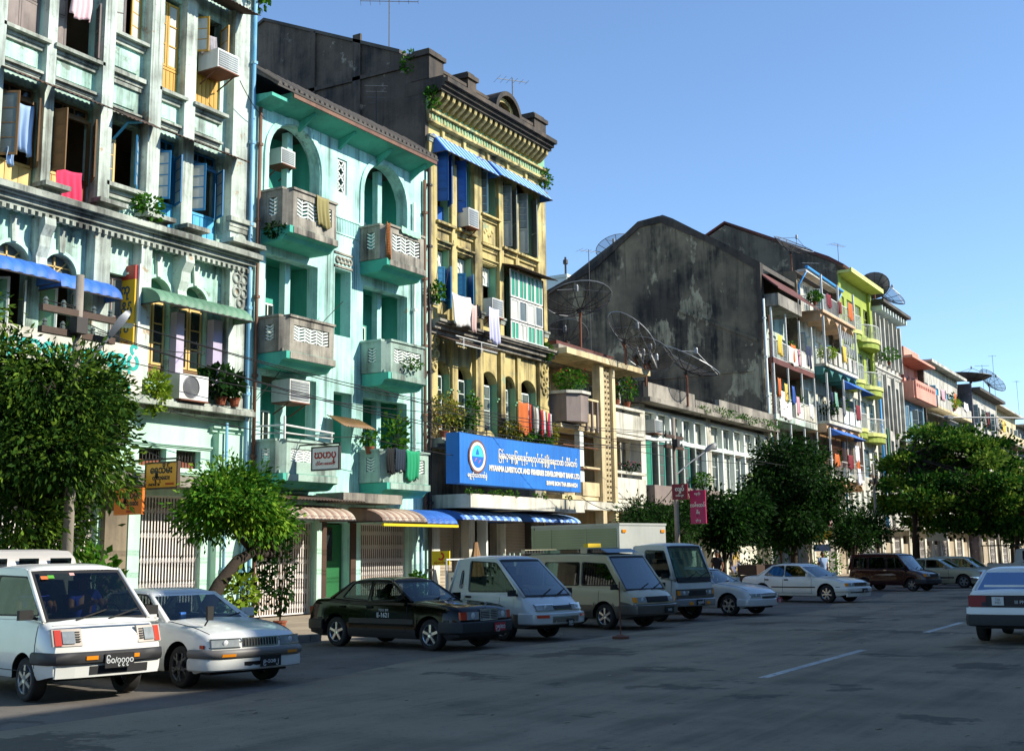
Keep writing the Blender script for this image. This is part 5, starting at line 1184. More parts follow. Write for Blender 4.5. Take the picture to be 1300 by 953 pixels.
en = building('apartment_building','grey building closing the far end of the street',262,275,21,(5,9,13,17),G('grey_concrete'),G('grey_concrete'),x=-6,depth=40)
MB().box(-46,8,261.5,262,0,21).build('end_wall', G('grey_concrete'), en)
# white building behind the row
wb = thing('apartment_building','white building peeping over the roofs behind the sooty gable','building',(-61,106,0)); MB().box(-70,-52.3,100,112,0,27.4).build('wall', W('white_paint'), wb); MB().box(-70,-52.2,99.9,112.1,27.4,27.7).build('parapet', W('white_paint'), wb)
MB().tube([(-52.9,101,27.6),(-52.9,101,29.6)],.1).lathe([(0,0),(.25,.15),(.25,.5),(0,.65)],(-52.9,101,28.8),8).build('vent_pipe', W('dark_metal'), wb)
# ---------------------------------------------------------------- laundry on the far balconies
cols = ['#d8d4cc','#cf6a3a','#3a5fa8','#d9d9e4','#b03a48','#e0c060','#7fae9a','#2c2c34','#e4e0da','#c98fa0']
spots = [(-23.4,74.6,76.4,14.5,'white towel with pink edge on the upper rusty balcony',0),(-23.4,76.5,76.9,14.6,'pinkish cloth at the right of the upper rusty balcony',9),(-23.4,72.4,74.6,10.9,'big white sheets over the middle rusty balcony rail',8),(-23.4,72.1,72.7,12.2,'orange garment hung high on the middle rusty balcony',1),(-23.4,73.4,74.0,12.0,'yellow cloth hung in the middle rusty balcony',5),(-23.4,74.9,75.4,12.0,'blue garment hung in the middle rusty balcony',2),(-22.7,82.0,82.6,12.3,'grey green cloth at the left end of the peach block balcony',6),(-22.7,86.2,87.3,9.0,'long white cloth in the caged balcony',3),(-22.6,86.3,87.1,7.4,'pale blue cloth on the caged balcony rail',3),(-22.85,121,123,13.3,'orange striped cloth on the grimy block far along the street',1),(-22.85,123.2,124.6,12.4,'lilac cloth hanging below the orange one far along the street',9)]
for i,(xx,a,c,z,lb,ci) in enumerate(spots): cloth('hanging_cloth',lb,'laundry',WC('wash_far_%d'%ci,cols[ci]),a,c,z,z-1.1,xx,.06,seed=120+i,waves=2+i%3)
for i,(xx,yy,z,s_,k_,lb) in enumerate([(-22.9,81.5,14.2,.7,'leaf_fern','yellowish plants on the balcony beside the peach vault'),(-22.9,81.2,10.4,.7,'leaf_dark','dark plants at the left end of the balcony with the dark screens'),(-22.8,98.5,16.2,.9,'leaf_bright','climbing plant between the lime and the grey white blocks'),(-22.8,124,18.9-4,.7,'leaf_fern','plants on the upper balcony of the grimy far block'),(-22.8,120,11,1.0,'leaf_fern','overgrown lower balcony of the grimy far block'),(-22.6,152,11.5,1.0,'leaf_dark','shrubs on a far ochre balcony'),(-23.0,79.6,17.9,.5,'leaf_bright','plant on the lean to roof of the grimy block')]):
    potted_plant(lb,xx,yy,z,s_*1.2,s_,k_,240,True,.2,seed=140+i)
# ---------------------------------------------------------------- satellite dishes
def dish(label, c, dia, tilt, az, h, m_='dish_mesh', feed=True, ribs=12, group='satellite dishes on the roofs', tri=False):
    """c: centre of the bowl; axis tilted from vertical by tilt towards azimuth az; pole of height h below"""
    c = Vector(c); t = thing('satellite_dish', label, 'satellite dish', (c.x,c.y,c.z-h), group=group)
    ax = Vector((math.sin(tilt)*math.cos(az), math.sin(tilt)*math.sin(az), math.cos(tilt))); q = ax.to_track_quat('Z','Y').to_matrix()
    r_ = dia/2; dep = r_*.36; f = r_*r_/(4*dep)
    def P(rad, a): return c+q@Vector((rad*math.cos(a),rad*math.sin(a),dep*(rad/r_)**2))
    n = 28; vs = [c]; fs = []
    for k in range(1,6):
        for j in range(n): vs.append(P(r_*k/5,2*pi*j/n))
    for j in range(n): fs.append([0,1+j,1+(j+1)%n])
    for k in range(4):
        for j in range(n): fs.append([1+k*n+j,1+(k+1)*n+j,1+(k+1)*n+(j+1)%n,1+k*n+(j+1)%n])
    MB().add(vs,fs).build('bowl', MATS[m_], t, smooth=True)
    th = .018*dia/2.5
    for j in range(ribs):
        a = 2*pi*j/ribs; MB().tube([P(r_*k/4,a)-ax*.02 for k in range(5)], th, 4).build('rib', W('dark_metal'), t)
    MB().tube([P(r_,2*pi*j/24) for j in range(25)], th*1.2, 5).build('rim', W('grey_metal'), t)
    MB().tube([P(r_*.55,2*pi*j/24)-ax*.02 for j in range(25)], th*.7, 4).build('hoop', W('dark_metal'), t)
    if feed:
        fp = c+ax*f
        for j in range(3): MB().tube([P(r_*.95,2*pi*j/3+.5), fp], th*.8, 4).build('feed_arm', W('grey_metal'), t)
        MB().lathe([(0,0),(.09,0),(.09,.22),(.05,.3),(0,.3)], fp-Vector((0,0,.1)), 8).build('feed_horn', W('grey_metal'), t)
    MB().tube([c-ax*.02, c-ax*.18, Vector((c.x,c.y,c.z-.4)), Vector((c.x,c.y,c.z-h))], [.07,.08,.06,.06], 8).build('pole', W('rusty_metal'), t)
    MB().lathe([(0,-.12),(.14,-.12),(.16,0),(0,.02)], c-ax*.06, 8).build('hub', W('dark_metal'), t)
    return t
mesh_metal('dish_mesh','#383634',.6); mat('dish_solid','#6f6d6a','#5a5856',rough=.6,streak=.3)

for args in [('big mesh dish standing left on the cream building roof',(-23.7,46.5,12.2),2.95,.35,2.4,1.9,'dish_mesh'),('mesh dish with long white feed bars above the cream building',(-22.75,49,11.1),2.6,.75,.9,1.1,'dish_mesh'),
   ('tilted dark mesh dish leaning over the low white parapet',(-23.6,53,10.75),2.5,.6,1.4,1.2,'dish_mesh'),('wide mesh dish on a dark pole over the mossy parapet',(-23.15,57,10.75),3.1,.5,.4,1.8,'dish_mesh'),
   ('low mesh dish half hidden behind the big one on the cream roof',(-24.6,46.9,10.95),2.0,.6,2.2,.8,'dish_mesh'),('mesh dish peeping over the ridge of the sooty gable',(-34.3,73,21.7),2.7,.45,2.6,1.5,'dish_mesh'),
   ('mesh dish on the roof in front of the brown gable',(-25.8,84,22.9),3.0,.55,-.3,2.8,'dish_mesh'),('solid grey dish tilted above the bracketed eave',(-23.8,99.5,22.7),2.6,.8,2.0,1.1,'dish_solid'),('big round mesh dish against the sky above the bracketed eave',(-23.9,103,22.6),3.3,.7,.4,1.3,'dish_mesh'),
   ('flat grey dish on top of the purplish stained wall',(-23.3,137,19.3),4.2,.12,.0,.9,'dish_solid'),('mesh dish beside the flat grey one far along the roofs',(-22.1,141,19.4),3.3,.8,.6,1.2,'dish_mesh')]: dish(*args)
for c_,lb in (((-23.2,51.2,10.75),'small offset dish at the right end of the cream roof slab'),((-22.9,52.0,10.6),'second small offset dish facing down beside the first one')): dish(lb,c_,.9,1.25,.3,.45,'dish_solid',True,6)
for a_ in [('tall aerial with crossed booms above the sooty bank side wall',-26.1,35.8,20.2,2.6,.6,7,2.2),('bent white aerial over the tiled roof of the turquoise building',-25.8,34.6,17,1.6,2.2,4,1.7),('aerial behind the half round pediment',-23.9,41.3,19.5,1.5,.9,6,1.3),('aerial on the lime green roof',-24.3,91,23.0,1.7,1.2,7,1.6),('aerial on the bank roof beside the gable',-30.2,60.5,10.2,8.5,1.0,5,1.2),('thin mast on a far roof at the right',-23,150.5,18.4,5.5,.3,3,.8),('second thin mast far right',-23,168,18.4,4.5,1.3,3,.8),('aerial between the two far dishes',-22.3,138.6,18.6,2.6,.4,6,1.4),('aerial on the roof before the brown gable',-25.0,86,20.8,1.6,.7,5,1.3)]: antenna(*a_)
# ================================================================== vehicles
VS = .97
mat('car_white','#d9dad6','#cfd0ca',rough=.28,coat=.6,bump=0,spots=.06,scol='#7a766c'); mat('car_white_old','#c9ccc6','#bfc2bb',rough=.4,coat=.3,bump=0,spots=.12,scol='#6c685e',streak=.12)
mat('car_black','#050505',rough=.1,coat=0,spec=.28,bump=0,spots=.05,scol='#3a3833'); mat('car_silver','#c3c7c6','#b8bcbb',rough=.3,metal=.1,coat=.5,bump=0,spots=.08,scol='#55524c')
mat('car_beige','#b0a78c','#a69d82',rough=.35,coat=.4,bump=0,spots=.1,scol='#5c5648'); mat('car_grey_low','#55514a','#4c4842',rough=.4,coat=.3,bump=0,spots=.15,scol='#2c2a27')
mat('car_maroon','#3a1418','#32100f',rough=.25,coat=.6,bump=0); mat('car_champagne','#a8a58c','#9d9a82',rough=.35,metal=.2,coat=.4,bump=0,spots=.1,scol='#57543f')
mat('tyre','#191919','#262422',rough=.85,bump=.1,vs=6); mat('bumper_black','#1c1d20','#26272a',rough=.6,bump=.03); mat('rubber','#121212',rough=.7,bump=0)
mat('chrome','#c9ccce',rough=.12,metal=1,bump=0); mat('alloy','#9fa2a4',rough=.3,metal=.7,bump=0); mat('lamp_glass','#8f9698','#7d8486',rough=.15,coat=.6,bump=.05,bs=40,vs=9)
mat('amber','#e08a1c',rough=.25,coat=.5,bump=0); mat('lamp_red','#7a120c',rough=.35,coat=0,spec=.25,bump=0); mat('orange_red','#b8381c',rough=.25,coat=.5,bump=0)
mat('seat_grey','#4c4a48','#3e3c3a',rough=.9,bump=.05); mat('dash','#26272a',rough=.7,bump=0); mat('plate_black','#17181a',rough=.5,bump=0); mat('plate_white','#c4c8c8',rough=.3,bump=0); mat('plate_red','#a02a34',rough=.5,bump=0)
mat('box_alu','#b9bdb8','#abafa9',rough=.45,metal=.3,streak=.2,scol='#6a6d68',bump=.03); mat('box_green','#a3ab86','#98a07c',rough=.6,streak=.2,scol='#5f6650',bump=.02)
CARGLASS = glass('car_glass',(.30,.36,.36),(.85,.95,1),.0); SKYGLASS = glass('sky_glass',(.22,.28,.30),(.85,.95,1),.10); DARKGLASS = glass('tinted_glass',(.10,.13,.14),(.8,.92,1),.05)
def smooth_line(pts, xs):
    px = [p[0] for p in pts]; pz = [p[1] for p in pts]; xs = np.array(xs); acc = 0
    for d in (-.06,-.03,0,.03,.06): acc = acc+np.interp(xs+d, px, pz)
    return acc/5
def car(name, label, cat, x, y, rz, s, group=None):
    t = thing(name, label, cat, (x,y,.012), rz, group, local=True); t.scale = (VS,)*3
    L, W_ = s['L'], s['W']; hl, hw = L/2, W_/2; paint, low = s['paint'], s.get('low', s['paint'])
    cf, cr = s.get('cf',.14), s.get('cr',.08); wr = s.get('wr',.30); R_ = wr*1.22; axf, axr = s['ax']
    lf = s.get('lf',[(.2,.06),(.5,0),(.75,.05)]); lr = s.get('lr',[(.2,.05),(.55,0),(.9,.06)])
    xs = sorted({round(v,4) for v in list(np.linspace(-hl,hl,64))+[a+R_*math.cos(pi*k/14) for a in (axf,axr) if a > -9 for k in range(15)]+[s['gh'][0],s['gh'][3]]})
    top = smooth_line(s['top'], xs); zb0 = s.get('zb',.2)
    def wid(xx):
        e = max(0,(abs(xx)-(hl-.55))/.55); return hw*(1-.075*e*e)
    def zbot(xx):
        z = zb0+.06*max(0,(abs(xx)-(hl-.45))/.45)
        for a in (axf,axr):
            d = abs(xx-a)
            if d < R_: z = max(z, wr+math.sqrt(R_*R_-d*d)*1.0)
        return z
    FR = [0,.1,.25,.42,.58,.72,.84,.92,.97,1]; YP = [.945,.985,1,1,.992,.98,.962,.945,.91,.85]
    ztop_mid = float(np.interp(0,xs,top))
    def yp(z, zt, zl):      # profile factor at height z between full-body bottom and shoulder
        return float(np.interp((z-zl)/(zt-zl), FR, YP))
    def dfm(px,py,pz):
        wf = min(1,max(0,(px-(hl-.5))/.5)); wb = min(1,max(0,(-px-(hl-.5))/.5)); q = abs(py)/hw
        if wf: px -= (cf*q**2.6+float(np.interp(pz,[p[0] for p in lf],[p[1] for p in lf])))*wf
        if wb: px += (cr*q**2.6+float(np.interp(pz,[p[0] for p in lr],[p[1] for p in lr])))*wb
        return (px,py,pz)
    def front(py,pz): return dfm(hl,py,pz)[0]
    def rear(py,pz): return dfm(-hl,py,pz)[0]
    def yside(px,pz):
        zt = float(np.interp(px,xs,top)); return wid(px)*yp(min(pz,zt),zt,zb0)
    gA, gD = s['gh'][0], s['gh'][3]
    TF = [.6,.3,0]
    rings = []
    for i,xx in enumerate(xs):
        zt = float(top[i]); zb = min(zbot(xx),zt-.02); w_ = wid(xx); half = []
        for f in FR: z = zb+(zt-zb)*f; half.append((w_*yp(z,zt,zb0), z))
        for f in TF: half.append((w_*.85*f, zt+.035*(1-f*f)))
        rings.append(half)
    nr = len(rings[0]); low_split = s.get('split')
    mb, ml, vs = MB(), MB(), []
    for h in rings:
        xx = xs[len(vs)//(2*nr-1)] if False else None
    V = []
    for i,h in enumerate(rings):
        full = [(-a,b) for a,b in h]+[(a,b) for a,b in h[-2::-1]]
        V += [dfm(xs[i],a,b) for a,b in full]
    m_ = 2*nr-1; F_, FL = [], []
    openr = s.get('open', [(gD,gA)])
    for i in range(len(xs)-1):
        xm = (xs[i]+xs[i+1])/2
        for j in range(m_-1):
            jj = min(j, m_-2-j)
            if jj >= 9 and any(a < xm < b for a,b in openr): continue
            q = [i*m_+j, i*m_+j+1, (i+1)*m_+j+1, (i+1)*m_+j]
            zc = sum(V[k][2] for k in q)/4
            (FL if (low_split and zc < low_split and jj < 9) else F_).append(q)
    def caps(i, flip):
        g0 = len(V); h = rings[i]; n = 12
        for (a,b) in h[:10]:
            for k in range(n+1): V.append(dfm(xs[i], -a+2*a*k/n, b))
        for r_ in range(9):
            for k in range(n):
                q = [g0+r_*(n+1)+k, g0+r_*(n+1)+k+1, g0+(r_+1)*(n+1)+k+1, g0+(r_+1)*(n+1)+k]; q = q[::-1] if flip else q
                (FL if (low_split and V[q[0]][2] < low_split-.03) else F_).append(q)
        q0 = g0+9*(n+1); tp = [i*m_+j for j in range(9, m_-9)]
        F_.append([q0+k for k in range(n+1)]+tp[::-1])
    caps(0,True); caps(len(xs)-1,False)
    body = MB().add(V,F_).build('body', paint, t, smooth=True); fix_normals(body)
    if FL: lb = MB().add(V,FL).build('lower_body', low, t, smooth=True); fix_normals(lb)
    # dark underside and wheel housings
    u = MB().box(-hl+.25,hl-.3,-hw+.18,hw-.18,zb0-.02,zb0+.25)
    for a in (axf,axr):
        if a < -9: continue
        for sg in (-1,1): u.lathe([(R_*.99,-.30),(R_*.99,.0)],(a,sg*(hw-.02) if sg > 0 else -(hw-.02)+.30,wr),14,'y',-pi/2,pi/2) ; u.box(a-R_,a+R_,sg*(hw-.36)-.01,sg*(hw-.36)+.01,zb0,zb0+.55 if zb0+.55 < .8 else .75)
    u.build('underbody', G('rubber'), t)
    # greenhouse
    if s.get('cabin',True):
        xa,xb,xc,xd = s['gh']; zr = s['zr']; zt = lambda q: float(np.interp(q,xs,top))
        wb_ = hw*s.get('wbf',.86); wr_ = hw*s.get('wrf',.70); zb_ = (zt(xa)+zt(xd))/2-.02
        def gy(z): return wb_+(wr_-wb_)*(z-zb_)/(zr-zb_)
        P = [(xd,zt(xd)-.03)]+[(xd+(xa-xd)*k/8, zt(xd+(xa-xd)*k/8)-.03) for k in range(1,8)]+[(xa,zt(xa)-.03),(xb+.02,zr-.07),(xb-.04,zr-.04),(xc+.04,zr-.04),(xc-.02,zr-.07)]
        outer = [Vector((a,b,0)) for a,b in P]
        def grow(poly,d):
            c = sum((Vector(q) for q in poly),Vector((0,0)))/len(poly); out = []
            n = len(poly)
            for i in range(n):
                p0,p1,p2 = Vector(poly[i-1]),Vector(poly[i]),Vector(poly[(i+1)%n]); e1 = (p1-p0).normalized(); e2 = (p2-p1).normalized()
                n1 = Vector((e1.y,-e1.x)); n2 = Vector((e2.y,-e2.x)); b = (n1+n2); b = b/max(.3,b.length**2)*2
                if b.dot(p1-c) < 0: b = -b
                out.append(tuple(p1+b*d))
            return out
        def rnd(poly,r_=.05):
            out = []; n = len(poly)
            for i in range(n):
                p0,p1,p2 = Vector(poly[i-1]),Vector(poly[i]),Vector(poly[(i+1)%n]); a = p1+(p0-p1).normalized()*r_; c = p1+(p2-p1).normalized()*r_
                out += [tuple(a), tuple((a+c+2*p1)/4), tuple(c)]
            return out
        wins = [rnd(w_) for w_ in s['win']]
        loops = [outer]+[[Vector((a,b,0)) for a,b in w_] for w_ in wins]; flat = [v for l in loops for v in l]; tris = tessellate_polygon(loops)
        gm = s.get('glass', CARGLASS)
        for sg in (-1,1):
            o = MB().add([(v.x,sg*gy(v.y),v.y) for v in flat],[list(q) for q in tris]).build('side_frame', s.get('gpaint',paint), t, thick=.02); fix_normals(o)
            for w_ in wins:
                g = grow(w_,.022)
                lp = [[Vector((a,b,0)) for a,b in g],[Vector((a,b,0)) for a,b in w_]]; fl = [v for l in lp for v in l]
                MB().add([(v.x,sg*(gy(v.y)+.005),v.y) for v in fl],[list(q) for q in tessellate_polygon(lp)]).build('window_seal', s.get('seal',G('rubber')), t)
                MB().add([(a,sg*(gy(b)-.012),b) for a,b in w_],[list(range(len(w_)))]).build('side_window', gm, t)
        zA, zD = zt(xa)-.01, zt(xd)-.01
        def shield(x0,z0,x1,z1,y0,y1,bul,nm,m0):
            fn = lambda a,b: (x0+(x1-x0)*b+bul*(1-(2*a-1)**2)*(1-.3*b), (2*a-1)*(y0+(y1-y0)*b), z0+(z1-z0)*b)
            MB().grid(lambda a,b: fn(.045+.91*a,.05+.88*b),10,5).build(nm, m0, t, smooth=True)
            mb_ = MB()
            for a0,a1,b0,b1 in ((.0,.045,0,1),(.955,1,0,1),(.045,.955,0,.05),(.045,.955,.93,1)): mb_.grid(lambda a,b: fn(a0+(a1-a0)*a,b0+(b1-b0)*b),10,5)
            return mb_.build(nm+'_frame', s.get('frame',G('rubber')), t, smooth=True)
        shield(xa,zA,xb+.01,zr-.06,wb_*.985,wr_*.985,s.get('bul',.07),'windscreen',s.get('wsglass',CARGLASS)); shield(xd,zD,xc-.01,zr-.06,wb_*.985,wr_*.985,-.05,'rear_window',gm)
        for sg in (-1,1):
            MB().tube([(xa,sg*wb_*.99,zA),(xb,sg*wr_*.985,zr-.07)],.032,6).build('pillar', paint, t, smooth=True); MB().tube([(xd,sg*wb_*.99,zD),(xc,sg*wr_*.985,zr-.07)],.036,6).build('pillar', paint, t, smooth=True)
        MB().grid(lambda a,b: (xc-.03+(xb-xc+.06)*a, (2*b-1)*wr_*1.0, zr-.065+.065*(1-abs(2*b-1)**5)*(1-abs(2*a-1)**8*.9)+.03*(1-(2*a-1)**2)),14,14).build('roof', paint, t, smooth=True, thick=.012)
        # interior
        zf = zb0+.1; it = MB().box(xd+.1,xa,-hw+.16,hw-.16,zf,zf+.05); it.box(xa-.32,xa-.02,-wb_+.06,wb_-.06,zt(xa)-.35,zt(xa)-.06); it.build('dashboard', G('dash'), t)
        sx = s.get('seat', xb-.35)
        for sg in (-1,1):
            MB().box(sx-.1,sx+.42,sg*.36-.23,sg*.36+.23,zf+.12,zf+.34).prism([(sx-.12,zf+.3),(sx+.02,zf+.3),(sx-.1,zr-.42),(sx-.2,zr-.42)],'y',sg*.36-.22,sg*.36+.22).box(sx-.24,sx-.16,sg*.36-.12,sg*.36+.12,zr-.4,zr-.22).build('seat', G('seat_grey'), t)
        if xd < sx-1.0: MB().box(sx-1.0,sx-.55,-wb_+.12,wb_-.12,zf+.1,zf+.32).prism([(sx-1.05,zf+.3),(sx-.9,zf+.3),(sx-1.05,zr-.45),(sx-1.14,zr-.45)],'y',-wb_+.12,wb_-.12).build('rear_seat', G('seat_grey'), t)
        MB().lathe([(.17,-.012),(.185,0),(.17,.012),(.155,0),(.17,-.012)],(xa-.36,s.get('drv',-.36),zt(xa)+.02),18,'x').build('steering_wheel', G('rubber'), t)
        for k in (-.35,.12):
            b0 = Vector((xa+s.get('bul',.07)+.02,k,zA+.01)); MB().bar(b0,b0+Vector(((xb-xa)*.2,.5,(zr-zA)*.16)),.018).build('wiper', G('rubber'), t)
        for sg in (-1,1):
            mx = MB().obox((xa-.22,sg*(wb_+.15),zt(xa)+.08),.08,.19,.13).bar((xa-.2,sg*(wb_-.02),zt(xa)+.02),(xa-.2,sg*(wb_+.1),zt(xa)+.06),.04); mx.build('wing_mirror', s.get('mirror',paint), t)
    # wheels
    wm = MB().lathe([(0,.015),(.05,.02),(.06,-.01),(wr*.22,-.015)],(0,0,0),14,'y').lathe([(wr*.60,-.075),(wr*.63,.0),(wr*.66,.012),(wr*.68,.0)],(0,0,0),24,'y')
    ns = s.get('spokes',5)
    for k in range(ns):
        a = 2*pi*k/ns; ca,sa = math.cos(a),math.sin(a)
        for off in ((-.055,.055) if s.get('twin') else (0,)):
            wm.bar((wr*.1*sa+off*ca,0.0,wr*.1*ca-off*sa),(wr*.64*sa+off*ca*1.4,-.004,wr*.64*ca-off*sa*1.4),wr*(.10 if s.get('twin') else .17),.03,(0,1,0))
    bk = MB().lathe([(0,-.07),(wr*.6,-.07)],(0,0,0),16,'y')
    for i,a in enumerate((axf,axr)):
        for sg in (-1,1):
            o = wm.build('wheel', s.get('rim',G('alloy')), t, o=(0,0,0)) if not (i or sg > -1) else None
            if o is None: o = bpy.data.objects.new('wheel', w0.data); COL.objects.link(o); o.parent = t
            else: w0 = o; 
            o.location = (a,sg*(hw-.05),wr); o.rotation_euler = (0,0,pi if sg < 0 else 0)
            if i == 0 and sg == -1:
                ty = MB().lathe([(wr*.66,-.17),(wr*.97,-.18),(wr,-.155),(wr,-.03),(wr*.97,-.002),(wr*.86,.012),(wr*.67,.0)],(0,0,0),28,'y').build('tyre', G('tyre'), o, smooth=True, o=(0,0,0)); dk = bk.build('brake_disc', G('dash'), o, o=(0,0,0))
            else:
                for z_ in (ty,dk): q = z_.copy(); COL.objects.link(q); q.parent = o
    # seams and handles
    for (px,z0,z1) in s.get('seams',[]):
        MB().tube([(px+(.0),-yside(px,z0+(z1-z0)*k/8)-.001,z0+(z1-z0)*k/8) for k in range(9)],.006,4).tube([(px,yside(px,z0+(z1-z0)*k/8)+.001,z0+(z1-z0)*k/8) for k in range(9)],.006,4).build('door_seam', G('rubber'), t, kind='stuff')
    for (px,pz) in s.get('handles',[]):
        for sg in (-1,1): MB().obox((px,sg*(yside(px,pz)+.008),pz),.17,.03,.045).build('door_handle', s.get('hmat',G('rubber')), t)
    for sg in (-1,1):
        n_ = 10; x1_ = hl-.2
        if x1_-gA > .5: MB().tube([dfm(gA+.05+(x1_-gA-.05)*k/n_, sg*wid(gA+.05+(x1_-gA-.05)*k/n_)*.852, float(np.interp(gA+.05+(x1_-gA-.05)*k/n_,xs,top))+.002) for k in range(n_+1)],.005,4).build('bonnet_seam', G('rubber'), t)
        if len(s.get('seams',[])) > 1:
            a_,c_ = min(q[0] for q in s['seams']),max(q[0] for q in s['seams']); zz = min(q[1] for q in s['seams']); MB().tube([(a_+(c_-a_)*k/6, sg*(yside(a_+(c_-a_)*k/6,zz)+.001), zz) for k in range(7) if zbot(a_+(c_-a_)*k/6) < zz],.006,4).build('sill_seam', G('rubber'), t)
    if 'trim' in s:
        z0,z1,mm = s['trim']
        for sg in (-1,1):
            for a,c in ((axr+R_+.05,axf-R_-.05),(-hl+.35,axr-R_-.03),(axf+R_+.03,hl-.3)):
                n = 8; f = MB(); vs = []
                for k in range(n+1):
                    px = a+(c-a)*k/n
                    for z in (z0,z1): yy = sg*(yside(px,z)+.012); vs.append(dfm(px,yy,z))
                f.add(vs,[[2*k,2*k+2,2*k+3,2*k+1] for k in range(n)]); f.build('side_trim', mm, t, thick=.012)
    def strip(nm, y0, y1, z0, z1, mm, off=.012, end=1, par=None, n=6, th=.05):
        fn = front if end > 0 else rear; vs = []
        for k in range(n+1):
            yy = y0+(y1-y0)*k/n
            for z in (z0,z1):
                e = fn(yy,z); vs += [(e+end*off,yy,z),(e-end*(th-off),yy,z)]
        fs = []
        for k in range(n):
            a = 4*k; b = a+4; fs += [[a,b,b+2,a+2],[a+1,a+3,b+3,b+1],[a+2,b+2,b+3,a+3],[a,a+1,b+1,b]]
        fs += [[0,2,3,1],[4*n,4*n+1,4*n+3,4*n+2]]
        o = MB().add(vs,fs).build(nm, mm, par or t); fix_normals(o); return o
    def bumper(z0,z1,off,mm,end=1,wrap=.55,nm='bumper'):
        path = []
        for k in range(5): px = hl-wrap+(wrap-.12)*k/4; path.append((px,1))
        pts = []
        sideo = lambda px: wid(px)+off*.8
        for px,_ in path: q = dfm(px,-sideo(px),(z0+z1)/2); pts.append((q[0]+off*.6*(1 if px > hl-.2 else 0), -sideo(px)))
        for k in range(11): yy = -hw*.9+hw*1.8*k/10; pts.append((front(yy,(z0+z1)/2)+off, yy))
        for px,_ in path[::-1]: q = dfm(px,sideo(px),(z0+z1)/2); pts.append((q[0]+off*.6*(1 if px > hl-.2 else 0), sideo(px)))
        if end < 0: pts = [(-a+( (rear(b,(z0+z1)/2)+hl) - (hl-front(b,(z0+z1)/2)) if abs(b) < hw*.91 else 0), b) for a,b in pts]
        prof = [(0,z0),(.022,z0+.02),(.03,(z0+z1)/2),(.022,z1-.02),(0,z1)]; vs = []; n = len(pts)
        for i,(px,py) in enumerate(pts):
            d = Vector((pts[min(i+1,n-1)][0]-pts[max(i-1,0)][0], pts[min(i+1,n-1)][1]-pts[max(i-1,0)][1])).normalized(); nx,ny = (d.y,-d.x) if end > 0 else (-d.y,d.x)
            for o_,z in prof: vs.append((px+nx*o_,py+ny*o_,z))
            for z in (z1,z0): vs.append((px-nx*.05,py-ny*.05,z))
        k = 7; fs = [[i*k+j,(i+1)*k+j,(i+1)*k+(j+1)%k,i*k+(j+1)%k] for i in range(n-1) for j in range(k)]+[list(range(k)),[(n-1)*k+j for j in range(k)]]
        o = MB().add(vs,fs).build(nm, mm, t, smooth=True); fix_normals(o); o.data.set_sharp_from_angle(angle=R(40)); return o
    def plate(txt, yy, z, mm, fm, end=1, w_=.36, h_=.15, off=.045, size=.1):
        e = (front if end > 0 else rear)(yy,z)+end*off; p = MB().box(min(e-.01,e),max(e-.01,e)+.002,yy-w_/2,yy+w_/2,z-h_/2,z+h_/2).build('number_plate', mm, t)
        text('lettering',txt,size,fm,p,(e+(.006 if end > 0 else -.006),yy,z),ROT_X if end > 0 else (pi/2,0,-pi/2),.9,ext=.001,bold=.002); return p
    return t, dict(strip=strip,bumper=bumper,plate=plate,front=front,rear=rear,yside=yside,hl=hl,hw=hw,top=lambda q: float(np.interp(q,xs,top)))
LW = mat('plate_white','#d9dad6',rough=.5,bump=0)
def headlamp(t, k, y0, y1, z0, z1, inner=True, amber=None, rim=None):
    for sg in (-1,1):
        a,c = (sg*y0,sg*y1) if sg > 0 else (sg*y1,sg*y0)
        h = k['strip']('headlight',a,c,z0,z1,G('lamp_glass'),.012)
        if rim: 
            k['strip']('headlight_rim',a-.015,c+.015,z1,z1+.014,rim,.016,par=h); k['strip']('headlight_rim',a-.015,c+.015,z0-.014,z0,rim,.016,par=h)
        w_ = (c-a); MB().lathe([(0,.022),(.35*(z1-z0),.018),(.42*(z1-z0),.012)],(k['front']((a+c)/2,(z0+z1)/2),(a+c)/2,(z0+z1)/2),14,'x').build('lamp_bulb', G('plate_white'), h, smooth=True)
        if amber: k['strip']('indicator',*( (sg*amber[0],sg*amber[1]) if sg > 0 else (sg*amber[1],sg*amber[0]) ),z0,z1,G(amber[2]),.013)
def grille(t, k, y0, y1, z0, z1, n, mm, bm_, vert=False, off=.012):
    g = k['strip']('grille',y0,y1,z0,z1,bm_,off)
    if vert:
        for i in range(n): yy = y0+(y1-y0)*(i+.5)/n; k['strip']('grille_bar',yy-.007,yy+.007,z0,z1,mm,off+.01,par=g,n=1)
    else:
        for i in range(n): z = z0+(z1-z0)*(i+.5)/n; k['strip']('grille_bar',y0,y1,z-.008,z+.008,mm,off+.01,par=g)
    return g
# --- 1 near white pickup with rear canopy (cab over), front right in the picture
WV = dict(L=4.3,W=1.66,paint=G('car_white'),ax=(1.28,-1.15),wr=.29,zb=.30,top=[(-2.15,.92),(-.45,.92),(-.40,1.10),(.4,1.09),(1.2,1.10),(1.62,1.08),(1.9,1.02),(2.1,.9),(2.15,.8)],
  gh=(1.72,.98,-.28,-.40),zr=1.78,wbf=.93,wrf=.82,win=[[(1.55,1.14),(1.05,1.62),(.1,1.64),(.1,1.12)]],cf=.10,lf=[(.3,.03),(.6,.0),(.8,.03),(1.0,.12),(1.1,.2)],seams=[(1.62,.45,1.05),(.0,.4,1.05)],handles=[(.16,.98)],open=[(-.4,1.72),(-2.1,-.5)],
  mirror=G('rubber'),spokes=6,bul=.06,seat=.55,drv=.36,glass=glass('cab_glass',(.16,.19,.19),(.7,.8,.85),.0))
van, k = car('white_pickup','white cab-over pickup with grey canopy and a driver in blue','pickup truck',-14.85,12.05,R(-14),WV)
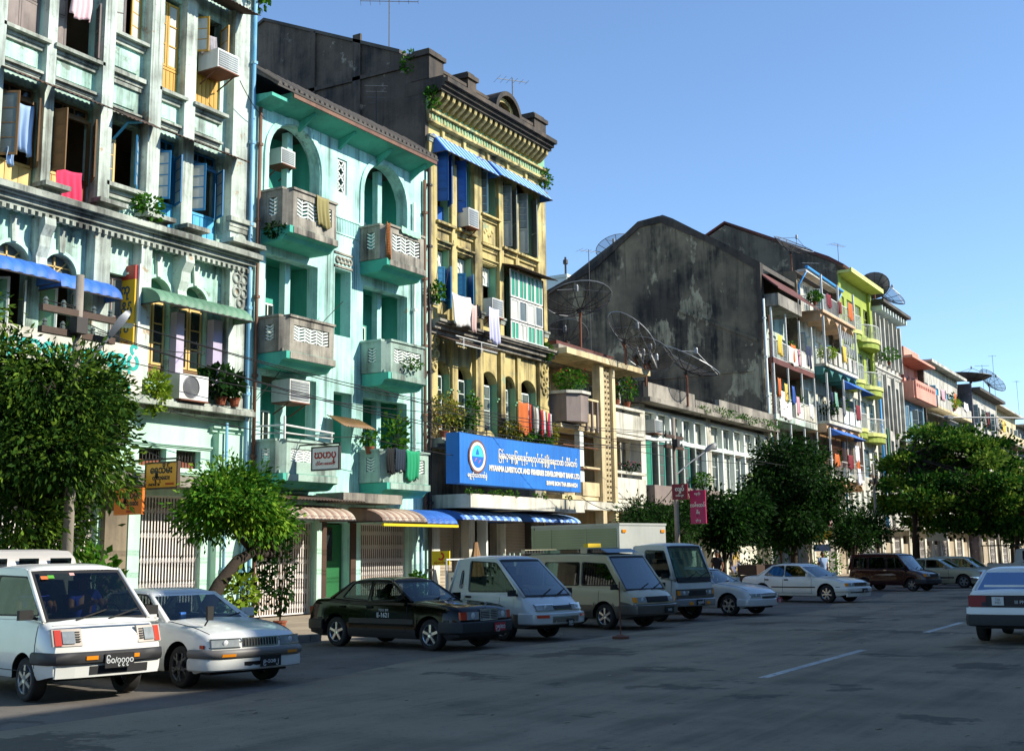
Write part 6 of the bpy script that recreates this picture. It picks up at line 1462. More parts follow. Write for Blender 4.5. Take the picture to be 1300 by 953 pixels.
k['bumper'](.50,.66,.03,G('bumper_black')); k['strip']('valance',-.74,.74,.33,.50,G('car_white'),.012)
k['strip']('lower_grille',-.3,.55,.36,.47,G('bumper_black'),.018)
for sg in (-1,1):
    a,c = (.42,.76) if sg > 0 else (-.76,-.42)
    hb = k['strip']('headlight_bezel',a-.02,c+.02,.74,.96,mat('bezel','#a39a90',rough=.5,bump=0),.012)
    q0,q1 = (.5,.66) if sg > 0 else (-.66,-.5)
    k['strip']('headlight',q0,q1,.775,.93,G('lamp_glass'),.024,par=hb)
    for i in range(5): z = .79+.03*i; k['strip']('vent_slot',*((.43,.49) if sg > 0 else (-.49,-.43)),z,z+.014,G('rubber'),.02,par=hb)
    k['strip']('corner_lamp',*((.67,.755) if sg > 0 else (-.755,-.67)),.75,.95,G('orange_red'),.022,par=hb)
    k['strip']('indicator',*((.22,.38) if sg > 0 else (-.38,-.22)),.555,.605,G('amber'),.07)
k['plate']('၆၀/၇၇၇၀',.08,.53,G('plate_black'),LW,off=.085,w_=.42,h_=.19,size=.105)
k['strip']('bonnet_seam',-.74,.74,1.0,1.006,mat('seam_grey','#8f9088',rough=.6,bump=0),.004)
for (yy,zz,ww,hh,cc) in ((-.52,1.62,.1,.06,'#c8642a'),(-.42,1.63,.09,.06,'#4f9a2a'),(-.1,1.66,.07,.05,'#c99a92')):
    fx_ = 1.72-(zz-1.08)/(1.72-1.08)*.74+.05
    MB().obox((fx_,yy,zz),.004,ww,hh,ry=R(-46)).build('windscreen_sticker', mat('sticker'+cc.strip('#'),cc,rough=.6,bump=0), van)
cp = MB().prism([(-2.14,.92),(-.50,.92),(-.50,1.72),(-.56,1.9),(-.75,2.0),(-1.4,2.03),(-2.0,1.98),(-2.14,1.85)],'y',-.80,.80).build('canopy', mat('canopy_grey','#b7b3ac','#a9a59e',rough=.45,bump=.02,spots=.1,scol='#6a665e'), van)
bv = cp.modifiers.new('bevel','BEVEL'); bv.width = .09; bv.segments = 4
for yy in (-.5,0,.5): MB().obox((-.496,yy,1.83),.02,.33 if yy else .3,.12).build('canopy_window', DARKGLASS, van); 
for xx in (-1.0,-1.65):
    for sg in (-1,1): MB().obox((xx,sg*.805,1.5),.5,.02,.42).build('canopy_window', DARKGLASS, van)
# --- 2 white saloon
WS = dict(L=4.55,W=1.69,paint=G('car_white'),ax=(1.38,-1.29),wr=.30,zb=.22,top=[(-2.27,.86),(-2.2,.95),(-1.45,.98),(-.9,.95),(.6,.92),(.95,.93),(1.6,.86),(2.1,.77),(2.22,.70),(2.27,.62)],
  gh=(.86,.12,-1.05,-1.62),zr=1.37,win=[[(.62,.98),(.12,1.29),(-.38,1.31),(-.38,.97)],[(-.45,.97),(-.45,1.31),(-.98,1.29),(-1.18,1.0)]],cf=.16,seams=[(.78,.35,.88),(-.42,.35,.92)],handles=[(-.3,.84),(-1.15,.84)],spokes=5,twin=True,rim=mat('dark_alloy','#5b5d60',rough=.35,metal=.6,bump=0),mirror=G('car_white'),frame=G('car_white'))
laurel, k = car('white_saloon','white four-door saloon with chrome grille parked beside the near pickup','car',-14.3,14.15,R(-13),WS)
k['bumper'](.44,.56,.035,mat('bumper_grey','#6a6763',rough=.5,bump=0)); k['bumper'](.26,.44,.03,G('car_white')); headlamp(laurel,k,.36,.76,.595,.70,rim=G('chrome')); k['strip']('grille_frame',-.31,.31,.585,.715,G('chrome'),.010); grille(laurel,k,-.30,.30,.60,.70,12,G('chrome'),G('rubber'),True,.018)
for sg in (-1,1): k['strip']('indicator',*((.45,.65) if sg > 0 else (-.65,-.45)),.46,.50,G('amber'),.068)
MB().obox((1.98,-.815,.60),.1,.02,.05).build('side_repeater', G('orange_red'), laurel)
k['strip']('intake',-.3,.3,.30,.38,G('rubber'),.062); k['plate']('၉-၁၁၈၂',.12,.37,G('plate_black'),LW,off=.10,w_=.36,h_=.15,size=.085)
MB().obox((.7,-.35,1.0),.05,.09,.09).build('windscreen_sticker', mat('sticker_blue','#3a7ad0',rough=.5,bump=0), laurel)
fm_ = MB().obox((1.75,-.55,1.06),.05,.1,.2).bar((1.7,-.6,.88),(1.75,-.55,1.0),.02); fm_.build('fender_mirror', G('rubber'), laurel)
# --- 3 black saloon taxi
BS = dict(L=4.42,W=1.69,paint=G('car_black'),ax=(1.36,-1.30),wr=.305,zb=.22,top=[(-2.21,.84),(-2.15,.96),(-1.5,.99),(-.9,.95),(.6,.92),(.95,.93),(1.6,.88),(2.08,.82),(2.18,.78),(2.21,.7)],
  gh=(.82,.16,-1.0,-1.55),zr=1.385,win=[[(.6,.98),(.17,1.29),(-.36,1.31),(-.36,.96)],[(-.44,.96),(-.44,1.31),(-.95,1.29),(-1.2,1.01)]],cf=.10,lf=[(.2,.05),(.5,0),(.8,.02)],seams=[(.74,.35,.88),(-.4,.35,.92)],handles=[(-.3,.82),(-1.1,.82)],hmat=G('car_black'),trim=(.50,.60,G('bumper_black')),spokes=5,rim=mat('bright_alloy','#c4c7c9',rough=.2,metal=.8,bump=0),low=G('bumper_black'),split=.36)
blk, k = car('black_saloon','black saloon with five spoke alloy wheels and chrome radiator grille','car',-14.8,21.0,R(-8),BS)
k['bumper'](.34,.56,.04,G('bumper_black')); k['bumper'](.34,.56,.03,G('bumper_black'),-1); headlamp(blk,k,.30,.62,.60,.75,amber=(.62,.77,'orange_red'))
k['strip']('grille_frame',-.27,.27,.575,.80,G('chrome'),.02); grille(blk,k,-.235,.235,.60,.765,5,G('alloy'),G('rubber'),False,.03); k['strip']('grille_bar',-.012,.012,.6,.765,G('chrome'),.045)
MB().tube([(2.13,0,.8),(2.12,0,.88)],.008,5).lathe([(.035,-.005),(.04,0),(.035,.005)],(2.12,0,.91),14,'x').build('bonnet_star', G('chrome'), blk)
k['plate']('၃၅/၈၁',.25,.44,G('plate_red'),LW,off=.10,w_=.34,h_=.16,size=.12)
text('lettering','TDU 3M', .07, LW, blk, (.1,-k['yside'](.1,.76)-.008,.765), ROT_Y, 1.1, ext=.001); text('lettering','E-1621', .13, LW, blk, (.1,-k['yside'](.1,.68)-.008,.665), ROT_Y, 1.0, ext=.001, bold=.003)
for sg in (-1,1): MB().obox((-2.1,sg*.62,.74),.1,.3,.16).build('tail_lamp', G('lamp_red'), blk)
# --- 4 silver pickup made from a van
SP = dict(L=4.35,W=1.69,paint=G('car_silver'),low=G('car_grey_low'),split=.56,ax=(1.05,-1.3),wr=.30,zb=.28,top=[(-2.17,.88),(-.75,.90),(-.6,1.05),(.5,1.03),(1.2,1.01),(1.7,.95),(2.02,.82),(2.13,.72),(2.17,.6)],
  gh=(1.70,.80,-.40,-.62),zr=1.80,wbf=.92,wrf=.80,win=[[(1.42,1.06),(.80,1.66),(.0,1.70),(.0,1.05)],[(-.3,1.12),(-.24,1.5),(-.2,1.5),(-.22,1.12)]],cf=.2,lf=[(.3,.04),(.5,0),(.7,.05),(.9,.15)],seams=[(1.0,.4,.98),(-.1,.38,1.0),(-.45,.9,1.02)],handles=[(.03,.93)],open=[(-.62,1.70),(-2.1,-.75)],bul=.1,mirror=G('rubber'),spokes=5,wsglass=SKYGLASS)
pick, k = car('silver_pickup','silver and grey van cut down to a pickup with a long slanted windscreen','pickup truck',-14.5,23.85,R(-13),SP)
headlamp(pick,k,.30,.72,.66,.77,rim=G('chrome')); k['strip']('nose_panel',-.29,.29,.68,.75,G('bumper_black'),.014); k['bumper'](.36,.60,.035,G('car_silver')); grille(pick,k,-.42,.42,.40,.53,5,G('chrome'),G('dash'),False,.075)
for sg in (-1,1): k['strip']('indicator',*((.5,.78) if sg > 0 else (-.78,-.5)),.50,.56,G('orange_red'),.072)
k['plate']('၇ည',.1,.40,G('plate_black'),LW,off=.11,w_=.2,h_=.12,size=.09)
MB().tube([(-.75,-.75,.9),(-.75,-.75,1.75),(-.75,.75,1.75),(-.75,.75,.9)],.025).build('roll_bar', G('white_metal'), pick)
# --- 5 two tone minivan
MV = dict(L=4.4,W=1.69,paint=G('car_beige'),low=G('car_grey_low'),split=.62,ax=(1.12,-1.12),wr=.31,zb=.27,top=[(-2.2,.95),(-1.8,1.03),(.6,1.03),(1.3,1.01),(1.75,.96),(2.05,.86),(2.17,.74),(2.2,.62)],
  gh=(1.78,1.15,-1.95,-2.14),zr=1.84,wbf=.93,wrf=.83,win=[[(1.5,1.07),(1.12,1.58),(.35,1.62),(.35,1.07)],[(.25,1.07),(.25,1.62),(-.95,1.62),(-.95,1.07)],[(-1.05,1.07),(-1.05,1.62),(-1.85,1.6),(-1.95,1.1)]],cf=.12,lf=[(.3,.04),(.5,0),(.7,.03),(.9,.1)],seams=[(.95,.4,1.0),(.05,.4,1.0),(-1.0,.4,1.0)],handles=[(-.05,.92)],hmat=G('chrome'),spokes=6,rim=G('bright_alloy'),mirror=G('rubber'),wsglass=SKYGLASS,glass=DARKGLASS,bul=.08)
mv, k = car('beige_minivan','beige and grey two tone minivan with raised glass roof','van',-14.2,28.15,R(-15),MV)
headlamp(mv,k,.42,.70,.66,.78,amber=(.70,.80,'amber')); grille(mv,k,-.40,.40,.655,.79,6,G('dash'),G('bumper_black')); k['bumper'](.36,.60,.035,G('car_grey_low')); k['plate']('၁က',.3,.46,G('plate_black'),LW,off=.11,w_=.33,h_=.15,size=.1)
MB().prism([(-1.9,1.86),(-1.8,1.95),(.85,1.96),(1.1,1.86)],'y',-.6,.6).build('raised_roof', DARKGLASS, mv); MB().box(.2,.42,-.62,.62,1.85,1.99).box(-1.95,-1.8,-.62,.62,1.86,1.97).build('roof_band', G('car_beige'), mv)
MB().obox((.05,0,2.05),.16,.5,.1).build('taxi_lamp', mat('taxi_yellow','#d8b82a',rough=.5,bump=0), mv)
# --- 6 white box truck
TK = dict(L=1.75,W=1.70,paint=G('car_white_old'),low=G('bumper_black'),split=.62,ax=(.05,-99),wr=.36,zb=.42,top=[(-.87,1.16),(.3,1.18),(.75,1.15),(.84,1.08),(.875,.98)],gh=(.74,.40,-.72,-.86),zr=2.08,wbf=.96,wrf=.88,
  win=[[(.6,1.22),(.36,1.88),(-.3,1.9),(-.3,1.2)]],cf=.08,lf=[(.4,.0),(.8,.0),(1.1,.05),(1.2,.1)],seams=[(.62,.7,1.1),(-.4,.7,1.1)],handles=[(-.3,1.1)],spokes=6,rim=G('white_metal'),mirror=G('rubber'),bul=.06,wsglass=glass('screen_aqua',(.3,.5,.5),(.6,.95,1),.16))
tk, k = car('box_truck','white cab-over delivery truck with tall pale green and aluminium box body','truck',-13.4,31.4,R(-16),TK)
for o in list(tk.children):
    if o.name.startswith('wheel') and o.location.x < -3: o.location.x = -3.2
k['bumper'](.40,.60,.04,mat('bumper_silver','#8d9092',rough=.4,metal=.4,bump=0)); headlamp(tk,k,.42,.70,.70,.82,amber=(.70,.8,'amber')); k['strip']('front_band',-.8,.8,.62,.86,G('car_grey_low'),.008); k['strip']('front_grille',-.36,.36,.68,.82,G('bumper_black'),.014); k['strip']('black_cowl',-.72,.72,1.03,1.14,G('rubber'),.012)
for sg in (-1,1): k['strip']('fog_lamp',*((.3,.45) if sg > 0 else (-.45,-.3)),.44,.52,G('amber'),.085)
k['plate']('၅/၇၈၆',.0,.5,G('plate_black'),LW,off=.1,w_=.34,h_=.15,size=.1)
MB().box(-4.2,-.7,-.4,.4,.5,.72).build('chassis', G('dark_metal'), tk)
bx = MB().box(-4.5,-1.0,-1.0,1.0,.85,2.62).build('cargo_box', G('box_alu'), tk)
for i in range(22): piece('shutter_slat', G('box_green'), bx, (-2.78,-1.012,1.0+.072*i), (3.3,.03,.066))
for xx in (-4.47,-1.05): MB().box(xx-.05,xx+.05,-1.035,-1.0,.85,2.62).build('corner_post', G('box_green') if xx < -2 else G('box_alu'), bx)
for xx in (-3.7,-2.3): MB().box(xx-.02,xx+.02,-1.04,-1.028,.95,2.56).build('shutter_guide', G('box_green'), bx)
MB().box(-4.52,-.98,-1.04,1.02,2.62,2.68).build('roof_edge', G('box_alu'), bx)
for yy in (-.85,.85): MB().box(-.995,-.97,yy-.08,yy+.08,2.42,2.5).build('marker_lamp', G('amber'), tk)
# --- 7 silver saloon half hidden
SS = dict(WS); SS.update(paint=G('car_silver'),rim=G('alloy'),mirror=G('car_silver'),frame=G('rubber'),top=[(-2.27,.86),(-2.2,.95),(-1.45,.98),(-.9,.95),(.6,.92),(.95,.92),(1.6,.84),(2.1,.72),(2.22,.64),(2.27,.58)],cf=.22)
sv, k = car('silver_saloon','silver saloon with red number plate half hidden behind the box truck','car',-13.9,34.9,R(-12),SS)
headlamp(sv,k,.42,.74,.54,.63); k['bumper'](.27,.48,.04,G('car_silver')); k['strip']('intake',-.35,.35,.5,.55,G('rubber'),.03); k['plate']('၄/၉',.55,.42,G('plate_red'),LW,off=.1,w_=.3,h_=.14,size=.1)
# --- 8 white saloon, long (side view)
CR = dict(L=4.7,W=1.70,paint=G('car_white'),ax=(1.42,-1.31),wr=.31,zb=.23,top=[(-2.35,.80),(-2.3,.90),(-1.6,.93),(-.9,.91),(.6,.88),(1.0,.89),(1.7,.83),(2.2,.74),(2.31,.68),(2.35,.6)],gh=(.95,.2,-.95,-1.6),zr=1.36,
  win=[[(.68,.94),(.2,1.27),(-.36,1.29),(-.36,.93)],[(-.43,.93),(-.43,1.29),(-.9,1.27),(-1.25,.96)]],trim=(.52,.56,G('rubber')),seams=[(.82,.33,.84),(-.4,.33,.88),(-1.2,.6,.88)],handles=[(-.25,.8),(-1.1,.8)],spokes=7,rim=G('bright_alloy'),glass=DARKGLASS,wsglass=DARKGLASS,frame=G('car_white'))
cw, k = car('white_saloon','long white saloon with black side strip parked in tree shade','car',-13.7,44.1,R(-16),CR)
headlamp(cw,k,.40,.70,.585,.69,amber=(.70,.8,'amber')); grille(cw,k,-.38,.38,.58,.70,8,G('chrome'),G('rubber'),True); k['bumper'](.38,.54,.035,G('car_white')); k['strip']('spoiler',-.78,.78,.22,.34,G('car_white'),.06); k['strip']('intake',-.6,.6,.34,.39,G('rubber'),.03); k['plate']('၉က',.1,.42,G('plate_black'),LW,off=.1,w_=.33,h_=.14,size=.1)
# --- 9 maroon van, 10 beige saloon, 11 estate
MA = dict(MV); MA.update(L=3.9,W=1.6,paint=G('car_maroon'),low=G('car_maroon'),split=None,wr=.28,ax=(1.2,-1.1),rim=G('alloy'),top=[(-1.95,.95),(-1.6,1.0),(.4,.98),(1.0,.95),(1.5,.86),(1.85,.76),(1.93,.66),(1.95,.6)],gh=(1.1,.55,-1.7,-1.88),zr=1.66,win=[[(.9,1.02),(.56,1.46),(.05,1.48),(.05,1.01)],[(-.05,1.01),(-.05,1.48),(-.85,1.48),(-.85,1.01)],[(-.95,1.01),(-.95,1.48),(-1.6,1.46),(-1.65,1.03)]],seams=[(.85,.4,.95),(0,.4,.95),(-.9,.4,.95)])
ma, k = car('maroon_van','dark maroon minivan with silver side decal','van',-13.4,56.2,R(-14),MA)
headlamp(ma,k,.38,.62,.64,.76,amber=(.63,.75,'amber')); k['bumper'](.32,.52,.035,G('bumper_black')); grille(ma,k,-.36,.36,.65,.75,4,G('dash'),G('bumper_black'))
MB().prism([(-.6,.72),(.3,.78),(.5,.72),(.2,.68),(-.2,.7)],'y',-.81,-.805).build('side_decal', G('alloy'), ma)
BM = dict(BS); BM.update(L=4.65,paint=G('car_champagne'),low=G('car_champagne'),split=None,trim=(.46,.52,G('chrome')),hmat=G('chrome'),rim=G('alloy'),twin=True,top=[(-2.32,.80),(-2.25,.90),(-1.5,.93),(.9,.92),(1.7,.88),(2.2,.82),(2.3,.74),(2.32,.65)],ax=(1.42,-1.35),frame=G('chrome'))
bm2, k = car('beige_saloon','old pale beige saloon with round alloys parked past the maroon van','car',-12.4,60.7,R(-8),BM)
headlamp(bm2,k,.3,.6,.58,.74,amber=(.61,.76,'orange_red')); k['bumper'](.36,.54,.04,G('chrome')); grille(bm2,k,-.25,.25,.58,.78,6,G('alloy'),G('rubber'))
ES = dict(MV); ES.update(paint=G('car_champagne'),low=G('car_champagne'),split=None,wr=.29,L=4.4,W=1.66,rim=G('alloy'),top=[(-2.2,.84),(-1.9,.9),(.6,.88),(1.0,.88),(1.7,.8),(2.1,.72),(2.2,.6)],gh=(.95,.3,-1.75,-2.1),zr=1.42,win=[[(.72,.94),(.3,1.28),(-.3,1.3),(-.3,.93)],[(-.38,.93),(-.38,1.3),(-1.05,1.3),(-1.05,.93)],[(-1.13,.93),(-1.13,1.3),(-1.7,1.28),(-1.85,.96)]],seams=[(.8,.35,.86),(-.35,.35,.86)],ax=(1.35,-1.25))
es, k = car('estate_car','pale grey green estate car behind the beige saloon','car',-12.2,65.5,R(-8),ES)
headlamp(es,k,.42,.72,.56,.66); k['bumper'](.3,.5,.035,G('bumper_grey'))
# --- 12 white pickup with green tilt far off, white car behind
FP = dict(WV); FP.update(paint=G('car_white_old'))
fp, k = car('white_pickup','distant white pickup with dark green tilt cover under the big tree','pickup truck',-11.2,79.0,R(-6),FP)
headlamp(fp,k,.48,.68,.78,.93); k['bumper'](.46,.62,.03,G('bumper_black')); MB().box(-2.3,-.3,-.88,.88,1.95,2.02).build('tilt_cover', mat('tilt_green','#3a4430','#2d3524',rough=.9), fp)
for a_ in ((-2.2,-.8),(-2.2,.8),(-.5,-.8),(-.5,.8)): MB().bar((a_[0],a_[1],.95),(a_[0],a_[1],1.95),.04).build('post', G('dark_metal'), fp)
FW = dict(CR); fw_, k = car('white_saloon','white car whose roof shows behind the leaving taxi','car',-8.2,76.0,R(70),FW)
# --- 13 white saloon driving away at the right edge
TX = dict(L=4.2,W=1.66,paint=G('car_white'),low=G('car_white'),ax=(1.25,-1.15),wr=.30,zb=.30,top=[(-2.1,.90),(-2.05,1.0),(-1.5,1.03),(-.9,.97),(.6,.92),(1.0,.92),(1.7,.82),(2.05,.72),(2.1,.6)],gh=(.9,.2,-1.05,-1.75),zr=1.44,wrf=.74,
  win=[[(.64,.98),(.2,1.32),(-.34,1.34),(-.34,.98)],[(-.42,.98),(-.42,1.34),(-1.0,1.32),(-1.35,1.05)]],cr=.06,lr=[(.3,.0),(.6,.0),(.9,.05)],mirror=G('car_white'),seams=[(-.4,.35,.95)],frame=G('car_white'),glass=glass('rear_glass',(.13,.17,.21),(.22,.3,.42),.02),spokes=8)
tx, k = car('white_saloon','white saloon driving away at the right edge of the road','car',-3.85,27.2,R(88),TX)
k['strip']('rear_panel',-.72,.72,.70,.93,mat('tail_dark','#1f1010',rough=.4,spec=.25,bump=0),.012,-1)
for sg in (-1,1):
    a,c = (.42,.76) if sg > 0 else (-.76,-.42)
    l_ = k['strip']('tail_lamp',a,c,.71,.92,G('lamp_red'),.022,-1); k['strip']('reverse_lamp',*((.42,.5) if sg > 0 else (-.5,-.42)),.72,.80,G('dash'),.026,-1,par=l_)
k['strip']('white_strip',-.8,.8,.57,.69,G('car_white'),.03,-1); k['bumper'](.34,.56,.05,G('bumper_black'),-1)
p_ = MB().box(k['rear'](0,.8)-.05,k['rear'](0,.8)-.028,.08,.30,.74,.90).build('number_plate', LW, tx)
text('lettering','TXI\n3421',.06,bm_,p_,(k['rear'](0,.8)-.055,.19,.82),(pi/2,0,-pi/2),1,ext=.001)
text('lettering','III PMC',.09,LW,tx,(k['rear'](.0,.82)-.03,-.25,.80),(pi/2,0,-pi/2),1,ext=.001)
MB().box(-1.75,-1.70,-.5,.5,1.08,1.12).build('rear_spoiler', G('car_white'), tx)
# ================================================================== trees
def tree(name, label, base, trunk, clumps, m_, n, ls, seed, droop=.4, asp=.22, r0=.2, bark='bark', group='street trees along the pavement'):
    """tapered trunk and limbs; crown of many small leaf blades spread through uneven clumps"""
    t = thing(name, label, 'tree', base, group=group); b = Vector(base); rg = random.Random(seed)
    pts = [b]+[b+Vector(p) for p in trunk]; k = len(pts)
    MB().tube(pts,[r0*(1-.55*i/(k-1)) for i in range(k)],9).build('trunk', G(bark), t, smooth=True)
    lm = MB()
    for (c,r_,w_) in clumps:
        c = b+Vector(c); s0 = pts[-1] if rg.random() < .6 else pts[-2]; mid = s0.lerp(c,.5)+Vector((rg.uniform(-.2,.2),rg.uniform(-.2,.2),.15))
        lm.tube([s0,mid,c],[r0*.36,r0*.2,.012],6)
        for q in range(5):
            e = c+Vector((rg.uniform(-1,1)*r_[0],rg.uniform(-1,1)*r_[1],rg.uniform(-.7,.7)*r_[2]))*.85; lm.tube([mid.lerp(c,.6),(c+e)/2+Vector((0,0,.08)),e],[.03,.018,.006],4)
    lm.build('limb', G(bark), t, smooth=True)
    tot = sum(w_ for _,_,w_ in clumps); V, T = [], []
    for i,(c,r_,w_) in enumerate(clumps):
        nn = int(n*w_/tot); c = np.array(b)+np.array(c); r_ = np.array(r_,float)
        rgn = np.random.default_rng(seed*97+i); ns = max(6,nn//26)
        d = rgn.normal(0,1,(ns,3)); d /= np.linalg.norm(d,axis=1)[:,None]; sc = c+d*r_*(.35+.65*rgn.uniform(0,1,ns)**.45)[:,None]; st = rgn.normal(.5+rgn.uniform(-.22,.22),.2,ns)
        def fn(r,m,sc=sc,d=d,st=st,c=c,flat=.6 if r_[2] < .3 else 1):
            j = r.integers(0,len(sc),m); off = r.normal(0,1,(m,3))*ls*1.15*np.array([1,1,flat])
            return sc[j]+off, d[j]*.8+off/(ls*2.2), st[j]
        v,tn = leaves(nn,fn,ls,seed+i,droop,asp); V.append(v); T.append(tn)
    leaf_mesh('crown', np.concatenate(V), np.concatenate(T), G(m_), t); return t
rg = random.Random(5)
def scatter(c, R_, k, r_, rg):
    out = []
    for i in range(k):
        while True:
            p = [rg.uniform(-1,1) for _ in range(3)]
            if .1 < sum(q*q for q in p) < 1: break
        f = rg.uniform(.75,1.25); out.append(((c[0]+p[0]*R_[0],c[1]+p[1]*R_[1],c[2]+p[2]*R_[2]),(r_[0]*f,r_[1]*f,r_[2]*f),f**2))
    return out
tree('mango_tree','dense dark green tree with drooping narrow leaves in front of the pale green building',(-19.4,15.6,.14),[(.1,.1,1.2),(0,.2,2.2),(.1,.1,3.2)],
     scatter((0,-.35,3.9),(1.5,1.35,1.6),26,(.75,.72,.6),rg)+[((-.3,.5,2.6),(.6,.6,.5),1),((.2,-1.3,5.2),(.5,.6,.5),.8),((0,1.15,4.5),(.55,.45,.3),.7),((0,1.6,4.95),(.35,.35,.2),.3),((-.2,-1.5,6.2),(.4,.45,.45),.4),((.3,-.7,2.4),(.8,.8,.45),1.2),((.1,.3,2.2),(.7,.6,.45),1),((.1,-.6,1.9),(.8,.8,.3),.7)],'leaf_mango',30000,.15,11,.5,.19,.19)
tree('mango_tree','smaller bright leaved tree with a crooked leaning trunk before the folding gates',(-19.6,20.05,.14),[(0,.12,.5),(.05,.5,1.1),(.1,1.0,1.6),(.1,1.5,1.8),(.1,2.2,1.75)],
     scatter((.0,1.15,2.95),(.9,1.15,.5),18,(.48,.5,.34),rg)+[((0,2.35,2.5),(.4,.5,.35),.8),((0,2.7,2.3),(.25,.3,.25),.35),((0,-.1,2.7),(.4,.4,.35),.5)],'leaf_bright',14000,.145,12,.55,.2,.2)
tree('rain_tree','large dark rounded tree in shade before the low white building',(-19,59.6,.14),[(0,.1,1.2),(.1,0,2.4),(0,.1,3.6)],scatter((0,.0,4.4),(2.3,2.3,2.3),36,(.85,.9,.6),rg)+[((.7,.9,6.3),(.8,.8,.5),1),((-.6,-.9,6.2),(.8,.8,.5),1),((0,.1,6.7),(.9,.9,.4),1)],'leaf_dark',28000,.21,13,.5,.24,.22)
tree('rain_tree','low dark bushy tree left of the large rounded one',(-19,50.0,.14),[(0,.1,1),(.1,0,1.9)],scatter((0,.3,3.1),(1.3,1.9,1.0),18,(.65,.7,.45),rg),'leaf_dark',14000,.2,14,.5,.24,.16)
tree('rain_tree','feathery blue green tree behind the box truck',(-20,44.6,.14),[(0,.1,1),(.1,0,1.8)],scatter((0,.7,2.6),(1.2,1.7,.9),16,(.6,.65,.4),rg),'leaf_dark',8000,.17,15,.2,.14,.14)
tree('rain_tree','small shady tree beside the third utility pole',(-19,70.5,.14),[(0,.1,1),(.1,0,2.0)],scatter((0,1.4,2.6),(1.2,1.8,.8),14,(.6,.7,.35),rg),'leaf_dark',6000,.21,16,.3,.25,.15)
L_ = []
for z_,R_,k_ in ((2.9,4.4,15),(4.1,5.2,20),(5.3,4.9,18),(6.5,4.1,14),(7.6,2.9,9),(8.5,1.5,4)):
    for i in range(k_):
        a = rg.uniform(0,2*pi); q = R_*math.sqrt(rg.uniform(.1,1)); L_.append(((q*math.cos(a)*.95+2.2,q*math.sin(a)*1.0+1.5,z_+rg.uniform(-.18,.18)+.07*q),(1.0,1.15,.26),1))
tree('almond_tree','broad layered tree with big bright leaves at the right',(-17,77.0,.14),[(0,.1,1.5),(.1,0,3.2),(0,.1,5.0),(0,0,7.2)],L_,'leaf_broad',32000,.25,17,-.25,.36,.26)
tree('almond_tree','further layered tree at the right edge behind the leaving taxi',(-14.5,99,.14),[(0,.1,1.5),(.1,0,3.2),(0,.1,5.0)],scatter((0,0,5.2),(3.0,5,1.8),26,(1.4,1.6,.3),rg),'leaf_broad',12000,.30,18,-.1,.36,.24)
tree('rain_tree','dark tree farther along the kerb',(-18,120,.14),[(0,.1,1.5),(.1,0,3.2)],scatter((0,0,4.6),(2.6,4,2.0),18,(1.2,1.4,.7),rg),'leaf_dark',7000,.34,19,.2,.3,.22)
for i,(x,y,h,s_,k_,lb) in enumerate([(-19.9,17.4,1.6,.5,'leaf_bright','broad leaved potted plant before the left folding gate'),(-19.4,21.0,1.1,.45,'leaf_fern','yellow green potted plant at the foot of the crooked tree'),(-19.6,21.6,1.5,.45,'leaf_dark','leafy shrub by the blue pipes'),(-22.9,33.0,.9,.3,'leaf_bright','small green plant before the right folding gate'),(-19.3,22.3,1.9,.35,'leaf_dark','thin shrub in front of the pipes'),(-18.6,36.5,1.2,.4,'leaf_dark','potted bush behind the box truck'),(-18.9,40.2,1.6,.7,'leaf_dark','dark pavement shrub beside the silver saloon'),(-18.6,52,1.1,.8,'leaf_dark','shrubs along the kerb behind the long white saloon'),(-18.6,54.2,1.6,.6,'leaf_dark','taller shrub in front of the maroon van'),(-18.5,64,1.3,.8,'leaf_bright','bright plant behind the maroon van')]):
    potted_plant(lb,x,y,.14,h,s_,k_,260,True,.24 if i in (0,) else .15,seed=200+i)
# ================================================================== poles, lamps, cables
mat('pole_concrete','#9c9488','#847c70',streak=.6,scol='#4a453d',spots=.3,rough=.9)
def pole(label, x, y, h, arms=True):
    t = thing('utility_pole', label, 'utility pole', (x,y,.1), group='utility poles')
    MB().tube([(x,y,.1),(x,y,h*.5),(x,y,h)],[.105,.09,.075],10).build('shaft', G('pole_concrete'), t, smooth=True)
    if arms:
        for z in (h-.75,h-1.15):
            a = MB().box(x-.06,x+.06,y-.85,y+.85,z-.06,z+.06).build('crossarm', G('dark_wood'), t)
            for q in (-.75,-.35,.35,.75): MB().lathe([(0,0),(.045,0),(.05,.05),(.03,.07),(.05,.1),(.02,.15),(0,.15)],(x,y+q,z+.06),8).build('insulator', G('dull_pane'), a)
        MB().obox((x+.14,y-.1,h-1.0),.2,.25,.3).build('junction_box', G('dark_metal'), t)
    return t
pole('concrete utility pole rising out of the dense dark tree',-18.4,15.43,7.1); pole('wooden looking utility pole between two red hanging signs',-18.4,43.74,6.9); pole('utility pole beside the broad layered tree',-18.4,73.66,6.8)
pole('slim pole under the right side of the layered tree',-14.5,91,5.2,False)
